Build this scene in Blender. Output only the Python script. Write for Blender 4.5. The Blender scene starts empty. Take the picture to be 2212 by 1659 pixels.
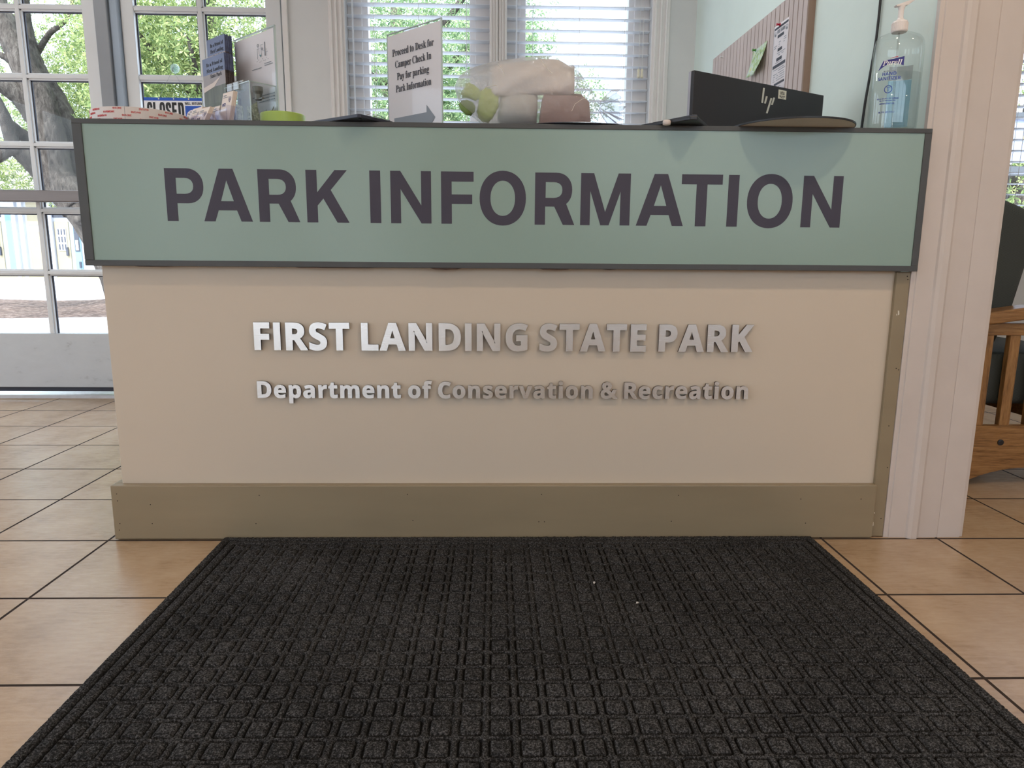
import bpy, math, random
import numpy as np
from mathutils import Matrix, Vector

scene = bpy.context.scene
col = scene.collection
rnd = random.Random(7)
rng = np.random.default_rng(11)

# ------------------------------------------------------------------ camera
CAM = np.array([0.0, -1.84788, 0.76737])
FOC = 1498.3
c_r = np.array([0.99970248, -0.02327104, 0.00730754])
c_d = np.array([0.00307603, -0.17691998, -0.98422043])
c_w = np.array([0.02419669, 0.98395009, -0.17679577])
cam_data = bpy.data.cameras.new('camera')
cam_data.sensor_width = 36.0
cam_data.lens = FOC / 2212 * 36.0
cam_data.clip_start = 0.02
cam_data.clip_end = 400
cam = bpy.data.objects.new('camera', cam_data)
col.objects.link(cam)
cam.matrix_world = Matrix(((c_r[0], -c_d[0], -c_w[0], CAM[0]), (c_r[1], -c_d[1], -c_w[1], CAM[1]),
                           (c_r[2], -c_d[2], -c_w[2], CAM[2]), (0, 0, 0, 1)))
scene.camera = cam

# ------------------------------------------------------------------ view
scene.view_settings.view_transform = 'Standard'
scene.view_settings.look = 'None'
scene.view_settings.exposure = -0.04
scene.view_settings.gamma = 1.0
scene.view_settings.use_curve_mapping = False
scene.cycles.max_bounces = 10
scene.cycles.diffuse_bounces = 5
scene.cycles.glossy_bounces = 5
scene.cycles.transmission_bounces = 6
scene.cycles.transparent_max_bounces = 24
scene.cycles.sample_clamp_indirect = 6.0
scene.cycles.caustics_reflective = False
scene.cycles.caustics_refractive = False

# ------------------------------------------------------------------ sky and sun
world = bpy.data.worlds.new('sky')
scene.world = world
world.use_nodes = True
wt = world.node_tree
wt.nodes.clear()
w_out = wt.nodes.new('ShaderNodeOutputWorld')
w_bg = wt.nodes.new('ShaderNodeBackground')
w_sky = wt.nodes.new('ShaderNodeTexSky')
w_sky.sky_type = 'NISHITA'
w_sky.sun_disc = False
w_sky.sun_elevation = math.radians(52)
w_sky.sun_rotation = math.radians(200)
w_sky.dust_density = 2.0
w_mul = wt.nodes.new('ShaderNodeMix')
w_mul.data_type = 'RGBA'
w_mul.blend_type = 'MIX'
w_mul.inputs[0].default_value = 0.72
wt.links.new(w_sky.outputs[0], w_mul.inputs[6])
w_mul.inputs[7].default_value = (4.3, 4.9, 5.6, 1)
wt.links.new(w_mul.outputs[2], w_bg.inputs[0])
w_bg.inputs[1].default_value = 0.78
wt.links.new(w_bg.outputs[0], w_out.inputs[0])

sun_l = bpy.data.lights.new('sun', 'SUN')
sun_l.energy = 8.0
sun_l.color = (1.0, 0.95, 0.86)
sun_l.angle = math.radians(0.6)
sun = bpy.data.objects.new('sun', sun_l)
col.objects.link(sun)
sun.rotation_euler = Vector((0.42, 0.62, -0.95)).to_track_quat('-Z', 'Y').to_euler()

# ------------------------------------------------------------------ ceiling lamps (each hangs in its own fixture, built further down)
WARM = (1.0, 0.77, 0.53)
LAMPS = [(0.78, -1.30, 34), (-0.75, -1.30, 7), (2.35, -1.25, 14), (0.78, -3.1, 22), (-0.9, -3.1, 7),
         (2.3, 0.95, 10), (-2.7, 0.6, 28), (0.5, 0.9, 12)]  # last two are unseen, added as cool fill for floor and walls
CEIL = 2.62
for i, (lx, ly, lw) in enumerate(LAMPS):
    ld = bpy.data.lights.new('downlight_lamp', 'AREA')
    ld.shape = 'DISK'
    ld.size = 0.13
    ld.energy = lw * 0.40
    ld.color = WARM if i < 5 else (0.92, 0.97, 1.0)
    lo = bpy.data.objects.new('downlight_lamp', ld)
    lo.location = (lx, ly, CEIL - 0.012)
    col.objects.link(lo)

# ------------------------------------------------------------------ helpers
def ray(u, v):
    return c_w + (u - 1106.0) / FOC * c_r + (v - 829.5) / FOC * c_d

def aty(u, v, y):
    "the point of the plane y = const that the picture shows at (u, v)"
    q = ray(u, v)
    return CAM + (y - CAM[1]) / q[1] * q

def atz(u, v, z):
    q = ray(u, v)
    return CAM + (z - CAM[2]) / q[2] * q

def _nodes(name):
    m = bpy.data.materials.new(name)
    m.use_nodes = True
    nt = m.node_tree
    return m, nt, nt.nodes['Principled BSDF']

def _coords(nt, scale=(1, 1, 1), kind='Object'):
    tc = nt.nodes.new('ShaderNodeTexCoord')
    mp = nt.nodes.new('ShaderNodeMapping')
    mp.inputs['Scale'].default_value = scale
    nt.links.new(tc.outputs[kind], mp.inputs['Vector'])
    return mp.outputs['Vector']

def _noise(nt, vec, scale, detail=3.0, rough=0.55):
    n = nt.nodes.new('ShaderNodeTexNoise')
    n.inputs['Scale'].default_value = scale
    n.inputs['Detail'].default_value = detail
    n.inputs['Roughness'].default_value = rough
    nt.links.new(vec, n.inputs['Vector'])
    return n.outputs['Fac']

def _ramp(nt, fac, stops):
    r = nt.nodes.new('ShaderNodeValToRGB')
    el = r.color_ramp.elements
    while len(el) < len(stops):
        el.new(0.5)
    for e, (p, c) in zip(el, stops):
        e.position = p
        e.color = (c[0], c[1], c[2], 1)
    nt.links.new(fac, r.inputs['Fac'])
    return r.outputs['Color']

def _bump(nt, fac, strength, dist, p, prev=None):
    b = nt.nodes.new('ShaderNodeBump')
    b.inputs['Strength'].default_value = strength
    b.inputs['Distance'].default_value = dist
    nt.links.new(fac, b.inputs['Height'])
    if prev is not None:
        nt.links.new(prev, b.inputs['Normal'])
    nt.links.new(b.outputs['Normal'], p.inputs['Normal'])
    return b.outputs['Normal']

def s2l(*rgb):
    "0-255 display colour to linear"
    return tuple(((c / 255) / 12.92 if c / 255 <= 0.04045 else (((c / 255) + 0.055) / 1.055) ** 2.4) for c in rgb)

def mat(name, c, rough=0.5, metal=0.0, var=0.05, nscale=6.0, bump=0.0, bscale=120.0, spec=0.5, stretch=(1, 1, 1), coat=0.0):
    m, nt, p = _nodes(name)
    vec = _coords(nt, stretch)
    if var > 0:
        f = _noise(nt, vec, nscale)
        lo = tuple(x * (1 - var) for x in c)
        hi = tuple(min(1, x * (1 + var)) for x in c)
        nt.links.new(_ramp(nt, f, [(0.3, lo), (0.7, hi)]), p.inputs['Base Color'])
    else:
        p.inputs['Base Color'].default_value = (*c, 1)
    p.inputs['Roughness'].default_value = rough
    p.inputs['Metallic'].default_value = metal
    p.inputs['Specular IOR Level'].default_value = spec
    p.inputs['Coat Weight'].default_value = coat
    if bump > 0:
        _bump(nt, _noise(nt, vec, bscale, 4), bump, 0.002, p)
    return m

def clear_mat(name, tint=(1, 1, 1), gloss=0.06, edge=0.5, rough=0.03, haze=0.0, haze_c=(1, 1, 1), bump=0.0, bscale=20):
    "thin clear sheet: see-through, with a mirror share that grows towards grazing angles"
    m, nt, p = _nodes(name)
    out = nt.nodes['Material Output']
    nt.nodes.remove(p)
    tr = nt.nodes.new('ShaderNodeBsdfTransparent')
    tr.inputs[0].default_value = (*tint, 1)
    gl = nt.nodes.new('ShaderNodeBsdfGlossy')
    gl.inputs['Roughness'].default_value = rough
    fr = nt.nodes.new('ShaderNodeLayerWeight')
    fr.inputs['Blend'].default_value = 0.12
    mr = nt.nodes.new('ShaderNodeMapRange')
    mr.inputs['To Min'].default_value = gloss
    mr.inputs['To Max'].default_value = edge
    nt.links.new(fr.outputs['Facing'], mr.inputs['Value'])
    mx = nt.nodes.new('ShaderNodeMixShader')
    nt.links.new(mr.outputs[0], mx.inputs[0])
    src = tr.outputs[0]
    if haze > 0:
        df = nt.nodes.new('ShaderNodeBsdfDiffuse')
        df.inputs[0].default_value = (*haze_c, 1)
        tl = nt.nodes.new('ShaderNodeBsdfTranslucent')
        tl.inputs[0].default_value = (*haze_c, 1)
        m0 = nt.nodes.new('ShaderNodeMixShader')
        m0.inputs[0].default_value = 0.5
        nt.links.new(df.outputs[0], m0.inputs[1])
        nt.links.new(tl.outputs[0], m0.inputs[2])
        m1 = nt.nodes.new('ShaderNodeMixShader')
        m1.inputs[0].default_value = haze
        nt.links.new(tr.outputs[0], m1.inputs[1])
        nt.links.new(m0.outputs[0], m1.inputs[2])
        src = m1.outputs[0]
    nt.links.new(src, mx.inputs[1])
    nt.links.new(gl.outputs[0], mx.inputs[2])
    if bump > 0:
        vec = _coords(nt, (1, 1, 1))
        b = nt.nodes.new('ShaderNodeBump')
        b.inputs['Strength'].default_value = bump
        b.inputs['Distance'].default_value = 0.01
        nt.links.new(_noise(nt, vec, bscale, 4), b.inputs['Height'])
        nt.links.new(b.outputs[0], gl.inputs['Normal'])
    nt.links.new(mx.outputs[0], out.inputs['Surface'])
    return m

class MB:
    "collects shapes in world coordinates and links them as ONE mesh object"
    def __init__(s):
        s.v, s.f = [], []
    def add(s, vs, fs):
        n = len(s.v)
        s.v += [tuple(map(float, q)) for q in vs]
        s.f += [tuple(i + n for i in f) for f in fs]
        return s
    def box(s, x0, x1, y0, y1, z0, z1):
        return s.obox((x0, y0, z0), (x1 - x0, 0, 0), (0, y1 - y0, 0), (0, 0, z1 - z0))
    def obox(s, o, a, b, c):
        "box from corner o along three edge vectors (right handed)"
        o, a, b, c = map(lambda q: np.array(q, float), (o, a, b, c))
        vs = [o, o + a, o + a + b, o + b, o + c, o + a + c, o + a + b + c, o + b + c]
        return s.add(vs, [(0, 3, 2, 1), (4, 5, 6, 7), (0, 1, 5, 4), (1, 2, 6, 5), (2, 3, 7, 6), (3, 0, 4, 7)])
    def quad(s, a, b, c, d):
        return s.add([a, b, c, d], [(0, 1, 2, 3)])
    def prism(s, pts, ext):
        "closed flat outline swept along ext"
        pts = [np.array(q, float) for q in pts]
        e = np.array(ext, float)
        n = len(pts)
        return s.add(pts + [q + e for q in pts], [tuple(range(n))[::-1], tuple(range(n, 2 * n))] +
                     [(i, (i + 1) % n, n + (i + 1) % n, n + i) for i in range(n)])
    def tube(s, pts, r, seg=10, caps=True):
        pts = [np.array(q, float) for q in pts]
        rs = r if hasattr(r, '__len__') else [r] * len(pts)
        up = np.array([0.13, 0.27, 0.95])
        base = len(s.v)
        vs, fs = [], []
        for i, q in enumerate(pts):
            t = pts[min(i + 1, len(pts) - 1)] - pts[max(i - 1, 0)]
            t /= np.linalg.norm(t) + 1e-12
            a = np.cross(t, up)
            if np.linalg.norm(a) < 0.05:
                a = np.cross(t, (1, 0, 0))
            a /= np.linalg.norm(a)
            b = np.cross(t, a)
            for k in range(seg):
                g = 2 * math.pi * k / seg
                vs.append(q + rs[i] * (math.cos(g) * a + math.sin(g) * b))
        for i in range(len(pts) - 1):
            for k in range(seg):
                k2 = (k + 1) % seg
                fs.append((i * seg + k, (i + 1) * seg + k, (i + 1) * seg + k2, i * seg + k2))
        if caps:
            fs.append(tuple(range(seg)))
            fs.append(tuple(range((len(pts) - 1) * seg, len(pts) * seg))[::-1])
        return s.add(vs, fs)
    def lathe(s, prof, cx, cy, seg=48, sx=1.0, sy=1.0, rot=0.0, close=False, caps=True):
        "profile of (radius, z) turned about a vertical axis; sx, sy make it oval"
        n = len(prof)
        vs, fs = [], []
        for k in range(seg):
            g = 2 * math.pi * k / seg
            for r_, z_ in prof:
                a, b = r_ * math.cos(g) * sx, r_ * math.sin(g) * sy
                vs.append((cx + a * math.cos(rot) - b * math.sin(rot), cy + a * math.sin(rot) + b * math.cos(rot), z_))
        for k in range(seg):
            k2 = (k + 1) % seg
            for i in range(n if close else n - 1):
                j = (i + 1) % n
                fs.append((k * n + i, k2 * n + i, k2 * n + j, k * n + j))
        if not close and caps:
            if prof[0][0] > 1e-6:
                fs.append(tuple(k * n for k in range(seg))[::-1])
            if prof[-1][0] > 1e-6:
                fs.append(tuple(k * n + n - 1 for k in range(seg)))
        return s.add(vs, fs)
    def build(s, name, m, parent=None, bevel=0.0, smooth=False, seg=2, subsurf=0):
        me = bpy.data.meshes.new(name)
        root = parent
        while root is not None and root.parent is not None:
            root = root.parent
        off = np.array(root.location) if root is not None else np.zeros(3)
        vs = np.array(s.v, float).reshape(-1, 3) - off
        me.from_pydata([tuple(q) for q in vs], [], s.f)
        me.validate()
        me.update()
        if m is not None:
            me.materials.append(m)
        o = bpy.data.objects.new(name, me)
        col.objects.link(o)
        o.parent = parent
        if smooth:
            me.shade_smooth()
        if bevel > 0:
            b = o.modifiers.new('bevel', 'BEVEL')
            b.width = bevel
            b.segments = seg
            b.limit_method = 'ANGLE'
            b.angle_limit = math.radians(40)
            b.harden_normals = False
        if subsurf:
            d = o.modifiers.new('subsurf', 'SUBSURF')
            d.levels = d.render_levels = subsurf
        return o

def tag(o, label, cat, group=None, kind=None):
    if label:
        o['label'] = label
    if cat:
        o['category'] = cat
    if group:
        o['group'] = group
    if kind:
        o['kind'] = kind
    return o

def thing(name, loc, label, cat, group=None):
    o = bpy.data.objects.new(name, None)
    o.empty_display_size = 0.05
    o.location = loc
    col.objects.link(o)
    return tag(o, label, cat, group)

def structure(o):
    o['kind'] = 'structure'
    return o

def srt(name, loc=(0, 0, 0)):
    o = bpy.data.objects.new(name, None)
    o.location = loc
    o.empty_display_size = 0.05
    col.objects.link(o)
    return structure(o)

def set_origin(o):
    "moves a one-mesh thing's origin to the centre of its base"
    me = o.data
    vs = np.array([v.co for v in me.vertices])
    c = np.array([(vs[:, 0].min() + vs[:, 0].max()) / 2, (vs[:, 1].min() + vs[:, 1].max()) / 2, vs[:, 2].min()])
    me.transform(Matrix.Translation(Vector(-c)))
    o.location = Vector(o.location) + Vector(c)
    return o

# ------------------------------------------------------------------ lettering: outlines in 1/500 of the capital height
FONTS = {}
FONTS['sans'] = r'''A483;0 0,176 502,306 502,483 0,369 0,333 119,151 119,114 0;177 208,307 208,270 324,262 354,251 391,242 424,232 390,221 350,213 324
B471;63 0,63 500,218 500,280 497,330 488,370 472,398 449,415 416,421 373,419 346,412 322,401 301,386 284,367 272,344 265,344 262,389 244,402 235,413 223,422 208,428 190,432 169,433 145,428 103,412 67,384 39,348 17,303 4,250 0;169 302,230 302,258 303,279 308,294 317,304 328,310 342,312 359,310 377,303 390,291 401,275 408,252 412,225 413,169 413;169 88,238 88,267 90,289 96,305 106,315 120,321 136,324 155,321 173,315 188,304 201,288 210,265 216,235 218,169 218
C446;265 -7,217 -3,175 7,138 25,108 49,83 79,64 114,51 155,43 200,41 249,44 298,53 342,68 383,89 419,115 449,147 474,185 492,227 503,275 507,350 498,422 472,387 386,331 409,275 419,238 414,207 399,182 373,164 339,153 298,150 249,153 199,163 158,180 125,203 101,235 86,275 81,336 88,403 108,403 19,338 -1
D518;63 0,63 500,220 500,270 497,315 488,356 472,392 450,422 423,446 390,463 351,474 306,478 255,470 177,446 114,406 64,352 28,284 7,204 0;169 88,214 88,281 98,329 129,358 180,368 252,364 303,351 343,331 374,303 396,268 409,225 413,169 413
E392;63 0,63 500,351 500,351 413,169 413,169 303,338 303,338 216,169 216,169 88,351 88,351 0
F384;63 0,63 500,349 500,349 413,167 413,167 284,337 284,337 197,167 197,167 0
G507;273 -7,204 0,147 22,101 59,67 109,47 173,41 251,44 301,54 346,71 387,94 422,124 452,160 475,201 493,249 504,302 507,380 499,450 476,415 391,363 411,301 419,272 416,245 409,221 398,200 382,183 362,168 339,158 312,152 282,150 249,151 217,156 188,163 162,174 138,188 119,205 103,226 91,251 84,280 81,318 83,347 88,347 193,253 193,253 281,451 281,451 22,369 1
H536;63 0,63 500,169 500,169 304,367 304,367 500,473 500,473 0,367 0,367 216,169 216,169 0
I272;22 0,22 60,83 88,83 412,22 440,22 500,250 500,250 440,189 412,189 88,250 60,250 0
J232;11 -147,-25 -145,-52 -139,-52 -51,-28 -56,-2 -58,31 -51,40 -45,48 -36,55 -25,63 32,63 500,169 500,169 32,167 -8,160 -43,149 -72,134 -96,115 -115,93 -129,68 -139,41 -145
K465;63 0,63 500,169 500,169 271,189 301,211 330,346 500,464 500,289 279,465 0,345 0,214 211,169 179,169 0
L396;63 0,63 500,169 500,169 88,372 88,372 0
M660;63 0,63 500,207 500,326 118,328 118,453 500,597 500,597 0,499 0,499 237,500 291,502 350,504 391,501 391,372 0,275 0,154 392,151 392,154 350,157 290,158 232,158 0
N569;63 0,63 500,197 500,414 125,416 125,412 195,411 263,411 500,506 500,506 0,372 0,154 378,151 378,156 307,158 235,158 0
O557;279 -7,228 -3,183 7,145 25,112 50,86 80,66 116,52 156,43 202,41 251,43 301,52 346,66 387,86 422,112 452,145 476,183 494,228 504,279 508,330 504,375 494,413 476,445 452,471 422,491 386,505 345,514 300,517 251,514 201,505 156,491 115,471 80,445 50,413 25,375 7,330 -3;279 82,320 87,352 102,376 127,392 161,402 202,405 251,402 300,392 341,376 375,352 400,320 414,279 419,239 414,206 400,182 375,165 341,155 300,152 251,155 202,165 161,182 127,206 102,238 87
P440;63 0,63 500,223 500,281 495,328 481,364 458,388 427,403 389,408 344,406 315,400 288,390 262,375 238,355 218,329 201,298 188,259 180,214 178,169 178,169 0;169 265,204 265,232 267,255 273,275 283,289 297,298 316,301 340,296 372,280 395,254 409,217 413,169 413
Q557;378 -119,286 -7,279 -7,228 -3,183 7,145 25,112 50,86 80,66 116,52 156,43 202,41 251,43 301,52 346,66 387,86 422,112 452,145 476,183 494,228 504,279 508,330 504,375 494,413 476,445 452,471 422,491 386,505 345,514 300,517 251,513 197,503 149,487 105,463 68,432 38,394 15,514 -119;279 82,320 87,352 102,376 127,392 161,402 202,405 251,402 300,392 341,376 375,352 400,320 414,279 419,239 414,206 400,182 375,165 341,155 300,152 251,155 202,165 161,182 127,206 102,238 87
R462;63 0,63 500,209 500,271 496,321 484,360 463,387 434,403 396,408 350,407 328,403 308,395 290,361 247,315 218,462 0,345 0,225 192,169 192,169 0;169 278,203 278,235 280,260 286,278 296,291 309,299 326,301 347,298 369,290 386,277 398,258 406,232 411,201 413,169 413
S386;174 -7,123 -4,76 6,32 23,32 122,106 93,131 86,157 82,182 81,206 82,224 87,238 96,247 107,252 119,254 134,251 151,242 166,226 179,157 216,119 235,80 264,50 306,43 323,39 343,38 365,43 406,58 441,83 470,117 490,159 503,207 507,282 498,356 472,321 389,260 411,204 419,185 417,170 413,158 405,149 394,143 382,141 368,144 352,152 338,165 326,236 289,301 251,318 237,332 221,343 204,351 185,356 163,358 139,353 97,337 62,310 33,273 11,228 -3
T405;150 0,150 412,14 412,14 500,391 500,391 412,256 412,256 0
U529;263 -7,202 -1,151 16,111 44,83 81,65 126,60 178,60 500,165 500,165 194,168 157,176 128,190 107,210 93,235 85,265 82,297 85,322 94,341 109,354 131,362 159,364 195,364 500,470 500,470 176,467 143,460 112,447 83,429 57,407 35,379 17,345 4,307 -4
V455;169 0,0 500,107 500,201 202,209 174,220 131,228 92,235 131,246 174,254 202,348 500,455 500,285 0
W677;127 0,0 500,104 500,168 227,177 186,186 137,193 96,199 138,208 185,216 220,289 500,389 500,461 220,470 185,478 137,485 96,491 138,500 186,509 227,573 500,677 500,550 0,429 0,361 263,356 286,349 319,342 354,338 380,334 354,328 320,321 286,315 262,248 0
X467;0 0,166 258,11 500,127 500,235 320,341 500,455 500,298 252,467 0,346 0,230 189,113 0
Y437;166 0,166 191,0 500,115 500,218 294,323 500,437 500,271 195,271 0
Z405;17 0,17 69,256 412,23 412,23 500,382 500,382 431,143 88,389 88,389 0
a423;148 -7,116 -4,87 6,63 23,44 46,33 77,29 114,34 151,48 181,72 204,105 221,148 231,200 236,267 238,267 255,265 273,260 288,251 299,239 307,225 311,207 313,153 305,99 285,65 356,133 381,211 390,259 386,298 375,329 357,352 331,366 297,370 255,370 0,298 0,277 52,275 52,258 33,241 18,223 7,202 -1,177 -5;187 69,208 72,227 78,244 89,257 104,264 123,267 146,267 177,226 176,196 173,173 167,156 158,145 145,139 130,137 113,138 99,143 88,151 79
b443;265 -7,239 -5,217 0,199 8,159 42,152 42,134 0,55 0,55 532,159 532,159 408,158 366,155 333,159 333,170 348,184 361,200 373,219 382,242 388,268 389,308 384,343 367,372 339,394 301,407 252,412 192,407 132,394 82,371 43,341 15,306 -1;235 78,255 81,272 91,286 107,297 130,303 159,305 193,303 228,297 256,286 278,272 293,254 303,234 306,210 303,190 295,177 281,168 261,162 235,159 204,159 193,161 159,166 130,175 107,189 91,209 81
c360;210 -7,157 -2,113 14,78 40,52 78,37 127,32 189,34 233,42 271,55 303,73 330,95 352,121 368,151 380,184 387,219 389,287 382,338 363,307 283,262 299,219 305,184 298,158 276,143 240,138 190,140 155,147 127,159 105,175 90,195 81,219 78,277 86,326 111,326 22,276 0
d443;176 -7,136 -1,101 15,72 43,49 82,36 131,32 190,36 251,50 300,72 339,102 367,137 384,179 389,204 388,227 382,246 373,263 362,277 348,289 333,292 333,287 366,284 410,284 532,389 532,389 0,309 0,289 50,284 50,273 35,259 21,243 9,224 0,202 -5;212 76,238 79,259 88,273 102,283 122,289 147,291 179,291 190,289 224,284 253,274 275,259 292,238 301,211 305,190 301,172 291,157 275,146 252,139 224,137 189,139 155,146 127,157 105,172 89,190 79
e414;228 -7,191 -5,157 2,126 14,99 31,76 53,57 79,43 111,34 147,32 188,34 231,42 268,54 300,71 327,93 350,118 367,146 379,178 387,212 389,261 384,303 369,338 344,363 310,379 267,384 216,384 165,137 165,141 138,150 115,164 96,182 82,205 74,232 71,300 78,362 101,362 20,303 0;139 235,286 235,283 257,277 276,268 292,254 305,235 313,213 315,194 313,177 306,163 296,151 280,144 260
f271;71 0,71 304,14 304,14 354,71 382,71 410,73 441,79 466,88 486,100 503,116 515,135 525,156 531,180 534,207 536,262 531,303 520,276 443,250 450,218 453,205 452,194 447,186 440,176 406,176 382,266 382,266 304,176 304,176 0
g443;197 -168,122 -163,55 -146,55 -62,103 -79,152 -88,204 -92,239 -86,264 -70,279 -43,284 -5,284 3,285 27,287 50,284 50,270 32,255 17,237 6,218 -1,198 -6,176 -7,134 -1,98 16,70 45,48 85,36 133,32 190,36 248,49 297,71 337,100 366,136 384,179 389,222 383,259 364,289 333,292 333,300 382,389 382,389 -1,383 -51,367 -93,340 -125,303 -149,255 -163;213 75,237 77,257 85,272 98,283 117,289 143,291 177,291 190,289 227,283 256,272 278,257 293,237 302,211 305,179 297,156 276,143 240,138 189,143 139,157 103,180 82
h460;55 0,55 532,159 532,159 424,157 370,154 333,160 333,173 351,189 365,207 376,226 383,248 388,270 389,309 386,342 375,370 356,391 329,403 294,408 249,408 0,303 0,303 223,299 260,288 285,269 301,242 306,214 302,192 292,177 273,167 249,161 217,159 180,159 0
i214;107 430,92 431,79 435,67 441,58 451,52 464,50 481,52 499,58 512,67 521,107 532,147 521,156 512,162 499,164 481,162 464,156 451,147 441;55 0,55 382,159 382,159 0
j214;107 430,92 431,79 435,67 441,58 451,52 464,50 481,52 499,58 512,67 521,107 532,147 521,156 512,162 499,164 481,162 464,156 451,147 441;24 -168,-13 -166,-45 -160,-45 -78,-21 -82,4 -84,18 -83,29 -79,40 -72,48 -62,53 -46,55 -26,55 382,159 382,159 -41,157 -64,153 -85,146 -105,135 -123,121 -138,103 -151,81 -160,54 -166
k434;55 0,55 532,159 532,159 294,157 251,153 208,155 208,176 238,200 266,307 382,425 382,273 216,434 0,314 0,204 155,159 119,159 0
l214;55 0,55 532,159 532,159 0
m688;55 0,55 382,134 382,148 333,154 333,167 351,183 365,202 376,223 383,244 388,265 389,292 388,316 383,337 376,355 365,370 351,382 333,391 333,404 351,420 365,439 376,460 383,482 388,504 389,543 386,576 375,602 356,620 329,631 294,635 249,635 0,531 0,531 223,527 260,516 285,499 301,473 306,448 303,429 293,415 277,405 254,399 226,397 192,397 0,293 0,293 223,289 260,278 285,260 301,235 306,209 302,189 292,175 273,166 249,161 217,159 180,159 0
n460;55 0,55 382,134 382,148 333,154 333,168 351,184 365,204 376,226 383,248 388,272 389,310 386,343 375,370 356,391 329,403 294,408 249,408 0,303 0,303 223,302 249,297 269,289 285,277 297,261 304,242 306,213 302,191 292,176 273,167 249,161 217,159 180,159 0
o433;216 -7,181 -4,150 3,121 16,95 34,73 56,55 84,42 115,34 152,32 192,37 250,54 299,81 338,119 367,164 384,218 389,252 387,284 379,313 366,339 349,360 326,378 299,391 268,399 232,402 192,396 133,380 84,352 45,315 16,269 -1;217 77,242 80,262 90,277 106,287 129,293 157,296 192,293 227,287 255,277 277,262 293,242 302,216 305,191 302,171 293,157 277,146 255,140 227,138 192,140 157,146 129,157 106,171 90,192 80
p443;55 -168,55 382,139 382,154 333,159 333,200 373,219 382,242 387,268 389,308 384,343 367,372 339,394 301,407 252,412 192,407 132,393 83,370 44,340 16,305 -1,265 -7,239 -5,217 0,199 8,159 42,153 42,159 -14,159 -168;235 78,257 81,275 91,288 107,298 130,303 159,305 193,301 243,287 278,265 299,234 306,210 303,190 295,177 281,168 261,162 235,159 204,159 193,161 159,166 130,175 107,189 91,209 81
q443;284 -168,284 -8,289 50,284 50,273 35,260 21,244 9,225 0,202 -5,176 -7,136 -1,101 15,71 43,49 82,36 131,32 190,36 251,50 300,72 339,102 367,137 384,178 389,204 388,227 382,246 373,263 362,277 348,289 333,291 333,300 382,389 382,389 -168;213 75,239 78,259 86,273 100,283 120,289 146,291 177,291 190,289 224,284 253,274 275,260 292,239 301,211 305,189 301,170 291,156 275,146 252,140 224,138 189,143 139,157 103,180 82
r318;55 0,55 382,134 382,149 318,154 318,167 337,182 353,200 368,221 380,244 387,268 389,286 389,303 387,296 289,281 291,265 292,214 283,198 275,185 265,174 252,166 236,161 217,159 195,159 0
s348;158 -7,90 -2,32 15,32 102,99 78,162 69,180 70,195 73,206 78,213 85,217 93,218 102,213 120,190 137,136 162,77 193,63 204,52 216,43 229,36 245,33 263,32 283,36 315,50 342,73 363,103 378,140 386,183 389,251 382,317 359,286 284,232 304,181 312,156 310,140 301,135 287,141 271,164 255,215 232,272 205,286 194,299 183,308 169,316 153,320 135,321 113,317 78,303 48,280 24,249 7,208 -4
t304;186 -7,124 4,108 13,93 26,82 43,73 64,68 89,66 120,66 304,16 304,16 348,74 383,104 464,170 464,170 382,277 382,277 304,170 304,170 120,172 106,176 96,183 87,192 81,203 78,216 76,249 80,282 88,282 11,240 -2
u460;188 -7,150 -3,117 8,90 26,69 53,57 89,53 133,53 382,157 382,157 159,158 134,163 114,172 97,183 86,199 79,218 76,247 80,269 91,284 109,293 134,299 165,301 202,301 382,405 382,405 0,326 0,312 49,306 49,292 31,276 17,256 6,234 -1,212 -6
v398;146 0,0 382,109 382,183 165,193 124,197 86,200 86,216 165,289 382,398 382,253 0
w599;116 0,7 382,111 382,155 213,164 171,171 124,176 88,179 88,181 114,187 148,192 180,196 199,243 382,358 382,403 199,409 167,416 123,419 88,422 88,427 122,435 170,445 213,490 382,592 382,482 0,369 0,340 134,332 169,320 220,308 269,300 303,298 303,290 269,279 220,267 169,258 132,228 0
x405;4 0,133 195,10 382,128 382,202 261,277 382,396 382,271 195,401 0,283 0,202 131,122 0
y398;77 -168,47 -166,24 -162,24 -80,42 -83,65 -84,86 -82,103 -75,117 -64,129 -50,138 -34,146 -16,152 3,0 382,114 382,186 167,195 136,199 101,201 101,207 136,216 167,286 382,398 382,237 -49,220 -85,199 -115,173 -138,144 -155,112 -165
z342;19 0,19 62,196 303,29 303,29 382,314 382,314 314,142 80,321 80,321 0
0401;200 -7,145 1,101 23,67 61,44 113,30 175,25 250,27 302,33 348,42 389,56 424,74 453,97 477,126 494,160 504,200 508,254 500,298 478,332 440,356 388,370 325,375 250,373 199,367 153,357 112,344 77,325 47,302 24,274 7,240 -4;200 78,223 83,241 97,254 121,263 154,268 197,270 250,268 302,263 345,254 379,241 403,223 417,200 422,176 417,158 403,145 379,137 345,132 302,130 250,132 198,137 155,145 121,158 98,176 83
1401;183 0,183 289,185 337,186 389,171 374,150 354,92 308,41 372,202 500,289 500,289 0
2401;28 0,28 74,153 200,215 265,248 313,258 359,257 378,251 393,242 404,230 412,215 417,197 419,178 417,160 413,141 405,84 368,27 436,72 471,129 497,205 507,236 505,264 499,290 489,311 476,330 460,344 441,355 420,361 397,363 372,362 345,356 320,347 297,299 229,224 154,160 94,160 89,377 89,377 0
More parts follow.
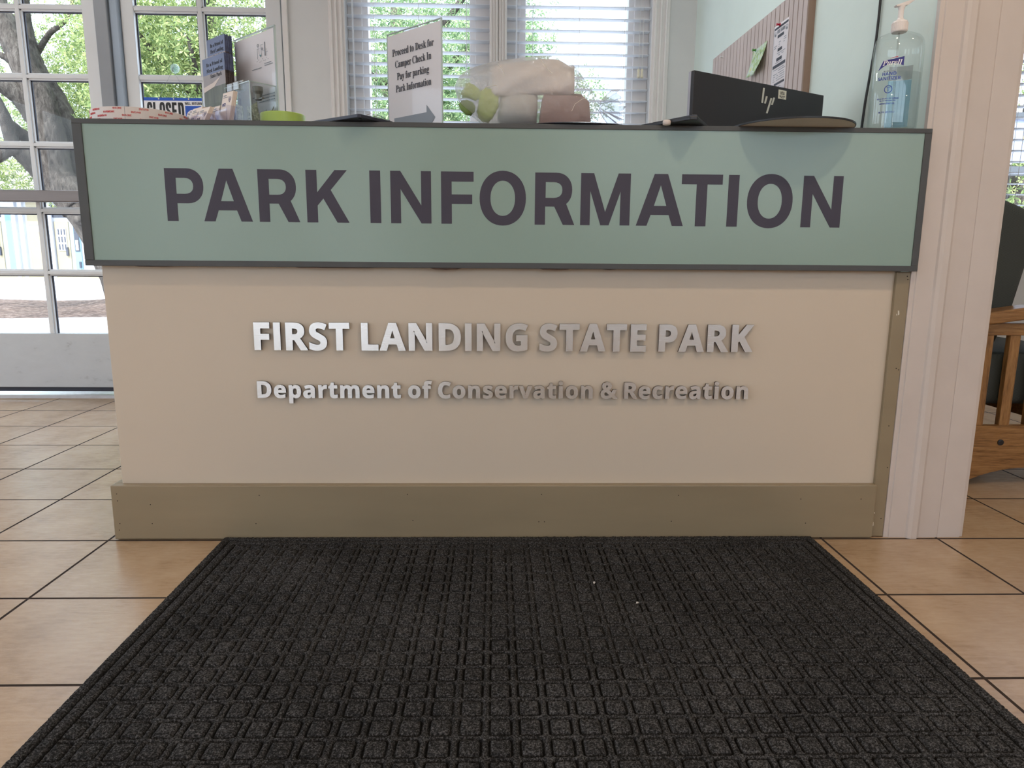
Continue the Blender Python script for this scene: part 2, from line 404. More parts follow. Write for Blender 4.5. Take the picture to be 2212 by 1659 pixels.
3401;171 -7,119 -4,71 5,27 20,27 110,94 85,160 77,194 79,220 86,239 97,252 112,259 130,262 152,251 187,243 196,230 203,215 209,141 216,104 216,104 298,142 298,213 306,227 313,238 321,245 330,254 365,252 381,247 395,238 407,224 415,206 420,183 422,160 420,139 416,121 409,76 385,27 458,96 493,124 501,156 505,190 507,238 504,279 493,313 476,338 452,353 423,358 388,354 356,344 328,327 305,304 287,279 273,250 263,250 261,287 254,317 242,341 225,359 203,369 177,373 146,370 118,363 92,351 68,334 46,312 28,285 13,253 2,215 -5
4401;225 0,225 104,12 104,12 177,231 500,328 500,328 186,389 186,389 104,328 104,328 0;105 186,225 186,225 270,226 310,228 353,230 379,227 379,214 352,197 324
5401;169 -7,95 0,34 20,34 111,97 89,165 79,194 81,218 88,237 98,251 114,259 134,262 158,256 191,237 215,206 229,162 234,121 230,86 223,44 245,63 500,334 500,334 410,155 410,146 312,172 317,210 319,239 317,266 312,291 302,313 288,332 271,348 251,359 227,366 199,368 167,363 117,346 74,318 40,279 14,229 -2
6401;207 -7,174 -4,143 3,115 16,89 35,67 59,49 89,35 124,27 165,25 212,31 298,53 377,65 401,79 423,97 444,118 462,142 477,169 489,200 498,236 504,275 506,310 505,342 501,342 416,313 421,282 423,244 421,212 414,186 403,165 389,150 370,138 348,130 324,125 296,122 267,126 267,137 282,150 296,166 308,186 317,208 323,235 325,275 320,310 307,339 284,360 252,373 213,377 167,372 116,357 74,332 39,297 14,256 -2;205 78,224 80,241 87,256 99,266 116,273 138,275 165,273 188,268 207,258 223,245 234,228 241,207 244,167 234,139 207,130 174,138 129,164 92,176 84,190 79
7401;78 0,265 411,19 411,19 500,377 500,377 433,188 0
8401;200 -7,148 -3,105 9,70 29,45 55,30 88,25 127,28 159,37 187,53 210,73 230,95 247,120 261,99 276,80 293,63 312,50 333,43 358,40 387,42 412,50 434,62 453,79 469,99 483,121 493,147 500,173 505,200 506,228 505,255 500,280 493,302 483,322 469,338 453,350 434,357 411,360 386,357 358,349 333,334 312,316 294,295 278,270 264,321 231,360 188,369 170,374 151,375 130,373 103,366 79,353 57,337 38,316 23,292 10,264 0,233 -5;200 308,242 335,252 347,258 361,261 378,259 393,253 406,243 416,231 423,216 428,200 429,183 428,169 423,157 416,147 406,141 393,139 378,141 362,147 348,158 336;199 71,223 73,242 78,258 88,269 100,275 115,277 132,266 166,238 192,204 213,195 218,143 182,132 168,125 151,123 133,125 116,131 101,142 88,157 79,176 73
9401;125 -7,90 -6,57 -2,57 83,87 78,118 76,156 78,188 85,214 96,234 111,250 129,262 151,270 175,275 202,278 232,274 232,235 190,216 181,192 176,163 174,123 178,89 192,61 215,40 246,27 285,22 332,28 382,43 425,68 459,102 485,144 500,193 506,226 503,256 495,285 482,311 464,333 440,351 410,364 375,373 333,375 286,369 201,347 121,335 97,320 75,303 55,282 37,258 22,231 9,200 0,164 -5;193 255,234 265,261 292,270 324,262 370,237 407,225 414,211 419,195 421,175 419,159 412,144 400,133 383,127 361,125 333,127 311,132 292,141 276,155 264,172 257
.188;93 -10,63 1,56 10,52 23,50 38,52 53,56 66,63 74,93 85,124 74,131 66,136 53,137 38,136 23,131 10,124 1
%582;137 193,106 198,81 212,61 235,46 266,37 305,34 351,37 397,45 435,59 466,78 489,104 502,137 507,168 502,194 489,215 466,230 435,239 397,242 351,239 305,230 266,216 235,196 212,169 198;125 0,403 500,457 500,179 0;137 237,160 244,177 266,187 301,190 351,187 400,177 435,160 457,137 464,120 460,107 451,98 435,91 413,87 385,85 351,87 317,91 288,98 266,107 250,120 241;443 -7,412 -2,387 12,367 35,352 66,343 105,340 151,343 196,351 235,365 266,384 289,410 302,443 307,474 302,500 289,521 266,536 235,545 196,548 151,545 105,536 66,522 35,502 12,475 -2;443 37,466 44,483 65,493 101,496 151,493 200,483 235,466 256,443 263,426 259,413 250,404 235,397 213,393 185,391 151,393 116,397 88,404 65,413 50,426 40
(210;131 -111,99 -68,73 -21,53 29,39 82,31 136,28 192,31 248,39 303,53 357,73 408,99 456,131 500,189 500,159 455,134 406,115 355,101 302,93 248,90 193,93 139,101 86,115 33,134 -17,159 -65,188 -111
)210;22 -111,51 -65,76 -17,95 33,109 86,117 139,120 193,117 248,109 302,95 355,76 406,51 455,21 500,79 500,111 456,137 408,157 357,171 303,179 248,182 192,179 136,171 82,157 29,137 -21,111 -68,79 -111
|303;126 -123,126 578,177 578,177 -123
&513;195 -7,150 -3,112 9,80 29,56 56,42 90,37 130,40 164,50 193,66 217,88 238,114 258,145 277,103 331,93 351,86 374,84 398,88 430,99 457,119 479,145 495,176 505,213 508,248 505,277 495,301 479,320 458,330 431,334 400,331 372,321 347,306 325,285 305,261 286,234 269,369 139,399 189,418 250,480 250,452 167,440 142,426 120,409 99,511 0,428 0,367 59,344 40,320 25,293 11,264 1,231 -5;196 305,255 350,265 365,271 382,273 400,271 416,266 429,256 441,244 450,229 455,211 457,192 456,176 450,163 442,153 430,146 416,144 399,146 383,150 367,158 353;197 48,225 49,251 54,274 62,328 97,182 239,123 193,111 176,104 156,102 132,104 108,113 88,127 71,147 58,170 50'''
FONTS['serif'] = r'''B486;18 0,18 19,40 22,57 27,69 35,76 48,80 66,82 90,82 405,76 453,56 475,17 482,17 500,242 500,326 493,387 471,423 435,435 385,428 344,405 311,367 287,315 271,378 253,423 226,450 190,459 145,454 102,436 67,407 38,368 17,319 4,261 0;200 277,206 277,242 279,269 287,289 299,302 318,310 345,313 379,311 410,305 434,296 453,282 466,262 474,237 476,223 475,212 472,206 466,200 429;243 27,272 30,295 39,311 54,322 76,328 105,330 141,327 178,319 207,304 228,283 242,254 251,217 254,200 254,200 72,209 37,217 31,228 28
C514;282 -12,234 -8,191 3,151 22,115 47,86 78,61 115,43 156,32 202,29 251,32 299,43 344,62 385,86 422,116 452,152 478,193 496,237 507,285 511,320 508,360 499,403 483,426 478,441 482,453 493,460 511,479 511,479 338,461 338,442 381,419 417,391 447,360 469,327 482,291 487,233 472,191 427,166 353,158 249,167 151,195 81,241 40,305 26,335 28,364 36,393 49,421 67,447 89,471 117,491 97,450 50,401 15,345 -5
D544;22 0,22 19,43 21,58 26,69 32,76 43,80 60,81 82,81 411,80 436,75 456,67 468,55 475,38 480,16 482,16 500,243 500,325 493,392 471,445 435,483 386,506 324,514 250,507 174,485 111,448 62,397 28,331 7,251 0;244 27,288 33,324 51,351 82,370 126,381 182,385 251,376 350,350 420,306 462,245 476,228 474,216 471,208 465,200 423,200 79,208 37,216 31,228 28
F444;17 0,17 19,40 22,57 28,69 37,76 50,80 68,82 92,82 412,80 435,75 453,67 465,55 472,38 478,15 482,15 500,432 500,432 351,414 351,408 379,400 403,390 423,377 439,360 452,340 462,316 468,287 472,252 473,219 472,204 462,200 437,200 271,209 271,238 274,262 283,281 297,295 317,305 345,312 381,332 381,332 130,313 130,306 169,296 199,282 220,263 234,238 243,207 246,200 246,200 88,206 47,212 38,220 31,230 26,282 19,282 0
I286;15 0,15 19,37 23,54 28,67 35,76 46,81 62,83 83,83 425,81 445,77 460,69 469,57 475,39 480,15 482,15 500,268 500,268 482,245 480,227 475,215 469,207 460,202 445,201 425,201 85,206 49,226 29,270 19,270 0
L468;17 0,17 19,40 22,57 27,69 35,76 47,80 65,82 88,82 416,80 438,76 455,68 466,57 474,40 479,18 482,18 500,274 500,274 482,229 476,219 472,211 466,206 457,200 416,200 91,204 52,219 34,257 30,290 32,320 36,346 44,368 54,388 69,406 87,422 110,436 138,449 170,469 170,441 0
P459;17 0,17 19,40 22,57 27,69 35,76 47,80 65,82 88,82 416,80 437,76 454,68 465,57 473,40 479,18 482,18 500,235 500,291 498,336 493,369 483,392 471,412 455,428 437,440 415,447 391,449 364,444 325,428 292,403 264,367 243,321 230,265 226,200 226,200 88,201 65,206 47,213 35,225 27,242 22,265 19,265 0;200 252,221 252,254 255,280 263,298 277,311 298,318 326,321 361,319 396,312 425,302 446,286 461,265 470,237 473,208 465,200 437
S428;47 -12,47 173,69 173,82 124,100 85,122 55,149 33,180 20,216 16,242 19,264 27,282 39,295 56,303 76,306 98,299 128,280 154,247 176,178 209,140 231,108 254,84 277,68 303,58 332,55 364,57 393,63 419,74 442,88 462,106 479,126 493,150 504,175 510,203 512,252 507,310 492,320 489,329 488,340 491,348 499,352 512,372 512,372 350,354 350,346 377,335 401,322 423,307 442,291 458,272 471,253 480,233 486,213 488,190 486,170 479,153 468,141 454,134 437,131 417,133 399,140 383,150 369,207 333,278 299,348 256,364 240,376 224,384 206,395 146,392 116,385 88,372 63,355 42,334 23,308 8,279 -2,247 -9,211 -11,174 -8,138 1,108 10,93 13,76 8,67 -12
a378;279 -11,248 -6,228 11,220 38,185 12,146 -4,105 -10,81 -7,61 0,44 13,32 29,25 48,22 69,27 100,43 127,70 149,107 170,157 190,218 209,218 265,217 284,212 299,205 310,194 318,180 323,162 324,136 322,120 314,114 301,125 282,135 254,133 241,129 231,121 222,110 215,98 211,85 209,71 211,59 216,49 223,42 233,38 245,36 260,38 276,44 292,54 306,68 318,84 329,104 338,126 344,151 348,178 350,225 346,262 337,289 321,307 298,318 268,322 231,322 69,324 44,334 38,352 46,361 30,336 7,309 -6;166 37,191 45,218 69,218 186,180 172,152 152,135 125,130 92,134 61,146 43
c322;171 -11,144 -9,119 -1,95 12,74 29,56 50,41 74,30 102,24 132,21 164,24 199,31 231,44 260,61 286,81 308,105 326,132 339,161 348,192 350,225 348,252 340,275 327,291 311,301 291,305 269,303 256,299 245,292 236,283 230,272 226,260 224,235 230,220 247,215 275,216 287,217 298,213 314,203 323,186 326,158 318,139 296,127 258,123 206,126 156,135 116,150 84,171 61,195 47,224 42,250 46,274 58,298 79,313 66,272 23,225 -2
d406;153 -11,129 -9,106 -1,85 11,67 28,51 49,38 73,29 100,23 130,21 162,23 198,29 231,39 261,53 287,70 309,89 326,111 339,135 347,160 350,192 345,221 331,245 308,245 440,244 454,240 465,233 472,193 482,193 500,350 500,350 83,357 45,363 38,373 33,388 30,388 12,346 9,298 2,245 -11,245 43,221 13,190 -5;188 31,199 33,211 37,222 45,232 56,239 69,245 83,245 265,241 277,235 287,226 296,191 308,170 304,154 293,143 274,135 247,131 212,129 168,130 126,135 91,142 64,153 46,169 35
e330;169 -11,141 -9,116 -1,93 11,72 29,55 50,41 75,30 104,24 137,21 173,24 206,30 236,41 264,56 289,74 310,96 327,119 339,145 347,173 350,212 345,245 331,273 308,294 276,306 237,310 190,310 182,128 182,135 123,152 80,180 55,219 46,247 52,273 68,296 94,313 80,273 29,225 -1;128 211,221 211,221 236,212 304,204 316,192 324,177 326,150 315,133 280,128 223
f235;16 0,16 18,44 24,55 38,58 80,58 304,18 304,18 341,58 341,58 388,61 424,73 454,93 478,120 496,152 507,191 510,220 508,244 501,263 489,278 474,286 458,289 439,288 424,284 412,277 403,268 396,258 392,246 390,215 401,208 409,204 418,203 429,212 462,215 468,217 475,215 481,208 485,198 487,184 485,175 480,169 472,162 428,162 341,223 341,223 304,162 304,162 72,163 52,167 37,173 28,183 22,199 19,219 18,219 0
g359;160 -154,116 -152,80 -145,52 -133,32 -118,20 -101,15 -82,22 -60,42 -42,75 -28,48 -11,31 10,26 33,28 51,35 67,46 81,63 95,85 108,112 121,63 148,34 185,24 233,26 255,33 275,44 294,58 310,75 324,96 335,120 343,145 348,173 350,201 348,229 343,256 334,348 334,348 294,294 294,309 272,317 249,320 223,318 203,313 183,303 166,290 150,275 137,257 127,236 119,213 114,189 113,172 114,156 114,124 104,116 96,112 88,111 78,116 65,130 57,155 54,192 54,284 44,305 37,321 27,332 14,340 -1,345 -19,347 -41,341 -73,325 -101,299 -124,262 -141,216 -151;173 136,188 139,201 147,209 160,215 178,218 202,219 232,218 261,215 285,209 303,201 316,188 323,173 326,157 323,145 316,136 303,130 285,127 261,125 232,127 202,130 178,136 160,145 147,157 139;176 -128,226 -124,261 -114,282 -96,289 -72,287 -61,282 -52,274 -45,225 -38,106 -38,92 -50,83 -64,80 -80,83 -92,91 -103,104 -114,122 -121,146 -126
h418;20 0,20 18,49 28,58 61,58 438,50 471,44 477,34 481,21 483,21 500,162 500,162 293,192 324,227 343,267 350,309 342,339 320,357 284,363 232,363 61,370 28,377 23,386 19,399 18,399 0,222 0,222 18,227 18,244 23,255 37,258 61,258 238,251 283,245 291,236 296,223 298,201 294,180 280,162 258,162 61,169 28,176 23,185 19,198 18,198 0
i218;111 397,96 399,83 405,71 413,62 425,57 438,55 453,57 468,62 481,71 493,83 502,96 507,111 509,125 507,139 502,150 493,159 481,164 468,166 453,164 438,159 425,150 413,138 405,125 399;20 0,20 18,50 28,58 61,58 277,51 313,22 322,23 341,163 341,163 61,170 29,198 18,198 0
k394;19 0,19 18,50 28,58 61,58 437,52 472,46 477,36 480,22 482,23 500,162 500,162 185,249 272,260 284,266 295,268 305,263 315,251 320,229 322,226 322,226 341,379 341,379 322,351 317,326 305,302 285,244 229,380 38,390 27,401 20,413 18,413 0,232 0,232 18,238 18,252 20,260 25,263 35,254 54,178 162,162 147,162 61,169 29,198 18,198 0
l219;20 0,20 18,50 28,58 61,58 437,52 471,46 477,36 481,22 482,22 500,163 500,163 61,170 29,198 18,198 0
m608;20 0,20 18,49 28,58 61,58 278,50 312,44 318,34 321,21 323,21 341,161 341,161 291,191 323,224 343,260 350,304 343,334 322,352 287,383 322,418 343,459 350,500 342,529 320,547 284,553 232,553 61,560 28,566 23,576 19,588 18,588 0,414 0,414 18,427 19,436 23,442 29,450 61,450 238,443 283,437 291,427 296,414 298,394 294,374 281,356 260,356 61,363 29,369 23,379 19,391 18,391 0,219 0,219 18,231 19,241 23,247 29,254 61,254 238,248 283,242 291,232 296,219 298,197 294,178 280,161 258,161 61,167 29,173 23,182 20,195 18,195 0
n418;20 0,20 18,49 28,58 61,58 278,50 312,44 318,34 321,21 323,21 341,162 341,162 294,192 325,227 343,267 350,309 342,339 320,357 284,363 232,363 61,370 28,377 23,386 19,399 18,399 0,222 0,222 18,227 18,244 23,255 37,258 61,258 238,251 283,245 291,236 296,223 298,201 294,180 280,162 258,162 61,169 28,176 23,185 19,198 18,198 0
o369;185 -11,154 -8,125 -1,99 13,76 30,57 52,41 77,30 105,23 136,21 169,23 203,30 234,41 262,57 287,76 309,99 326,125 339,154 347,184 350,215 347,243 339,269 327,292 309,311 288,327 263,339 235,346 203,348 169,346 135,339 104,327 75,311 50,292 29,270 12,244 -1,216 -9;185 13,204 16,218 26,229 43,239 89,241 169,240 226,235 269,228 297,217 314,203 325,185 328,166 325,151 314,141 297,134 269,130 226,128 170,131 90,141 43,152 26,166 16
p408;19 -153,19 -136,44 -129,55 -111,58 -70,58 267,51 311,21 324,21 341,157 341,157 288,182 323,214 343,253 350,278 348,301 340,322 327,340 310,355 290,368 265,377 238,382 208,384 176,382 141,377 109,367 79,354 53,339 31,320 13,298 0,275 -8,249 -11,216 -6,187 10,162 35,162 -63,167 -108,183 -129,217 -135,217 -153;215 31,235 35,251 46,263 65,271 92,276 127,277 170,276 211,272 245,265 272,254 291,239 302,218 305,197 300,178 284,162 258,162 75,176 51,193 36
r316;20 0,20 18,50 28,58 61,58 277,51 313,22 322,23 341,160 341,160 277,174 298,189 316,205 331,223 341,239 347,256 350,275 348,290 343,302 334,311 322,316 308,318 292,316 279,312 267,305 257,296 250,285 246,272 244,244 253,227 274,207 285,197 283,187 276,178 265,170 250,165 232,164 211,164 61,165 46,168 35,174 28,217 18,217 0
s316;166 -11,145 -9,121 -3,95 7,80 10,70 7,62 1,56 -10,39 -10,39 116,58 116,67 87,79 63,95 43,113 28,133 19,154 16,171 18,185 22,196 29,204 39,209 50,211 64,206 84,193 101,171 115,117 142,94 156,75 170,60 186,49 203,43 222,41 242,44 271,54 297,71 319,94 337,122 347,155 350,182 347,218 338,226 336,234 335,241 337,248 342,253 350,268 350,268 243,251 243,242 268,230 288,216 304,200 316,182 323,164 325,149 324,137 320,128 314,121 305,116 296,115 285,126 255,161 232,210 208,233 195,251 181,265 166,275 149,281 128,282 104,279 71,268 43,250 20,227 3,199 -8
t251;136 -10,109 -8,88 -1,72 11,62 29,55 51,53 78,53 306,22 306,22 329,97 405,142 465,159 465,159 341,228 341,228 306,159 306,159 90,164 56,169 49,176 46,184 44,201 48,215 61,226 82,244 72,217 26,181 -1
u412;144 -11,113 -8,89 2,72 19,60 42,53 71,50 106,50 272,43 310,37 317,26 321,13 323,13 341,156 341,156 81,166 51,173 44,183 40,194 39,215 43,234 54,251 72,251 272,243 311,235 317,224 321,208 323,208 341,355 341,355 77,364 43,395 32,395 14,352 11,304 3,251 -11,251 44,237 28,222 15,204 4,185 -5,165 -9
y330;58 -154,40 -152,24 -147,11 -137,1 -125,-5 -110,-7 -92,-6 -80,-2 -69,5 -58,15 -50,26 -45,39 -44,70 -54,77 -62,81 -72,82 -83,81 -89,81 -96,83 -103,87 -107,94 -108,103 -105,114 -96,125 -81,142 -49,154 -5,40 275,27 302,17 316,-4 322,-5 322,-5 341,178 341,178 322,149 318,141 302,142 293,146 282,204 131,253 265,259 285,261 301,252 318,223 322,223 341,329 341,329 322,319 321,311 316,304 308,285 266,178 -27,142 -105,130 -122,118 -134,105 -143'''

GLYPHS = {}
for _k, _s in FONTS.items():
    GLYPHS[_k] = {}
    for _line in _s.split('\n'):
        _bits = _line[1:].split(';')
        GLYPHS[_k][_line[0]] = (float(_bits[0]) / 500, [[tuple(float(a) / 500 for a in q.split()) for q in b.split(',')] for b in _bits[1:]])

def text_outlines(body, font, track=0.0, space=0.42):
    x, res = 0.0, []
    for ch in body:
        if ch == ' ':
            x += space
            continue
        g = GLYPHS[font].get(ch)
        if ch == 'I' and font == 'sans':
            g = (0.36, [[(0.075, 0), (0.075, 1), (0.285, 1), (0.285, 0)]])
        if g is None:
            x += space
            continue
        res.append((ch, [[(a + x, b) for a, b in s] for s in g[1]]))
        x += g[0] + track
    return res

def fill_mesh(loops, thick, fat=0.0):
    """flat outlines (with holes) -> filled mesh data lying in its own XY plane, thick along Z"""
    cu = bpy.data.curves.new('outline', 'CURVE')
    cu.dimensions = '2D'
    cu.fill_mode = 'BOTH'
    cu.extrude = thick / 2
    cu.offset = fat
    for s in loops:
        if len(s) < 3:
            continue
        sp = cu.splines.new('POLY')
        sp.points.add(len(s) - 1)
        for pnt, (a, b) in zip(sp.points, s):
            pnt.co = (a, b, 0, 1)
        sp.use_cyclic_u = True
    ob = bpy.data.objects.new('outline', cu)
    me = bpy.data.meshes.new_from_object(ob)
    bpy.data.objects.remove(ob)
    bpy.data.curves.remove(cu)
    return me

def frame(o, ax, up):
    """matrix whose X runs along ax, Y along up and Z out of the surface"""
    ax = Vector(ax).normalized()
    up = Vector(up)
    up = (up - ax * up.dot(ax)).normalized()
    n = ax.cross(up)
    return Matrix(((ax.x, up.x, n.x, o[0]), (ax.y, up.y, n.y, o[1]), (ax.z, up.z, n.z, o[2]), (0, 0, 0, 1)))

def lay(loops, name, m, parent, F, thick=0.0006, fat=0.0):
    """one mesh out of flat outlines given in the frame F (metres)"""
    me = fill_mesh(loops, thick, fat)
    root = parent
    while root is not None and root.parent is not None:
        root = root.parent
    T = F.copy()
    if root is not None:
        T.translation = T.translation - Vector(root.location)
    me.transform(T @ Matrix.Translation((0, 0, thick / 2)))
    me.name = name
    me.materials.append(m)
    o = bpy.data.objects.new(name, me)
    o.parent = parent
    col.objects.link(o)
    return o

def text_loops(body, font, x, y, cap, width=None, align='L', track=0.0, space=0.42):
    """outlines of a line of text with its baseline at (x, y)"""
    gl = text_outlines(body, font, track, space)
    xs = [a for _, ss in gl for s in ss for a, b in s]
    x0, x1 = min(xs), max(xs)
    kx = cap if width is None else width / (x1 - x0)
    w = (x1 - x0) * kx
    ox = x - (w if align == 'R' else w / 2 if align == 'C' else 0)
    return [[(ox + (a - x0) * kx, y + b * cap) for a, b in s] for _, ss in gl for s in ss]

def rect(x0, y0, x1, y1):
    return [(x0, y0), (x1, y0), (x1, y1), (x0, y1)]

def ring(cx, cy, r0, r1, n=28):
    a = [(cx + r1 * math.cos(2 * math.pi * k / n), cy + r1 * math.sin(2 * math.pi * k / n)) for k in range(n)]
    b = [(cx + r0 * math.cos(2 * math.pi * k / n), cy + r0 * math.sin(2 * math.pi * k / n)) for k in range(n)]
    return [a, b]

def disc(cx, cy, r, n=24):
    return [(cx + r * math.cos(2 * math.pi * k / n), cy + r * math.sin(2 * math.pi * k / n)) for k in range(n)]

# ------------------------------------------------------------------ materials of the setting
M = {}
M['wall'] = mat('white_wall_paint', s2l(214, 214, 213), 0.55, var=0.02, bump=0.05, bscale=60)
M['green_wall'] = mat('pale_green_wall_paint', s2l(228, 242, 236), 0.5, var=0.02, bump=0.12, bscale=90)
M['trim'] = mat('white_gloss_trim', s2l(228, 224, 222), 0.35, var=0.03, nscale=9, bump=0.12, bscale=35)
M['door_white'] = mat('white_door_paint', s2l(216, 217, 218), 0.35, var=0.02, bump=0.04, bscale=40)
M['casing'] = mat('dimmed_white_casing', s2l(206, 196, 190), 0.4, var=0.03, nscale=9, bump=0.12, bscale=35)  # white paint with the post's dim light put into its colour
M['ceil'] = mat('ceiling_paint', s2l(235, 232, 226), 0.8, var=0.02)
M['grey_metal'] = mat('grey_door_post', s2l(140, 143, 148), 0.4, 0.0, var=0.04)
M['blue_grey'] = mat('blue_grey_weatherstrip', s2l(158, 172, 188), 0.4, var=0.04)
M['alu'] = mat('threshold_aluminium', (0.75, 0.76, 0.8), 0.25, 0.9, var=0.05, nscale=30)
M['bar'] = mat('push_bar_metal', s2l(112, 104, 101), 0.35, 0.75, var=0.05, nscale=3, stretch=(1, 8, 30))
M['dark'] = mat('dark_gasket', s2l(52, 54, 66), 0.6, var=0)
M['pane'] = clear_mat('window_glass', (0.985, 0.99, 0.99), 0.008, 0.08, 0.01)

def tile_material():
    m, nt, p = _nodes('stone_look_floor_tile')
    vec = _coords(nt)
    mp = nt.nodes.new('ShaderNodeMapping')
    mp.inputs['Location'].default_value = (1.0601 + 0.33 * 20, 0.6854 + 0.33 * 20, 0)
    nt.links.new(vec, mp.inputs['Vector'])
    br = nt.nodes.new('ShaderNodeTexBrick')
    br.offset = 0.0
    br.squash = 1.0
    br.inputs['Scale'].default_value = 1.0
    br.inputs['Brick Width'].default_value = 0.33
    br.inputs['Row Height'].default_value = 0.33
    br.inputs['Mortar Size'].default_value = 0.0038
    br.inputs['Mortar Smooth'].default_value = 0.1
    br.inputs['Bias'].default_value = -0.2
    br.inputs['Color1'].default_value = (0.0, 0.0, 0.0, 1)
    br.inputs['Color2'].default_value = (1, 1, 1, 1)
    br.inputs['Mortar'].default_value = (0.5, 0.5, 0.5, 1)
    nt.links.new(mp.outputs[0], br.inputs['Vector'])
    # cloudy stone with fine streaks
    n1 = _noise(nt, vec, 5.0, 6, 0.6)
    st = _coords(nt, (18, 70, 18))
    n2 = _noise(nt, st, 1.3, 6, 0.65)
    add = nt.nodes.new('ShaderNodeMath')
    add.operation = 'MULTIPLY_ADD'
    add.inputs[1].default_value = 0.55
    nt.links.new(n2, add.inputs[0])
    nt.links.new(n1, add.inputs[2])
    base = _ramp(nt, add.outputs[0], [(0.5, s2l(164, 134, 102)), (0.75, s2l(189, 160, 128)), (1.0, s2l(201, 175, 144))])
    hv = nt.nodes.new('ShaderNodeMix')
    hv.data_type = 'RGBA'
    hv.blend_type = 'MULTIPLY'
    hv.inputs[0].default_value = 0.10
    nt.links.new(base, hv.inputs[6])
    nt.links.new(br.outputs['Color'], hv.inputs[7])
    mx = nt.nodes.new('ShaderNodeMix')
    mx.data_type = 'RGBA'
    nt.links.new(br.outputs['Fac'], mx.inputs[0])
    nt.links.new(hv.outputs[2], mx.inputs[6])
    mx.inputs[7].default_value = (*s2l(66, 58, 54), 1)
    nt.links.new(mx.outputs[2], p.inputs['Base Color'])
    rr = nt.nodes.new('ShaderNodeMapRange')
    rr.inputs['To Min'].default_value = 0.27
    rr.inputs['To Max'].default_value = 0.95
    nt.links.new(br.outputs['Fac'], rr.inputs['Value'])
    nt.links.new(rr.outputs[0], p.inputs['Roughness'])
    sr = nt.nodes.new('ShaderNodeMapRange')
    sr.inputs['To Min'].default_value = 1.0
    sr.inputs['To Max'].default_value = 0.05
    nt.links.new(br.outputs['Fac'], sr.inputs['Value'])
    nt.links.new(sr.outputs[0], p.inputs['Specular IOR Level'])
    inv = nt.nodes.new('ShaderNodeMath')
    inv.operation = 'MULTIPLY_ADD'
    inv.inputs[1].default_value = -1.5
    nt.links.new(br.outputs['Fac'], inv.inputs[0])
    nt.links.new(n2, inv.inputs[2])
    _bump(nt, inv.outputs[0], 0.28, 0.0016, p)
    return m
M['tile'] = tile_material()

# ------------------------------------------------------------------ room shell
structure(MB().box(-4.6, 4.6, -5.0, 2.16, -0.1, 0.0).build('floor', M['tile']))
structure(MB().box(-4.75, 4.75, -5.15, 2.16, CEIL, CEIL + 0.1).build('ceiling', M['ceil']))

YB = 1.99          # room side of the window wall
YO = 2.16          # its outer face
w = MB()
def wall_run(w, spans, holes, y0, y1, ztop=CEIL):
    "spans x0..x1 full height, holes (x0, x1, z0, z1)"
    for x0, x1 in spans:
        w.box(x0, x1, y0, y1, 0, ztop)
    for x0, x1, z0, z1 in holes:
        if z0 > 0:
            w.box(x0, x1, y0, y1, 0, z0)
        w.box(x0, x1, y0, y1, z1, ztop)
WIN = {1: (-0.775, -0.03), 2: (0.05, 0.805), 3: (2.735, 3.75)}
SILL, HEAD = 0.93, 2.36
wall_run(w, [(-4.6, -2.93), (-1.09, -0.775), (-0.03, 0.05), (0.805, 2.735), (3.75, 4.6)],
         [(-2.93, -1.09, 0, 2.46)] + [(a, b, SILL, HEAD) for a, b in WIN.values()], YB, YO)
structure(w.build('wall_back', M['wall']))
# the skewed partition beside the desk
structure(MB().prism([(1.105, 0.004, 0), (1.31, 0.004, 0), (1.235, YB, 0), (1.034, YB, 0)], (0, 0, CEIL)).build('wall_right', M['green_wall']))
# lobby walls
w = MB()
for y0, y1 in [(-5.0, -4.4), (-2.9, -2.5), (-1.0, -0.5), (1.2, YB)]:
    w.box(-4.75, -4.6, y0, y1, 0, CEIL)
for y0, y1 in [(-4.4, -2.9), (-2.5, -1.0), (-0.5, 1.2)]:
    w.box(-4.75, -4.6, y0, y1, 0, 0.35)
    w.box(-4.75, -4.6, y0, y1, 2.3, CEIL)
structure(w.build('wall_left', M['wall']))
for n, (y0, y1) in enumerate([(-4.4, -2.9), (-2.5, -1.0), (-0.5, 1.2)]):
    r = srt('window_%d' % (n + 4), (-4.68, (y0 + y1) / 2, 0.35))
    f = MB()
    for a in (y0, (y0 + y1) / 2 - 0.02, y1 - 0.05):
        f.box(-4.70, -4.66, a, a + 0.05, 0.35, 2.3)
    for a in (0.35, 1.3, 2.25):
        f.box(-4.70, -4.66, y0, y1, a, a + 0.05)
    f.build('window_frame', M['trim'], r)
    MB().box(-4.684, -4.68, y0, y1, 0.35, 2.3).build('glass_pane', M['pane'], r)
w = MB()
wall_run(w, [(-4.75, -3.55), (-2.45, -1.78), (-0.98, 0.7), (4.0, 4.75)], [(-1.78, -0.98, 0, 2.15), (-3.55, -2.45, 0.3, 2.35), (0.7, 4.0, 1.25, 2.42)], -5.15, -5.0)
structure(w.build('wall_front', M['wall']))
for n, (a, b, z0, z1) in enumerate(((-3.55, -2.45, 0.3, 2.35), (0.7, 4.0, 1.25, 2.42))):  # unseen windows, added to bring frontal daylight onto the desk
    r = srt('window_%d' % (n + 7), ((a + b) / 2, -5.08, z0))
    f = MB()
    for k in range(4):
        x = a + (b - a - 0.06) * k / 3
        f.box(x, x + 0.06, -5.10, -5.05, z0, z1)
    f.box(a, b, -5.10, -5.05, z0, z0 + 0.06).box(a, b, -5.10, -5.05, z1 - 0.06, z1)
    f.build('window_frame', M['trim'], r)
    MB().box(a, b, -5.078, -5.074, z0, z1).build('glass_pane', M['pane'], r)
r = srt('door_3', (-1.38, -5.08, 0))
f = MB()
f.box(-1.78, -1.68, -5.10, -5.05, 0, 2.15).box(-1.08, -0.98, -5.10, -5.05, 0, 2.15)
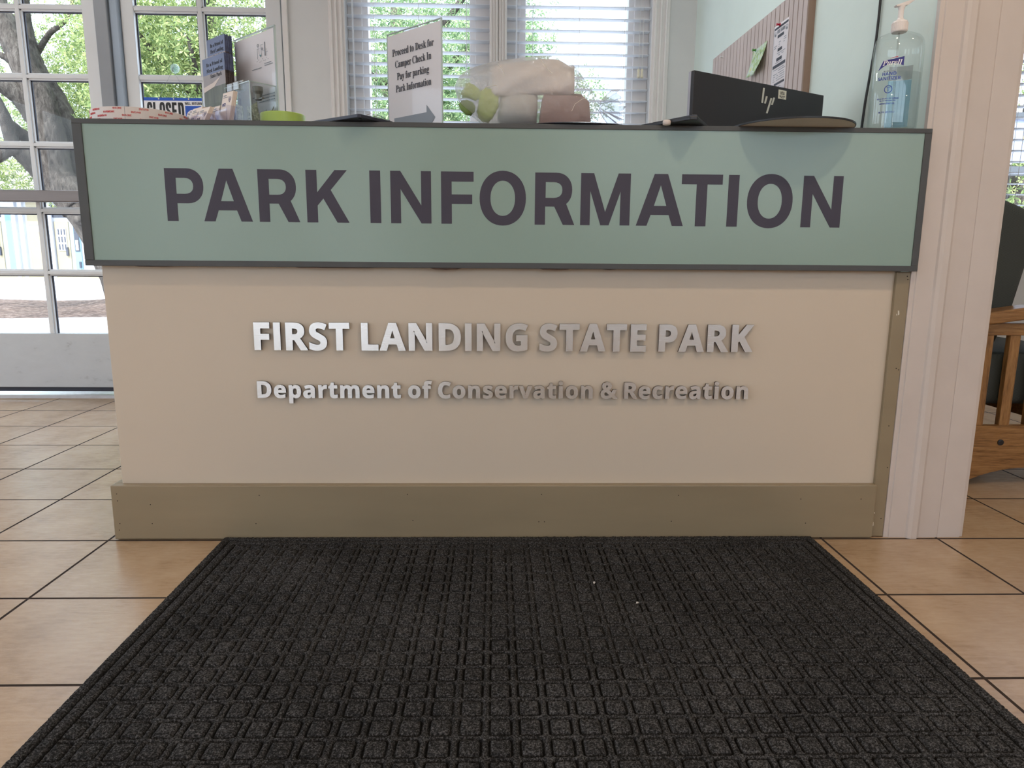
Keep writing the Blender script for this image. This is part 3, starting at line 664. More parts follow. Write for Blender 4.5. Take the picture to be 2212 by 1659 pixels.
f.box(-1.68, -1.08, -5.10, -5.05, 0, 0.12).box(-1.68, -1.08, -5.10, -5.05, 2.05, 2.15)
f.build('door_frame', M['door_white'], r)
MB().box(-1.68, -1.08, -5.08, -5.075, 0.12, 2.05).build('glass_pane', M['pane'], r)
structure(MB().box(4.6, 4.75, -5.0, YB, 0, CEIL).build('wall_far_right', M['wall']))

# ------------------------------------------------------------------ white casing on the end of the partition
prof = [(1.1005, 0.0), (1.1005, -0.014), (1.112, -0.014), (1.1135, -0.018), (1.160, -0.018), (1.163, -0.024), (1.172, -0.028), (1.188, -0.028),
        (1.192, -0.022), (1.198, -0.019), (1.252, -0.017), (1.2525, -0.015), (1.254, -0.015), (1.2545, -0.017), (1.318, -0.017), (1.3185, -0.011), (1.330, -0.011), (1.330, 0.0)]
structure(MB().prism([(a, b, 0.0) for a, b in prof], (0, 0, CEIL)).build('trim_1', M['casing'], bevel=0.0012))
structure(MB().box(-1.09, -1.062, 1.975, YB, 0, 2.5).build('trim_2', M['trim'], bevel=0.002))        # door casing beside the right-hand door

# ------------------------------------------------------------------ the pair of glazed doors
def scuffed_paint():
    m, nt, p = _nodes('scuffed_white_door_rail')
    vec = _coords(nt, (1, 1, 2.2))
    n = _noise(nt, vec, 7.0, 8, 0.7)
    nt.links.new(_ramp(nt, n, [(0.28, s2l(146, 148, 150)), (0.42, s2l(190, 193, 196)), (0.8, s2l(198, 201, 204))]), p.inputs['Base Color'])
    p.inputs['Roughness'].default_value = 0.38
    return m
M['scuff'] = scuffed_paint()
ROWS = [0.352, 0.68, 1.004, 1.337, 1.671, 2.0, 2.33]

def french_door(name, xs0, xg0, xg1, xs1, bar):
    r = srt(name, ((xs0 + xs1) / 2, 1.99, 0))
    f = MB()
    f.box(xs0, xg0, 1.972, 2.018, 0.055, 2.43).box(xg1, xs1, 1.972, 2.018, 0.055, 2.43)
    f.box(xg0, xg1, 1.972, 2.018, 2.33, 2.43)
    f.build('door_frame', M['door_white'], r, bevel=0.002)
    MB().box(xg0, xg1, 1.972, 2.018, 0.055, 0.352).build('bottom_rail', M['scuff'], r, bevel=0.002)
    mb = MB()
    xm = (xg0 + xg1) / 2
    g = MB()
    for z in ROWS[1:-1]:
        mb.box(xg0, xg1, 1.984, 2.012, z - 0.017, z + 0.017).box(xg0, xg1, 1.976, 2.018, z - 0.009, z + 0.009)
    mb.box(xm - 0.018, xm + 0.018, 1.984, 2.012, 0.352, 2.33).box(xm - 0.010, xm + 0.010, 1.975, 2.018, 0.352, 2.33)
    mb.build('muntins', M['door_white'], r, bevel=0.002)
    for z0, z1 in zip(ROWS, ROWS[1:]):
        for a, b in ((xg0, xm - 0.018), (xm + 0.018, xg1)):
            za, zb = z0 + (0.017 if z0 > 0.4 else 0), z1 - (0.017 if z1 < 2.3 else 0)
            g.box(a, a + 0.006, 1.996, 2.004, za, zb).box(b - 0.006, b, 1.996, 2.004, za, zb)
            g.box(a, b, 1.996, 2.004, zb - 0.005, zb)
    g.build('glazing_gasket', M['dark'], r)
    MB().box(xg0, xg1, 1.9985, 2.0015, 0.352, 2.33).build('glass_pane', M['pane'], r)
    if bar:
        b = MB().box(-2.60, -2.01, 1.890, 1.936, 1.042, 1.100).build('push_bar', M['bar'], r, bevel=0.004)
        c = MB().box(-2.70, -2.60, 1.886, 1.972, 1.036, 1.106).box(-2.03, -1.99, 1.895, 1.972, 1.046, 1.096)
        c.build('bar_end_bracket', M['alu'], b, bevel=0.004)
        MB().tube([(-2.622, 1.887, 1.071), (-2.622, 1.883, 1.071)], 0.005).build('screw', M['dark'], b)
    return r
french_door('door_1', -2.86, -2.735, -2.088, -2.006, True)
french_door('door_2', -1.895, -1.832, -1.170, -1.095, False)
structure(MB().box(-2.010, -1.945, 1.935, 2.03, 0.03, 2.46).build('trim_3', M['grey_metal'], bevel=0.004))
structure(MB().box(-1.946, -1.897, 1.952, 2.03, 0.03, 2.46).build('trim_4', M['blue_grey'], bevel=0.008))
structure(MB().box(-2.93, -2.86, 1.97, 2.1, 0, 2.46).box(-2.86, -1.09, 1.97, 2.1, 2.43, 2.46).build('trim_5', M['trim'], bevel=0.003))
structure(MB().prism([(-2.93, 1.935, 0.0), (-2.93, 1.955, 0.014), (-2.93, 2.08, 0.016), (-2.93, 2.16, 0.0)], (1.84, 0, 0)).build('trim_6', M['alu'], bevel=0.001))
structure(MB().box(-2.86, -1.09, 1.985, 2.005, 0.030, 0.055).build('trim_7', M['dark']))

# ------------------------------------------------------------------ windows with their casings
def window(n, x0, x1, cl, cr):
    r = srt('window_%d' % n, ((x0 + x1) / 2, 2.08, SILL))
    s = MB()
    s.box(x0, x0 + 0.105, 2.075, 2.135, SILL, HEAD).box(x1 - 0.11, x1, 2.075, 2.135, SILL, HEAD)
    s.box(x0, x1, 2.075, 2.135, SILL, SILL + 0.09).box(x0, x1, 2.075, 2.135, HEAD - 0.08, HEAD)
    s.box(x0, x0 + 0.075, 2.062, 2.08, SILL, HEAD).box(x1 - 0.08, x1, 2.062, 2.08, SILL, HEAD)
    s.build('window_frame', M['trim'], r, bevel=0.003)
    MB().box(x0 + 0.1, x1 - 0.1, 2.098, 2.102, SILL + 0.08, HEAD - 0.07).build('glass_pane', M['pane'], r)
    c = MB()
    for a, b in (cl, cr):
        if b > a:
            c.box(a, b, 1.972, YB, SILL - 0.09, HEAD + 0.09)
            w_ = b - a
            for k in (0.12, 0.42, 0.72):
                c.box(a + w_ * k, a + w_ * (k + 0.13), 1.964, 1.973, SILL - 0.09, HEAD + 0.09)
    c.box(x0 - 0.07, x1 + 0.07, 1.972, YB, HEAD, HEAD + 0.09)
    c.build('casing', M['trim'], r, bevel=0.003)
    MB().box(x0 - 0.08, x1 + 0.08, 1.945, 2.075, SILL - 0.03, SILL).build('window_sill', M['trim'], r, bevel=0.003)
window(1, *WIN[1], (-0.855, -0.772), (-0.034, 0.010))
window(2, *WIN[2], (0.012, 0.054), (0.802, 0.893))
window(3, *WIN[3], (2.65, 2.738), (3.747, 3.83))

# ------------------------------------------------------------------ outdoors: ground, planting bed, terrace building
def paving_material():
    m, nt, p = _nodes('light_concrete_paving')
    vec = _coords(nt)
    n = _noise(nt, vec, 0.9, 8, 0.65)
    nt.links.new(_ramp(nt, n, [(0.3, s2l(158, 158, 164)), (0.7, s2l(190, 190, 194))]), p.inputs['Base Color'])
    p.inputs['Roughness'].default_value = 0.85
    _bump(nt, _noise(nt, vec, 40, 4), 0.3, 0.01, p)
    return m
def mulch_material():
    m, nt, p = _nodes('leaf_litter_mulch')
    vec = _coords(nt)
    n = _noise(nt, vec, 14, 8, 0.75)
    nt.links.new(_ramp(nt, n, [(0.32, s2l(64, 50, 46)), (0.5, s2l(124, 106, 98)), (0.66, s2l(172, 156, 148))]), p.inputs['Base Color'])
    p.inputs['Roughness'].default_value = 0.95
    _bump(nt, n, 1.0, 0.05, p)
    return m
M['paving'] = paving_material()
M['mulch'] = mulch_material()
structure(MB().box(-70, 70, -45, 70, -0.32, -0.12).build('ground', M['paving']))
bed = MB()
nx, ny = 90, 24
bx0, bx1, by0, by1 = -16.0, 6.0, 8.3, 12.9
vs = []
for j in range(ny + 1):
    for i in range(nx + 1):
        a, b = i / nx, j / ny
        x = bx0 + a * (bx1 - bx0)
        e = min(b, 1 - b) * 4
        y = by0 + b * (by1 - by0) + 0.25 * math.sin(x * 0.9) + 0.12 * math.sin(x * 2.3 + 1)
        vs.append((x, y, -0.125 + 0.09 * min(1, e) * (0.75 + 0.25 * math.sin(x * 3 + y * 2)) + rnd.uniform(-0.012, 0.012) * min(1, e)))
bed.add(vs, [(j * (nx + 1) + i, j * (nx + 1) + i + 1, (j + 1) * (nx + 1) + i + 1, (j + 1) * (nx + 1) + i) for j in range(ny) for i in range(nx)])
o = bed.build('mulch_bed', M['mulch'], smooth=True)
tag(o, 'strip of brown leaf litter and mulch across the paving outside the left door', 'mulch', kind='stuff')

# ------------------------------------------------------------------ far building across the paving
M['bwhite'] = mat('white_building_trim', s2l(196, 200, 206), 0.6, var=0.02)
M['btan'] = mat('tan_siding_panel', s2l(160, 152, 126), 0.7, var=0.04, nscale=2)
M['bblue'] = mat('pale_blue_side_glass', s2l(120, 156, 180), 0.25, var=0.06, nscale=1.5)
M['bdark'] = mat('dark_pane', s2l(60, 66, 80), 0.2, var=0.1)
M['broof'] = mat('grey_roof', s2l(130, 128, 126), 0.8)
YF = 27.0
def bx(u, v=530):
    return aty(u, v, YF)[0]
bld = thing('terrace_building', (-15.5, YF + 2, -0.12), 'tan and white single storey building across the paving seen through left door', 'building')
zb, zt = -0.12, 3.3
xl, xr = -30.0, -6.0
b = MB().box(xl, xr, YF, YF + 6, zb, zt)
b.build('wall', M['bwhite'], bld)
MB().prism([(xl - 0.6, YF - 0.8, zt), (xl - 0.6, YF + 3, zt + 1.6), (xl - 0.6, YF + 6.8, zt)], (xr - xl + 1.2, 0, 0)).build('roof', M['broof'], bld)
MB().box(xl, xr, YF - 0.12, YF, zb, zb + 0.12).build('plinth', M['btan'], bld)
def fbox(u0, u1, z0, z1, d0=0.04, name='panel', m='btan', par=None, vy=530):
    return MB().box(bx(u0, vy), bx(u1, vy), YF - d0, YF + 0.02, z0, z1).build(name, M[m], par or bld)
for u0, u1 in ((-70, -20), (66, 96), (207, 235)):
    fbox(u0, u1, zb + 0.1, 1.72, name='siding_panel')
    fbox(u0, u1, 1.98, 2.9, name='siding_panel')
for u0, u1 in ((36, 44), (52, 60), (100, 107), (113, 121)):
    fbox(u0, u1, zb, zt, 0.14, name='pilaster', m='bwhite')
fbox(19, 33, zb + 0.15, 2.6, 0.05, name='side_window', m='bblue')
def tan_door(u0, u1):
    d = fbox(u0, u1, zb + 0.02, 2.12, 0.05, name='door')
    x0, x1 = bx(u0), bx(u1)
    w_ = x1 - x0
    a, c = x0 + 0.18 * w_, x1 - 0.18 * w_
    MB().box(a, c, YF - 0.075, YF - 0.045, 0.98, 1.86).build('window_grid', M['bwhite'], d)
    g = MB()
    for i in range(3):
        for j in range(3):
            sx, sz = (c - a) / 3, 0.88 / 3
            g.box(a + sx * i + 0.035, a + sx * (i + 1) - 0.035, YF - 0.085, YF - 0.07, 0.98 + sz * j + 0.035, 0.98 + sz * (j + 1) - 0.035)
    g.build('pane', M['bdark'], d)
    MB().box(x1 - 0.15, x1 - 0.07, YF - 0.11, YF - 0.05, 0.78, 1.12).build('handle', M['bdark'], d)
    fbox(u0 - 3, u1 + 1, 2.28, 2.75, 0.05, name='transom', m='bdark')
tan_door(123, 153)
tan_door(-24, 8)
sw = fbox(162, 176, zb + 0.25, 2.45, 0.05, name='side_window', m='bblue')
MB().box(bx(164), bx(174), YF - 0.07, YF - 0.05, 0.95, 1.9).build('dark_pane', M['bdark'], sw)
MB().box(bx(166), bx(172), YF - 0.09, YF - 0.07, 1.0, 1.4).build('notice', M['bwhite'], sw)
MB().box(bx(170), bx(174), YF - 0.09, YF - 0.05, 0.3, 0.55).build('notice', M['bdark'], sw)

# ------------------------------------------------------------------ trees
def bark_material():
    m, nt, p = _nodes('grey_ridged_bark')
    vec = _coords(nt, (1, 1, 0.35))
    n = _noise(nt, vec, 22, 6, 0.7)
    n2 = _noise(nt, vec, 3, 3)
    add = nt.nodes.new('ShaderNodeMath')
    add.operation = 'MULTIPLY_ADD'
    add.inputs[1].default_value = 0.5
    nt.links.new(n2, add.inputs[0])
    nt.links.new(n, add.inputs[2])
    nt.links.new(_ramp(nt, add.outputs[0], [(0.52, s2l(40, 37, 36)), (0.75, s2l(88, 82, 78)), (0.95, s2l(118, 113, 108))]), p.inputs['Base Color'])
    p.inputs['Roughness'].default_value = 0.95
    _bump(nt, n, 1.0, 0.06, p)
    return m
def leaf_material(name, lo, mid, hi):
    m, nt, p = _nodes(name)
    out = nt.nodes['Material Output']
    nt.nodes.remove(p)
    ge = nt.nodes.new('ShaderNodeNewGeometry')
    c = _ramp(nt, ge.outputs['Random Per Island'], [(0.0, lo), (0.5, mid), (1.0, hi)])
    df = nt.nodes.new('ShaderNodeBsdfDiffuse')
    tl = nt.nodes.new('ShaderNodeBsdfTranslucent')
    mx = nt.nodes.new('ShaderNodeMixShader')
    mx.inputs[0].default_value = 0.45
    nt.links.new(c, df.inputs[0])
    nt.links.new(c, tl.inputs[0])
    nt.links.new(df.outputs[0], mx.inputs[1])
    nt.links.new(tl.outputs[0], mx.inputs[2])
    nt.links.new(mx.outputs[0], out.inputs['Surface'])
    return m
M['bark'] = bark_material()
M['leaf'] = leaf_material('oak_leaf', s2l(100, 124, 80), s2l(150, 170, 114), s2l(200, 208, 150))
M['leaf2'] = leaf_material('bluish_leaf', s2l(96, 126, 92), s2l(136, 164, 120), s2l(186, 202, 158))

def foliage(name, m, parent, blobs, n, L=0.078, W=0.025, per=6):
    "whorls of pointed leaves scattered through ellipsoids (centre, radii, weight)"
    wts = np.array([b[2] for b in blobs], float)
    wts /= wts.sum()
    pick = rng.choice(len(blobs), size=n, p=wts)
    cs = np.array([b[0] for b in blobs], float)[pick]
    rs = np.array([b[1] for b in blobs], float)[pick]
    d = rng.normal(size=(n, 3))
    d /= np.linalg.norm(d, axis=1)[:, None]
    pos = cs + d * rs * (rng.random(n) ** 0.5)[:, None]
    # every whorl has an axis and its leaves fan out from it
    ax = rng.normal(size=(n, 3)) + np.array([0, -0.3, 0.7])
    ax /= np.linalg.norm(ax, axis=1)[:, None]
    t = np.cross(ax, rng.normal(size=(n, 3)))
    t /= np.linalg.norm(t, axis=1)[:, None]
    b = np.cross(ax, t)
    V = np.zeros((n, per, 4, 3))
    for k in range(per):
        g = 2 * math.pi * k / per + rng.random(n) * 0.7
        dr = np.cos(g)[:, None] * t + np.sin(g)[:, None] * b + ax * rng.uniform(-0.1, 0.6, n)[:, None]
        dr /= np.linalg.norm(dr, axis=1)[:, None]
        sd = np.cross(dr, ax)
        sd /= np.linalg.norm(sd, axis=1)[:, None] + 1e-9
        l = (L * rng.uniform(0.7, 1.3, n))[:, None]
        w_ = W * rng.uniform(0.8, 1.2, n)[:, None]
        V[:, k, 0] = pos + dr * 0.006
        V[:, k, 1] = pos + dr * l * 0.55 + sd * w_ / 2
        V[:, k, 2] = pos + dr * l - ax * l * 0.12
        V[:, k, 3] = pos + dr * l * 0.55 - sd * w_ / 2
    V = V.reshape(-1, 3) - np.array(parent.location)
    me = bpy.data.meshes.new(name)
    nf = n * per
    me.vertices.add(nf * 4)
    me.vertices.foreach_set('co', V.ravel())
    me.loops.add(nf * 4)
    me.loops.foreach_set('vertex_index', np.arange(nf * 4, dtype=np.int32))
    me.polygons.add(nf)
    me.polygons.foreach_set('loop_start', np.arange(0, nf * 4, 4, dtype=np.int32))
    me.update(calc_edges=True)
    me.materials.append(m)
    o = bpy.data.objects.new(name, me)
    col.objects.link(o)
    o.parent = parent
    return o

def limb(pix, depth, r0, r1, steps=5, wob=0.03):
    "a limb through picture points, standing at its own distance; returns centre line and radii"
    pts = []
    n = len(pix)
    for i, q in enumerate(pix):
        dd = depth[0] + (depth[1] - depth[0]) * i / (n - 1)
        pts.append(aty(q[0], q[1], dd))
    out, rr = [], []
    P = [pts[0]] + pts + [pts[-1]]
    for i in range(1, len(P) - 2):
        for k in range(steps):
            t = k / steps
            a, b_, c, d = P[i - 1], P[i], P[i + 1], P[i + 2]
            out.append(0.5 * (2 * b_ + (c - a) * t + (2 * a - 5 * b_ + 4 * c - d) * t * t + (3 * b_ - a - 3 * c + d) * t ** 3))
    out.append(pts[-1])
    m_ = len(out)
    for i in range(m_):
        s = i / (m_ - 1)
        rr.append((r0 + (r1 - r0) * s) * (1 + rnd.uniform(-0.05, 0.05)))
    return out, rr

oak = thing('oak_tree', (-5.9, 9.6, -0.1), 'big grey barked oak with several thick leaning limbs outside the left door', 'tree')
tk = MB()
base = aty(292, 655, 9.6)
trunk = [(base[0] + 0.1, 9.6, -0.14)] + [tuple(aty(u, v, 9.6)) for u, v in ((268, 590), (230, 522), (192, 470), (158, 428))]
tk.tube(trunk, [0.46, 0.36, 0.31, 0.27, 0.25], 16)
MAIN = []
def put(pix, dep, r0, r1, name='limb'):
    c_, r_ = limb(pix, dep, r0, r1)
    MAIN.append((name, c_, r_))
put([(172, 448), (140, 408), (122, 378), (112, 330), (106, 290), (92, 235), (75, 190), (62, 165), (45, 125), (28, 90), (12, 55), (-8, 10), (-30, -60)], (9.6, 9.6), 0.27, 0.15)
put([(215, 500), (186, 430), (169, 370), (158, 315), (150, 285), (135, 245), (112, 200), (88, 165), (72, 130), (62, 95), (50, 40), (45, -40)], (9.9, 10.3), 0.22, 0.10)
put([(112, 400), (88, 372), (66, 348), (40, 326), (18, 322), (-20, 345)], (9.6, 9.0), 0.16, 0.10)
put([(102, 292), (72, 246), (50, 216), (24, 194), (-2, 180), (-40, 168)], (9.7, 9.3), 0.17, 0.12)
put([(92, 335), (66, 306), (38, 284), (10, 262), (-25, 236)], (9.8, 9.2), 0.10, 0.08)
put([(30, 318), (18, 280), (5, 245), (-20, 200)], (9.2, 9.0), 0.10, 0.08)
put([(62, 165), (30, 138), (8, 122), (-25, 108)], (9.6, 9.4), 0.06, 0.04)
put([(72, 130), (105, 75), (130, 55), (150, 30), (165, -40)], (10.3, 10.0), 0.05, 0.02)
tr = tk.build('trunk', M['bark'], oak, smooth=True)
for name, c_, r_ in MAIN:
    MB().tube(c_, r_, 12).build(name, M['bark'], oak, smooth=True)
kn = aty(168, 474, 9.28)
k_ = MB()
for R_, d_ in ((0.085, 0.0), (0.05, -0.02)):
    k_.tube([kn + (0, 0.12, 0), kn + (0, d_, 0)], [R_ * 1.25, R_], 14)
k_.build('knot', M['bark'], tr, smooth=True)
foliage('foliage', M['leaf'], oak, [((-8.0, 11.8, 3.6), (2.0, 1.2, 2.0), 6), ((-6.6, 11.4, 3.4), (1.2, 1.0, 2.0), 4), ((-5.6, 10.6, 3.9), (1.4, 0.8, 1.6), 4), ((-5.0, 8.2, 3.6), (0.75, 0.7, 1.1), 1.6), ((-4.9, 8.0, 2.4), (0.55, 0.8, 0.5), 0.7),
                                    ((-7.6, 11.5, 2.4), (1.6, 1.2, 0.8), 2.2), ((-6.2, 11.6, 2.1), (1.6, 1.0, 0.7), 1.6), ((-8.6, 9.5, 2.2), (1.0, 1.4, 0.6), 1.0),
                                    ((-6.4, 9.6, 5.6), (3.0, 1.6, 0.8), 2.0), ((-9.0, 4.5, 6.2), (3.6, 3.2, 0.5), 2.6), ((-14.0, 8.0, 6.6), (3.0, 4.0, 0.5), 2.0), ((-6.0, 1.0, 6.2), (2.5, 2.0, 0.4), 1.2)], 16000)

def tree(x, y, h, blobs, n, label, m='leaf', lean=0.2, r=0.18, L=0.078):
    t = thing('shade_tree', (x, y, -0.12), label, 'tree', None)
    tb = MB()
    tb.tube([(x, y, -0.14), (x + lean * 0.3, y, h * 0.35), (x + lean, y + 0.1, h * 0.7), (x + lean * 1.2, y + 0.2, h)], [r * 1.3, r, r * 0.8, r * 0.5], 12)
    tb.build('trunk', M['bark'], t, smooth=True)
    for k in range(6):
        a = rnd.uniform(0, 6.28)
        z0 = h * rnd.uniform(0.45, 0.85)
        ln = rnd.uniform(0.8, 1.7)
        p0 = np.array((x + lean * z0 / h, y + 0.1, z0))
        MB().tube([p0, p0 + (math.cos(a) * ln * 0.5, math.sin(a) * ln * 0.5, ln * 0.3), p0 + (math.cos(a) * ln, math.sin(a) * ln, ln * 0.75)],
                  [r * 0.5, r * 0.32, r * 0.12], 8).build('branch', M['bark'], t, smooth=True)
    foliage('foliage', M[m], t, blobs, n, L)
    return t
c1 = aty(420, 240, 9.0)
tree(c1[0], 9.0, 4.6, [((c1[0] + 0.2, 8.6, 3.6), (1.7, 1.2, 1.6), 5), ((c1[0] - 0.5, 9.0, 2.5), (1.0, 0.8, 0.6), 1.0), ((c1[0] + 1.5, 8.8, 3.0), (0.9, 1.0, 1.4), 2)], 5000,
     'leafy tree with brown twiggy branches outside the right-hand glazed door')
tree(-1.3, 9.5, 4.6, [((-1.0, 9.2, 3.2), (1.9, 1.2, 1.7), 4), ((-1.2, 9.6, 1.9), (1.8, 1.0, 0.9), 2)], 6200, 'dense bright green tree behind the left blind', lean=-0.2, m='leaf2')
tree(0.55, 11.5, 4.4, [((0.75, 9.6, 2.6), (0.6, 0.7, 0.9), 2.2), ((0.4, 9.6, 4.0), (0.6, 0.6, 0.6), 1.0), ((1.3, 9.8, 3.3), (0.6, 0.6, 0.45), .7), ((1.6, 9.6, 2.3), (0.5, 0.5, 0.4), 0.6)], 1400,
     'sparse small leaved tree against white sky behind the right blind', m='leaf2', r=0.07)
c3 = aty(2200, 390, 8.0)
tree(c3[0], 8.0, 3.6, [((c3[0] + 0.3, 7.6, 2.1), (1.0, 0.8, 0.8), 3), ((c3[0], 7.8, 3.4), (1.3, 0.9, 0.9), 2)], 900, 'tree behind the blind of the waiting room window at far right', m='leaf', r=0.22)
# tree line further back
for i, (x, y, s, lb) in enumerate(((-19.0, 37.0, 2.2, 'distant tree furthest left behind the terrace building'), (-11.0, 36.0, 2.2, 'distant tree behind the main oak trunk and the terrace building'),
                                   (-4.8, 17.0, 1.4, 'distant tree seen behind the right-hand glazed door'), (-1.6, 17.0, 1.4, 'distant tree seen behind the left blind'))):
    tree(x, y, 5.2, [((x, y, 4.6), (2.2 * s, 1.4, 1.9), 3), ((x + 0.6, y - 0.4, 6.6), (1.9 * s, 1.3, 1.6), 2)], 2300, lb, m='leaf2' if i % 2 else 'leaf', r=0.25, L=0.17)

# blue-grey sign between two posts beyond the waiting room window
sg = thing('outdoor_sign_board', (3.9, 5.0, -0.12), 'blue grey sign board with yellow curved mark behind the far right blind', 'sign')
q0, q1 = aty(2150, 258, 5.0), aty(2290, 352, 5.0)
MB().box(q0[0] - 0.1, q1[0] + 0.4, 4.98, 5.02, q1[2], q0[2]).build('panel', mat('blue_grey_sign_panel', s2l(150, 160, 186), 0.5), sg)
fr = MB().box(q0[0] - 0.2, q1[0] + 0.5, 4.96, 5.04, q0[2], q0[2] + 0.06).box(q0[0] - 0.2, q1[0] + 0.5, 4.96, 5.04, q1[2] - 0.12, q1[2] - 0.04)
for a in (q0[0] - 0.2, q1[0] + 0.42):
    fr.box(a, a + 0.08, 4.96, 5.04, -0.14, q0[2] + 0.06)
fr.build('post_frame', mat('dark_sign_frame', s2l(86, 92, 98), 0.6), sg)
ya = aty(2214, 298, 4.97)
MB().tube([ya + (0.05 * math.cos(a) + 0.05, -0.0, 0.06 * math.sin(a)) for a in np.linspace(0.2, 3.4, 10)], 0.014, 6).build('yellow_mark', mat('yellow_sign_mark', s2l(220, 200, 140), 0.5), sg)

# ------------------------------------------------------------------ venetian blinds
M['slat'] = mat('white_blind_slat', s2l(240, 241, 243), 0.45, var=0.01)
_nt = M['slat'].node_tree
_p, _o = _nt.nodes['Principled BSDF'], _nt.nodes['Material Output']
_t, _m = _nt.nodes.new('ShaderNodeBsdfTranslucent'), _nt.nodes.new('ShaderNodeMixShader')
_t.inputs[0].default_value = (0.88, 0.9, 0.93, 1)
_m.inputs[0].default_value = 0.62
_nt.links.new(_p.outputs[0], _m.inputs[1])
_nt.links.new(_t.outputs[0], _m.inputs[2])
_nt.links.new(_m.outputs[0], _o.inputs['Surface'])
M['string'] = mat('blind_cord', s2l(222, 222, 220), 0.7, var=0)
M['tassel'] = mat('ivory_cord_tassel', s2l(228, 222, 200), 0.5, var=0)
def blind(n, x0, x1, zbot, label, wand, cords, ztop=HEAD, z_ref=2.056, tilt=0.0):
    t = thing('window_blind', ((x0 + x1) / 2, 2.03, zbot), label, 'blind', 'white slatted window blinds')
    s = MB()
    z = z_ref + 0.0572 * math.floor((ztop - 0.08 - z_ref) / 0.0572)
    while z > zbot + 0.03:
        dz = 0.028 * math.sin(math.radians(tilt))
        prof_ = []
        for k in range(5):
            a = -1 + k / 2
            prof_.append((2.032 + 0.028 * a, z + dz * a + 0.002 * (1 - a * a)))
        vs_, fs_ = [], []
        for xx in (x0, x1):
            vs_ += [(xx, a, b) for a, b in prof_] + [(xx, a, b - 0.003) for a, b in prof_[::-1]]
        for i in range(10):
            j = (i + 1) % 10
            fs_.append((i, j, 10 + j, 10 + i))
        fs_ += [tuple(range(10))[::-1], tuple(range(10, 20))]
        s.add(vs_, fs_)
        z -= 0.0572
    s.build('slats', M['slat'], t)
    MB().box(x0, x1, 2.0, 2.06, HEAD - 0.055, HEAD - 0.002).build('head_rail', M['slat'], t, bevel=0.003)
    MB().box(x0, x1, 2.008, 2.056, zbot, zbot + 0.022).build('bottom_rail', M['slat'], t, bevel=0.003)
    st = MB()
    for f in cords:
        for yy in (2.001, 2.063):
            st.box(f - 0.0009, f + 0.0009, yy - 0.0009, yy + 0.0009, zbot, HEAD - 0.02)
    st.build('ladder_cord', M['string'], t)
    if wand:
        MB().tube([(wand, 1.992, HEAD - 0.05), (wand, 1.992, 1.25)], 0.0045, 8).build('tilt_wand', M['slat'], t)
    return t
blind(1, -0.769, -0.036, SILL + 0.003, 'white slatted blind in the left window, behind the arrow sign', -0.735, (-0.63, -0.40, -0.155))
b2 = blind(2, 0.056, 0.80, SILL + 0.003, 'white slatted blind in the right window, with two ivory cord tassels', 0.104, (0.19, 0.43, 0.665), z_ref=2.056, tilt=4)
for dx in (-0.009, 0.009):
    cd = MB().tube([(0.752 + dx, 1.99, HEAD - 0.05), (0.752 + dx, 1.99, 1.745)], 0.0011, 6).build('lift_cord', M['string'], b2)
    MB().lathe([(0.002, 1.752), (0.0075, 1.745), (0.0055, 1.732), (0.0085, 1.712), (0.006, 1.706)], 0.752 + dx, 1.99, 14).build('tassel', M['tassel'], cd, smooth=True)
blind(3, 2.74, 3.745, SILL + 0.003, 'white slatted blind in the waiting room window at far right', None, (2.84, 3.24, 3.64))

# ------------------------------------------------------------------ reception desk
M['cream'] = mat('cream_desk_paint', s2l(208, 195, 178), 0.42, var=0.015, nscale=2.5, bump=0.06, bscale=70)
M['olive'] = mat('olive_brown_trim_paint', s2l(146, 132, 108), 0.38, var=0.07, nscale=5, bump=0.05, bscale=50, stretch=(0.4, 1, 2))
M['chip'] = mat('chipped_wood_edge', s2l(78, 58, 48), 0.8, var=0.3, nscale=60)
M['white_chip'] = mat('chipped_paint_white', s2l(226, 220, 208), 0.6, var=0)
M['nail'] = mat('nail_hole', s2l(40, 32, 26), 0.9, var=0)
desk = thing('reception_desk', (0.04, 0.3, 0), 'long cream reception desk with olive brown base board and trim', 'reception desk')
MB().box(-1.021, 1.08, 0.0, 0.022, 0.02, 1.085).build('front_panel', M['cream'], desk, bevel=0.0015)
MB().box(-1.021, -0.999, 0.022, 0.72, 0.0, 1.085).build('side_panel', M['cream'], desk, bevel=0.0015)
bb = MB().box(-1.042, 1.063, -0.0235, 0.0, 0.003, 0.156).box(-1.042, -1.021, 0.0, 0.72, 0.003, 0.156).build('base_board', M['olive'], desk, bevel=0.002)
ct = MB().box(1.0635, 1.1, -0.012, 0.0, 0.002, 0.742).build('corner_trim', M['olive'], desk, bevel=0.0015)
ctop = MB()
ctop.prism([(-1.04, -0.0012, 1.086), (1.095, -0.0012, 1.086), (1.095, 0.125, 1.086), (0.36, 0.125, 1.086), (0.36, 0.47, 1.086), (-1.04, 0.47, 1.086)], (0, 0, 0.0143))
ctop.build('countertop', mat('dark_grey_laminate', s2l(92, 92, 92), 0.4), desk, bevel=0.001)
MB().box(-0.99, 1.0, 0.023, 0.78, 0.72, 0.745).build('work_surface', mat('grey_work_surface', s2l(170, 168, 164), 0.5), desk)
for u, v in ((252, 1067), (254, 1082), (259, 1131), (258, 1145), (325, 1090), (329, 1131), (560, 1070), (553, 1131), (880, 1068), (892, 1124), (1170, 1068), (1164, 1127), (1176, 1127), (1466, 1070), (1450, 1126),
             (1730, 1078), (1740, 1130), (1860, 1078)):
    q = aty(u, v, -0.0235)
    MB().tube([q + (0, 0.001, 0), q + (0, -0.0004, 0)], 0.0014, 8).build('nail_hole', M['nail'], bb)
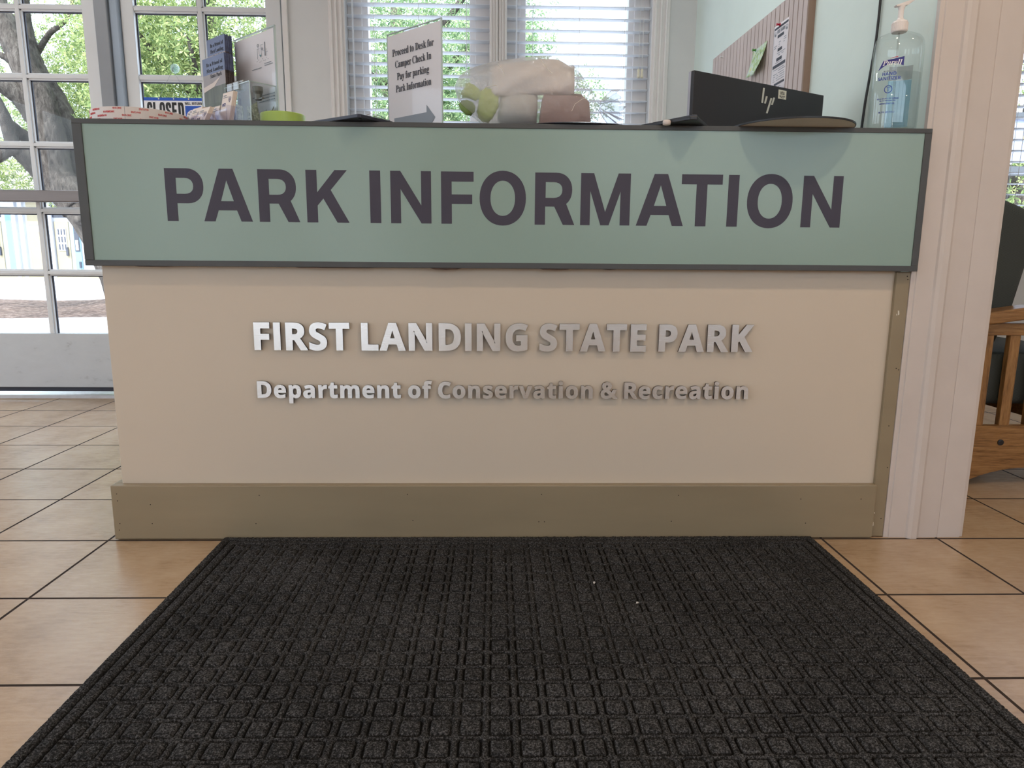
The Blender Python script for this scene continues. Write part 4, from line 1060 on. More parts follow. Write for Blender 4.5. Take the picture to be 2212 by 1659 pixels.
for u, v in ((1960, 597), (1961, 604), (1936, 796), (1941, 799), (1920, 920), (1917, 1010), (1903, 1120)):
    q = aty(u, v, -0.012)
    MB().tube([q + (0, 0.001, 0), q + (0, -0.0004, 0)], 0.0016, 8).build('nail_hole', M['nail'], ct)
for u, v, a, b in ((1941, 676, 2, 5), (1886, 1132, 1.5, 5), (1889, 1108, 1, 2), (1937, 680, 1, 2)):
    q = aty(u, v, -0.012)
    s_ = 1.87 / FOC
    MB().prism([q + (-a * s_, -0.0003, b * s_), q + (-a * s_ * .4, -0.0003, -b * s_), q + (a * s_, -0.0003, -b * s_ * .6), q + (a * s_ * .3, -0.0003, b * s_)], (0, 0.0006, 0)).build('chipped_spot', M['white_chip'], ct)

# ------------------------------------------------------------------ PARK INFORMATION board
M['teal'] = mat('grey_teal_sign_face', s2l(142, 166, 158), 0.27, var=0.025, nscale=2.0, bump=0.04, bscale=300)
M['frame'] = mat('charcoal_sign_frame', s2l(74, 76, 78), 0.5, var=0.06, nscale=12)
M['ink'] = mat('dark_plum_lettering', s2l(58, 54, 70), 0.5, var=0.03)
board = thing('park_information_sign', (0.03, -0.02, 0.744), 'wide grey green board reading PARK INFORMATION across the top of the desk front', 'sign')
SX0, SX1, SZ0, SZ1 = -1.043, 1.104, 0.744, 1.1005
f = MB()
f.box(SX0, SX1, -0.034, -0.002, SZ1 - 0.0115, SZ1).box(SX0, SX1, -0.034, -0.002, SZ0, SZ0 + 0.0145)
f.box(SX0, SX0 + 0.0235, -0.034, -0.002, SZ0 + 0.0145, SZ1 - 0.0115).box(SX1 - 0.0175, SX1, -0.034, -0.002, SZ0 + 0.0145, SZ1 - 0.0115)
fo = f.build('frame', M['frame'], board, bevel=0.001)
MB().box(SX0 + 0.0235, SX1 - 0.0175, -0.031, -0.004, SZ0 + 0.0145, SZ1 - 0.0115).build('sign_face', M['teal'], board)
def arc(cx, cy, rx, ry, a0, a1, n=10, e=2.0):
    "superellipse arc, degrees"
    out = []
    for k in range(n + 1):
        a = math.radians(a0 + (a1 - a0) * k / n)
        c, s_ = math.cos(a), math.sin(a)
        out.append((cx + rx * math.copysign(abs(c) ** (2 / e), c), cy + ry * math.copysign(abs(s_) ** (2 / e), s_)))
    return out
BOWL = arc(0.42, 0.670, 0.315, 0.330, 90, -90, 16, 2.15)
HOLE = [(0.21, 0.82)] + arc(0.37, 0.670, 0.17, 0.150, 90, -90, 12, 2.3) + [(0.21, 0.52)]
CAPS = {
    'P': [[(0, 0), (0, 1)] + BOWL + [(0.21, 0.34), (0.21, 0)], HOLE],
    'A': [[(0, 0), (0.34, 1), (0.605, 1), (0.945, 0), (0.725, 0), (0.650, 0.212), (0.290, 0.212), (0.215, 0)], [(0.348, 0.388), (0.4725, 0.785), (0.597, 0.388)]],
    'R': [[(0, 0), (0, 1)] + [q for q in arc(0.42, 0.670, 0.315, 0.330, 90, -52, 16, 2.15)] + [(0.790, 0), (0.562, 0), (0.385, 0.352), (0.205, 0.352), (0.205, 0)], HOLE],
    'K': [[(0, 0), (0, 1), (0.212, 1), (0.212, 0.575), (0.565, 1), (0.805, 1), (0.478, 0.622), (0.825, 0), (0.590, 0), (0.330, 0.460), (0.212, 0.325), (0.212, 0)]],
    'I': [[(0, 0), (0, 1), (0.212, 1), (0.212, 0)]],
    'N': [[(0, 0), (0, 1), (0.197, 1), (0.600, 0.345), (0.600, 1), (0.795, 1), (0.795, 0), (0.600, 0), (0.197, 0.655), (0.197, 0)]],
    'F': [[(0, 0), (0, 1), (0.640, 1), (0.640, 0.81), (0.208, 0.81), (0.208, 0.565), (0.612, 0.565), (0.612, 0.385), (0.208, 0.385), (0.208, 0)]],
    'O': [arc(0.4575, 0.5, 0.4575, 0.525, 90, -270, 48, 2.12)[:-1], arc(0.4575, 0.5, 0.243, 0.337, 90, -270, 40, 2.12)[:-1]],
    'M': [[(0, 0), (0, 1), (0.255, 1), (0.492, 0.26), (0.740, 1), (0.985, 1), (0.985, 0), (0.790, 0), (0.790, 0.655), (0.570, 0), (0.405, 0), (0.190, 0.655), (0.190, 0)]],
    'T': [[(0, 0.81), (0, 1), (0.815, 1), (0.815, 0.81), (0.515, 0.81), (0.515, 0), (0.300, 0), (0.300, 0.81)]],
}
F = frame((0, -0.031, 0.8555), (1, 0, 0), (0, 0, 1))
capH = 0.1285
lo_ = []
for c_, u, v in (('P', 362.6, 475), ('A', 441.7, 476), ('R', 561.5, 478), ('K', 664.4, 480), ('I', 800.7, 483), ('N', 845.3, 484), ('F', 953.6, 485.5), ('O', 1036, 430), ('R', 1154.8, 488),
                 ('M', 1252.9, 488), ('A', 1373.1, 489), ('T', 1472.7, 398), ('I', 1568.4, 489), ('O', 1613.3, 440), ('N', 1728.6, 489.5)):
    xx = aty(u, v, -0.031)[0]
    lo_ += [[(xx + a * capH, b * capH - 0.0015 * xx) for a, b in s] for s in CAPS[c_]]
lay(lo_, 'lettering', M['ink'], board, F, 0.0006)
for u0, u1, v, t_ in ((297, 372, 575.5, 1.6), (640, 810, 581, 1.2), (930, 998, 585.5, 3.6), (1165, 1230, 586, 2.4), (1300, 1330, 587, 1.5)):
    a, b_ = aty(u0, v, -0.018), aty(u1, v, -0.018)
    z_ = 0.7438
    d_ = t_ * 1.8 / FOC
    MB().prism([(a[0], -0.033, z_), (a[0] + 0.01, -0.033, z_ - d_ * .7), ((a[0] + b_[0]) / 2, -0.033, z_ - d_), (b_[0] - 0.012, -0.033, z_ - d_ * .6), (b_[0], -0.033, z_)], (0, 0.025, 0)).build('split_edge', M['chip'], fo)

# ------------------------------------------------------------------ raised metal lettering
def brushed():
    m, nt, p = _nodes('brushed_steel_letter')
    p.inputs['Base Color'].default_value = (0.78, 0.80, 0.82, 1)
    p.inputs['Metallic'].default_value = 1.0
    vec = _coords(nt, (1.2, 1, 190), 'Object')
    n = _noise(nt, vec, 7.0, 4, 0.7)
    _bump(nt, n, 0.16, 0.0008, p)
    p.inputs['Roughness'].default_value = 0.26
    return m
M['steel'] = brushed()
M['edge'] = mat('dark_letter_edge', s2l(82, 74, 70), 0.45, 0.6, var=0)
def metal_row(name, body, x0, x1, zb, cap, label, track, space):
    t = thing(name, ((x0 + x1) / 2, -0.01, zb), label, 'sign')
    gl = text_outlines(body, 'sans', track, space)
    xs = [a for _, ss in gl for s in ss for a, b in s]
    kx = (x1 - x0) / (max(xs) - min(xs))
    F = frame((x0, -0.0055, zb), (1, 0, 0), (0, 0, 1))
    for c_, ss in gl:
        loops = [[((a - min(xs)) * kx, b * cap) for a, b in s] for s in ss]
        fat_ = cap * (0.055 if c_ == '&' else 0.026)
        loops_f = [[(a, fat_ * 1.0 + b * (cap - 2 * abs(fat_)) / cap) for a, b in s] for s in loops]
        o = lay(loops_f, 'letter', M['steel'], t, F, 0.0075, fat_)
        o.data.materials.append(M['edge'])
        for pl in o.data.polygons:
            if abs(pl.normal.y) < 0.5:
                pl.material_index = 1
        # stand-off pins into the desk front
        xs_ = [a for s in loops for a, b in s]
        zs_ = [b for s in loops for a, b in s]
        s0 = loops[0]
        pin = MB()
        for zz in (min(zs_) + 0.2 * (max(zs_) - min(zs_)), min(zs_) + 0.8 * (max(zs_) - min(zs_))):
            hit = sorted(a1 + (zz - b1) * (a2 - a1) / (b2 - b1) for s in loops for (a1, b1), (a2, b2) in zip(s, s[1:] + s[:1]) if (b1 - zz) * (b2 - zz) < 0)
            if len(hit) > 1:
                xx = x0 + (hit[0] + hit[1]) / 2
                pin.tube([(xx, -0.006, zb + zz), (xx, -0.0002, zb + zz)], 0.0022, 8)
        pin.build('stud', M['edge'], o)
    return t
metal_row('metal_lettering', 'FIRST LANDING STATE PARK', -0.634, 0.688, 0.5265, 0.0735, 'upper row of raised brushed metal capitals on the cream desk front', 0.06, 0.30)
metal_row('metal_lettering', 'Department of Conservation & Recreation', -0.634, 0.686, 0.3975, 0.0455, 'lower smaller row of raised brushed metal letters on the cream desk front', 0.06, 0.34)

# ------------------------------------------------------------------ floor mat
def mat_material():
    m, nt, p = _nodes('charcoal_carpet_pile')
    vec = _coords(nt)
    n1 = _noise(nt, vec, 300, 4, 0.85)
    n2 = _noise(nt, vec, 4, 4, 0.6)
    a = nt.nodes.new('ShaderNodeMath')
    a.operation = 'MULTIPLY_ADD'
    a.inputs[1].default_value = 0.12
    nt.links.new(n2, a.inputs[0])
    nt.links.new(n1, a.inputs[2])
    nt.links.new(_ramp(nt, a.outputs[0], [(0.40, s2l(15, 15, 16)), (0.55, s2l(38, 38, 39)), (0.70, s2l(106, 106, 108))]), p.inputs['Base Color'])
    # groove shade painted in: colour darkens by height between the pile blocks
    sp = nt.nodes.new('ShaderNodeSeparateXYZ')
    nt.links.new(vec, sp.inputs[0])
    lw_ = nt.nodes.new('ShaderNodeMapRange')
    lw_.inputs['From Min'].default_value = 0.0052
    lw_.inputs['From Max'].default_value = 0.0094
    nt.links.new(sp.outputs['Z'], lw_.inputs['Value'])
    shade_mix = nt.nodes.new('ShaderNodeMix')
    shade_mix.data_type = 'RGBA'
    nt.links.new(lw_.outputs[0], shade_mix.inputs[0])
    shade_mix.inputs[6].default_value = (*s2l(14, 14, 15), 1)
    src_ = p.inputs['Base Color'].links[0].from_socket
    nt.links.new(src_, shade_mix.inputs[7])
    nt.links.new(shade_mix.outputs[2], p.inputs['Base Color'])
    p.inputs['Roughness'].default_value = 0.95
    p.inputs['Specular IOR Level'].default_value = 0.15
    _bump(nt, n1, 0.5, 0.003, p)
    return m
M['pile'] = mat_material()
mx0, mx1, my0, my1 = -0.745, 0.888, -1.30, -0.0275
PX = PY = 0.0495
st_ = 0.0026
nxm, nym = int((mx1 - mx0) / st_), int((my1 - my0) / st_)
X, Y = np.meshgrid(np.linspace(mx0, mx1, nxm + 1), np.linspace(my0, my1, nym + 1))
cx_, cy_ = 0.0105, -0.5755
fx = (X - cx_ + PX / 2) % PX - PX / 2
fy = (Y - cy_ + PY / 2) % PY - PY / 2
rr_ = 0.005
qx, qy = np.abs(fx) - (0.0180 - rr_), np.abs(fy) - (0.0196 - rr_)
sdf = np.minimum(np.maximum(qx, qy), 0) + np.hypot(np.maximum(qx, 0), np.maximum(qy, 0)) - rr_
def smooth_noise(step):
    n0 = rng.random((int(Y.shape[0] * st_ / step) + 3, int(Y.shape[1] * st_ / step) + 3))
    a = np.arange(Y.shape[0]) * st_ / step
    b = np.arange(Y.shape[1]) * st_ / step
    i, j = a.astype(int), b.astype(int)
    fa, fb = (a - i)[:, None], (b - j)[None, :]
    return (n0[i][:, j] * (1 - fa) * (1 - fb) + n0[i + 1][:, j] * fa * (1 - fb) + n0[i][:, j + 1] * (1 - fa) * fb + n0[i + 1][:, j + 1] * fa * fb)
wear = np.clip(0.35 + 0.75 * smooth_noise(0.17) + 0.55 * smooth_noise(0.022), 0.2, 1.15)
H = 0.0105 - 0.0078 * wear * np.exp(-(sdf / 0.0019) ** 2) + 0.0014 * np.clip(-sdf / 0.012, 0, 1)
bd = np.minimum(np.minimum(X - mx0, mx1 - X), np.minimum(Y - my0, my1 - Y))
Hb = 0.0112 - 0.007 * np.exp(-((bd - 0.024) / 0.0032) ** 2) - 0.008 * np.exp(-((bd - 0.050) / 0.003) ** 2)
H = np.where(bd < 0.056, Hb, H)
H = np.where(bd < 0.004, 0.005, H) + rng.normal(0, 0.0005, H.shape)
V = np.stack([X.ravel(), Y.ravel(), H.ravel()], 1)
q = np.arange((nxm + 1) * (nym + 1)).reshape(nym + 1, nxm + 1)
quads = np.stack([q[:-1, :-1], q[:-1, 1:], q[1:, 1:], q[1:, :-1]], -1).reshape(-1, 4)
rim = np.concatenate([q[0, :], q[1:, -1], q[-1, -2::-1], q[-2:0:-1, 0]])
low = V[rim].copy()
low[:, 2] = 0.0005
nb = len(V)
V = np.vstack([V, low])
k_ = np.arange(len(rim))
k2 = (k_ + 1) % len(rim)
sides = np.stack([rim[k2], rim[k_], nb + k_, nb + k2], 1)
me = bpy.data.meshes.new('floor_mat')
Q = np.vstack([quads, sides]).astype(np.int32)
orig = np.array([(mx0 + mx1) / 2, (my0 + my1) / 2, 0.0])
me.vertices.add(len(V))
me.vertices.foreach_set('co', (V - orig).ravel())
me.loops.add(Q.size)
me.loops.foreach_set('vertex_index', Q.ravel())
me.polygons.add(len(Q))
me.polygons.foreach_set('loop_start', np.arange(0, Q.size, 4, dtype=np.int32))
me.update(calc_edges=True)
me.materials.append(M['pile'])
me.shade_smooth()
fm = bpy.data.objects.new('floor_mat', me)
fm.location = orig
col.objects.link(fm)
tag(fm, 'charcoal waffle patterned entrance mat lying before the desk', 'floor mat')

# lint on the mat
M['lint'] = mat('pale_lint', s2l(206, 202, 196), 0.8, var=0)
for i, (u, v, L_, a_, lb) in enumerate(((1284, 1259, 0.009, 1.1, 'small pale crumb on the mat, nearer the desk'), (1377, 1303, 0.008, 0.7, 'small pale crumb on the mat, nearer the viewer'))):
    p_ = atz(u, v, 0.0105)
    d_ = np.array([math.cos(a_), math.sin(a_), 0]) * L_ / 2
    o = MB().tube([p_ - d_, p_ - d_ * .2 + (0, 0.001, 0.001), p_ + d_], [0.0012, 0.0026, 0.001], 6).build('paper_crumb', M['lint'])
    set_origin(o)
    tag(o, lb, 'crumb')

# ------------------------------------------------------------------ things on the counter
ZC = 1.1005         # top of the counter
M['clear'] = clear_mat('clear_acrylic', (0.96, 0.975, 0.975), 0.02, 0.13, 0.04)
M['clear_edge'] = mat('acrylic_cut_edge', s2l(206, 222, 222), 0.15, var=0.05)
M['lilac'] = clear_mat('lilac_tinted_plastic', (0.92, 0.92, 0.965), 0.03, 0.2, 0.08)
M['paper'] = mat('white_paper', s2l(232, 226, 230), 0.7, var=0.01)
M['black_ink'] = mat('black_print', s2l(66, 68, 80), 0.6, var=0)
M['grey_ink'] = mat('slate_print', s2l(138, 146, 156), 0.6, var=0)
M['green_ink'] = mat('green_print', s2l(64, 120, 92), 0.6, var=0)
M['blue_ink'] = mat('blue_print', s2l(52, 64, 128), 0.6, var=0)
M['red_ink'] = mat('red_print', s2l(206, 74, 74), 0.6, var=0)

def words(x, y, w, h):
    "a line of print too small to read: word-long dashes"
    out, a = [], x
    while a < x + w - h * 1.2:
        l = min(h * rnd.uniform(1.6, 5.0), x + w - a)
        out.append(rect(a, y, a + l, y + h))
        a += l + h * 0.9
    return out

# --- roll of foam tape, overhanging the front edge at the left end
tc = np.array([-0.940, 0.108])
R0, hT = 0.118, 0.034
roll = thing('tape_roll', (tc[0], tc[1], ZC), 'wide flat tape roll with red printed pale liner at the left end of the counter', 'tape')
M['liner'] = mat('pale_tape_liner', s2l(222, 214, 210), 0.5, var=0.02)
MB().lathe([(0.062, ZC), (R0, ZC), (R0, ZC + hT), (0.062, ZC + hT)], *tc, 96, close=True).build('tape_winding', M['liner'], roll)
MB().lathe([(0.057, ZC), (0.062, ZC), (0.062, ZC + hT), (0.057, ZC + hT)], *tc, 64, close=True).build('core', mat('brown_card_core', s2l(150, 124, 98), 0.8), roll)
pr = []
k = 0
for row in range(4):
    for cidx in range(14):
        x = cidx * 0.0610 + (row % 3) * 0.0215
        zz = 0.0015 + row * 0.0083
        fl = (row + cidx) % 2
        tl = text_loops('3M', 'sans', 0, 0, 0.0046, width=0.0082)
        tv = text_loops('VHB', 'sans', 0.0112, 0, 0.0042, width=0.0105)
        ln = [rect(0.0096, -0.0006, 0.0101, 0.0052)]
        for s in tl + tv + ln:
            pr.append([((-a + 0.022 if fl else a) + x, (-b + 0.0046 if fl else b) + zz) for a, b in s])
me = fill_mesh(pr, 0.0004)
for v_ in me.vertices:
    a, b, c = v_.co
    g = math.radians(205) + a / R0
    r_ = R0 + 0.0003 + c
    v_.co = (r_ * math.cos(g), r_ * math.sin(g), b + 0.001)
me.materials.append(M['red_ink'])
o = bpy.data.objects.new('print', me)
o.parent = roll
col.objects.link(o)
sm = MB()
g = math.radians(278)
sm.obox((tc[0] + (R0 + .0002) * math.cos(g), tc[1] + (R0 + .0002) * math.sin(g), ZC), (0.0007, 0.0001, 0), (0, 0.0006, 0), (0, 0, hT)).build('liner_seam', M['grey_ink'], roll)

# --- hanging sign on the right-hand door
hs = thing('closed_sign', (-1.655, 1.955, 1.43), 'hanging sign reading CLOSED with a return time clock on the right-hand door glass', 'sign')
MB().box(-1.808, -1.512, 1.957, 1.960, 1.395, 1.572).build('sign_card', mat('white_sign_card', s2l(236, 236, 240), 0.4, var=0), hs)
F = frame((-1.808, 1.957, 1.395), (1, 0, 0), (0, 0, 1))
M['sign_blue'] = mat('royal_blue_print', s2l(24, 84, 190), 0.45, var=0)
M['sign_black'] = mat('sign_black_print', s2l(18, 18, 20), 0.5, var=0)
def block(ch):
    "heavy condensed capitals in a 0.62 x 1 cell"
    if ch == 'L':
        return [[(0, 0), (0, 1), (0.24, 1), (0.24, 0.17), (0.5, 0.17), (0.5, 0)]]
    if ch == 'E':
        return [[(0, 0), (0, 1), (0.52, 1), (0.52, 0.83), (0.24, 0.83), (0.24, 0.59), (0.48, 0.59), (0.48, 0.42), (0.24, 0.42), (0.24, 0.17), (0.53, 0.17), (0.53, 0)]]
    if ch == 'D':
        return [[(0, 0), (0, 1)] + arc(0.30, 0.5, 0.32, 0.5, 90, -90, 16, 3.2), [(0.24, 0.17)] + arc(0.26, 0.5, 0.12, 0.33, -90, 90, 12, 3.4) + [(0.24, 0.83)]]
    if ch == 'O':
        return [arc(0.31, 0.5, 0.31, 0.51, 90, -270, 40, 3.0)[:-1], arc(0.31, 0.5, 0.08, 0.34, 90, -270, 32, 3.0)[:-1]]
    if ch == 'C':
        return [arc(0.31, 0.5, 0.31, 0.51, 14, 346, 36, 3.0) + arc(0.31, 0.5, 0.08, 0.34, 340, 20, 28, 3.0)]
    return [[(0.0, 0.30), (0.0, 0.14), (0.10, 0.02), (0.31, -0.01), (0.52, 0.03), (0.61, 0.15), (0.62, 0.30), (0.56, 0.43), (0.30, 0.62), (0.245, 0.70), (0.25, 0.80), (0.31, 0.84), (0.37, 0.80), (0.375, 0.68), (0.60, 0.68), (0.60, 0.84), (0.51, 0.97),
             (0.31, 1.01), (0.10, 0.97), (0.01, 0.85), (0.0, 0.70), (0.06, 0.57), (0.32, 0.39), (0.385, 0.29), (0.375, 0.19), (0.31, 0.155), (0.245, 0.19), (0.24, 0.30)]]
closed_ = []
for i_, ch_c in enumerate('CLOSED'):
    closed_ += [[(0.014 + 0.0318 * i_ + a * 0.0455, 0.070 + b * 0.084) for a, b in s] for s in block(ch_c)]
lay([rect(0, 0.162, 0.296, 0.177), rect(0.208, 0.0, 0.29, 0.138)], 'blue_print', M['sign_blue'], hs, F, 0.0005)
F2 = frame((-1.808, 1.9564, 1.395), (1, 0, 0), (0, 0, 1))
lay(closed_, 'closed_lettering', M['sign_black'], hs, F2, 0.0005)
lay(text_loops('WILL RETURN', 'sans', 0.207, 0.1425, 0.0135, width=0.088), 'return_lettering', M['sign_black'], hs, F2, 0.0005)
lay([disc(0.249, 0.082, 0.037, 40)], 'clock_face', M['paper'], hs, F2, 0.0004)
F3 = frame((-1.808, 1.9560, 1.395), (1, 0, 0), (0, 0, 1))
nm = []
for i, s in enumerate(('12', '1', '2', '3', '4', '5', '6', '7', '8', '9', '10', '11')):
    a = math.pi / 2 - i * math.pi / 6
    nm += text_loops(s, 'sans', 0.249 + 0.029 * math.cos(a), 0.082 + 0.029 * math.sin(a) - 0.0035, 0.0075, align='C')
lay(nm, 'clock_numerals', M['sign_black'], hs, F3, 0.0004)
gr = MB()
for x_ in (0.077, 0.153, 0.229):
    gr.tube([(-1.808 + x_, 1.9575, 1.5655), (-1.808 + x_, 1.9545, 1.5655)], 0.0035, 12)
gr.build('eyelet', mat('white_eyelet', s2l(228, 226, 214), 0.4, var=0), hs)
MB().tube([(-1.731, 1.956, 1.566), (-1.655, 1.972, 1.712), (-1.579, 1.956, 1.566)], 0.0009, 6).build('string', M['grey_ink'], hs)
cup = thing('suction_cup', (-1.655, 1.985, 1.72), 'clear round suction cup stuck on the right-hand door glass above the closed sign', 'suction cup')
M['cup'] = clear_mat('milky_clear_rubber', (0.85, 0.95, 0.92), 0.15, 0.6, 0.1, haze=0.3, haze_c=(0.7, 0.85, 0.8))
sc_ = MB()
for r_, y_ in ((0.024, 1.990), (0.017, 1.984), (0.008, 1.976)):
    sc_.tube([(-1.655, 1.998, 1.722), (-1.655, y_, 1.722)], [r_, r_ * 0.9], 24)
sc_.build('rubber_disc', M['cup'], cup)
MB().tube([(-1.655, 1.976, 1.722), (-1.655, 1.970, 1.716), (-1.655, 1.970, 1.706), (-1.655, 1.974, 1.702)], 0.002, 8).build('hook', M['grey_ink'], cup)

# --- common directions of the leaflet group
e1 = np.array([0.7450, -0.6670, 0.0])      # left to right along a sheet
en = np.array([-0.6670, -0.7450, 0.0])     # out of its face, towards the viewer
up = np.array([0.0, 0.0, 1.0])

# --- donation box
BR = np.array([-0.613, 0.214, ZC + 0.001])
BW, BD, BH = 0.135, 0.080, 0.134
bo = BR - e1 * BW
dbox = thing('donation_box', tuple(bo + e1 * BW / 2 + en * BD / 2), 'clear acrylic donation box holding banknotes on the counter', 'box')
t_ = 0.003
wl = MB()
wl.obox(bo + en * BD, e1 * BW, -en * t_, up * BH).obox(bo + en * t_, e1 * BW, -en * t_, up * BH)
wl.obox(bo + en * (BD - t_), e1 * t_, -en * (BD - 2 * t_), up * BH).obox(bo + e1 * (BW - t_) + en * (BD - t_), e1 * t_, -en * (BD - 2 * t_), up * BH)
wl.obox(bo + en * BD, e1 * BW, -en * BD, up * t_)
wl.build('clear_wall', M['clear'], dbox)
lid = MB()
lid.obox(bo + en * BD + up * BH, e1 * BW * 0.36, -en * BD, up * t_).obox(bo + en * BD + e1 * BW * 0.46 + up * BH, e1 * BW * 0.54, -en * BD, up * t_)
lid_o = lid.build('lid', M['clear'], dbox)
eg = MB()
for a, b in ((0, 0), (1, 0), (0, 1), (1, 1)):
    eg.obox(bo + e1 * (BW - 0.0016) * a + en * (0.0018 + (BD - 0.0018) * b), e1 * 0.0016, -en * 0.0016, up * BH)
eg.obox(bo + en * BD + up * BH, e1 * BW, -en * 0.002, up * 0.0022).obox(bo + e1 * (BW - 0.002) + en * BD + up * BH, e1 * 0.002, -en * BD, up * 0.0022)
eg.build('polished_edge', M['clear_edge'], dbox)
M['frost'] = clear_mat('frosted_hinge', (0.8, 0.82, 0.82), 0.2, 0.6, 0.2, haze=0.25, haze_c=(0.62, 0.62, 0.6))
hg = MB()
for a in (0.02, 0.055):
    hg.obox(bo + e1 * a + en * (BD + 0.004) + up * (BH - 0.014), e1 * 0.028, -en * 0.026, up * 0.022)
    hg.tube([bo + e1 * a + en * (BD - 0.014) + up * (BH + 0.01), bo + e1 * (a + 0.028) + en * (BD - 0.014) + up * (BH + 0.01)], 0.0055, 10)
hg.build('lid_hinge', M['frost'], lid_o, bevel=0.002)
lk = MB()
lp = bo + e1 * 0.108 + en * (BD * 0.5) + up * (BH - 0.004)
lk.tube([lp, lp - up * 0.012, lp - up * 0.02, lp - up * 0.034], [0.014, 0.014, 0.011, 0.009], 18)
lk.obox(lp - up * 0.034 + en * 0.004, e1 * 0.028, -en * 0.006, up * 0.003)
lk.build('cam_lock', mat('lock_grey_metal', s2l(120, 118, 112), 0.4, 0.6), dbox, smooth=False)

def note_material():
    m, nt, p = _nodes('green_grey_banknote_print')
    vec = _coords(nt)
    n = _noise(nt, vec, 160, 6, 0.7)
    nt.links.new(_ramp(nt, n, [(0.38, s2l(92, 98, 84)), (0.55, s2l(156, 158, 136)), (0.7, s2l(196, 192, 166))]), p.inputs['Base Color'])
    p.inputs['Roughness'].default_value = 0.8
    return m
M['note'] = note_material()
note_labels = ['folded banknote standing at the front left of the donation box', 'crumpled banknote in the middle of the donation box',
               'banknote bent over at the right side of the donation box', 'banknote lying at the back right of the donation box']
for i, (a, d, w_, h_, tw) in enumerate(((0.014, 0.058, 0.05, 0.080, 0.1), (0.060, 0.05, 0.036, 0.074, -0.35), (0.086, 0.045, 0.034, 0.080, 0.25), (0.096, 0.018, 0.032, 0.072, -0.2))):
    p0 = bo + e1 * a + en * d + up * 0.005
    vs_, fs_ = [], []
    ex_ = e1 * math.cos(tw) + en * math.sin(tw)
    en_ = en * math.cos(tw) - e1 * math.sin(tw)
    NN = 9
    for side in (0, 1):
        for jj in range(NN):
            for ii in range(NN):
                s_, t2 = ii / (NN - 1), jj / (NN - 1)
                b_ = 0.004 * math.sin(s_ * 7 + i * 2) * (0.4 + t2) + 0.003 * math.sin(t2 * 6 + i) - 0.010 * t2 * t2 * (i % 2)
                top = 1 + 0.08 * math.sin(s_ * 5 + i)
                vs_.append(p0 + ex_ * w_ * s_ + up * h_ * t2 * top + en_ * (b_ + 0.0012 * side))
    for side in (0, 1):
        for jj in range(NN - 1):
            for ii in range(NN - 1):
                q_ = side * NN * NN + jj * NN + ii
                fc = (q_, q_ + 1, q_ + NN + 1, q_ + NN)
                fs_.append(fc if side else fc[::-1])
    ring_ = list(range(NN)) + [NN * k + NN - 1 for k in range(1, NN)] + [NN * (NN - 1) + k for k in range(NN - 2, -1, -1)] + [NN * k for k in range(NN - 2, 0, -1)]
    for k in range(len(ring_)):
        a_, b_ = ring_[k], ring_[(k + 1) % len(ring_)]
        fs_.append((a_, b_, b_ + NN * NN, a_ + NN * NN))
    o = MB().add(vs_, fs_).build('banknote', M['note'], smooth=True)
    set_origin(o)
    tag(o, note_labels[i], 'banknote', 'banknotes in the donation box')

# --- tall sign sheet in a clear holder behind the box
SR = np.array([-0.611, 0.2165, ZC])
hol = thing('sign_holder', tuple(SR - e1 * 0.11 - en * 0.02), 'clear acrylic holder with white payment notice standing behind the donation box', 'sign')
so = SR - e1 * 0.222
lean = -en * 0.022
MB().prism([so, so + e1 * 0.222, so + e1 * 0.222 + up * 0.297 - lean * 0, so + up * 0.297], -en * 0.0045).build('clear_sleeve', M['clear'], hol)
MB().prism([so + e1 * 0.219, so + e1 * 0.222, so + e1 * 0.222 + up * 0.297, so + e1 * 0.219 + up * 0.297], -en * 0.005).obox(so + up * 0.294, e1 * 0.222, -en * 0.005, up * 0.003).build('polished_edge', M['clear_edge'], hol)
MB().prism([so + e1 * 0.1, so + e1 * 0.222, so + e1 * 0.222 - en * 0.07, so + e1 * 0.1 - en * 0.07], up * 0.003).build('foot', M['clear'], hol)
sh = MB().obox(so + e1 * 0.004 - en * 0.001 + up * 0.004, e1 * 0.212, -en * 0.0022, up * 0.286).build('notice_sheet', M['paper'], hol)
F = frame(so + en * 0.0003, e1, up)
tx = []
# little line drawing at the top, caption lines and the paragraph below
for k in range(9):
    x_ = 0.125 + 0.058 * k / 8
    tx.append(rect(x_, 0.216 + 0.004 * math.sin(k * 2), x_ + 0.004, 0.2168 + 0.004 * math.sin(k * 2)))
dr = [rect(0.130, 0.223, 0.131, 0.250), rect(0.131, 0.249, 0.150, 0.2497), rect(0.140, 0.235, 0.141, 0.2497), rect(0.150, 0.228, 0.1506, 0.258), rect(0.151, 0.257, 0.162, 0.2577),
      rect(0.168, 0.226, 0.1715, 0.262), rect(0.164, 0.24, 0.168, 0.241), rect(0.180, 0.223, 0.1805, 0.243), rect(0.175, 0.235, 0.186, 0.2356)] + ring(0.135, 0.258, 0.003, 0.0045) + ring(0.156, 0.246, 0.002, 0.004)
lay(tx + dr, 'line_drawing', M['grey_ink'], sh, F, 0.0004)
lay([[(0.140, 0.234), (0.146, 0.226), (0.152, 0.234), (0.147, 0.231)]], 'teal_mark', mat('teal_print', s2l(70, 130, 140), 0.6, var=0), sh, F, 0.0005)
lay(words(0.098, 0.197, 0.050, 0.0018) + words(0.165, 0.205, 0.036, 0.0018) + words(0.165, 0.2, 0.042, 0.0018), 'caption', M['grey_ink'], sh, F, 0.0004)
para = []
for k in range(3):
    para += words(0.092 + 0.018 * k, 0.121 - 0.0078 * k, 0.118 - 0.018 * k, 0.0026)
lay(para, 'paragraph', M['grey_ink'], sh, F, 0.0004)

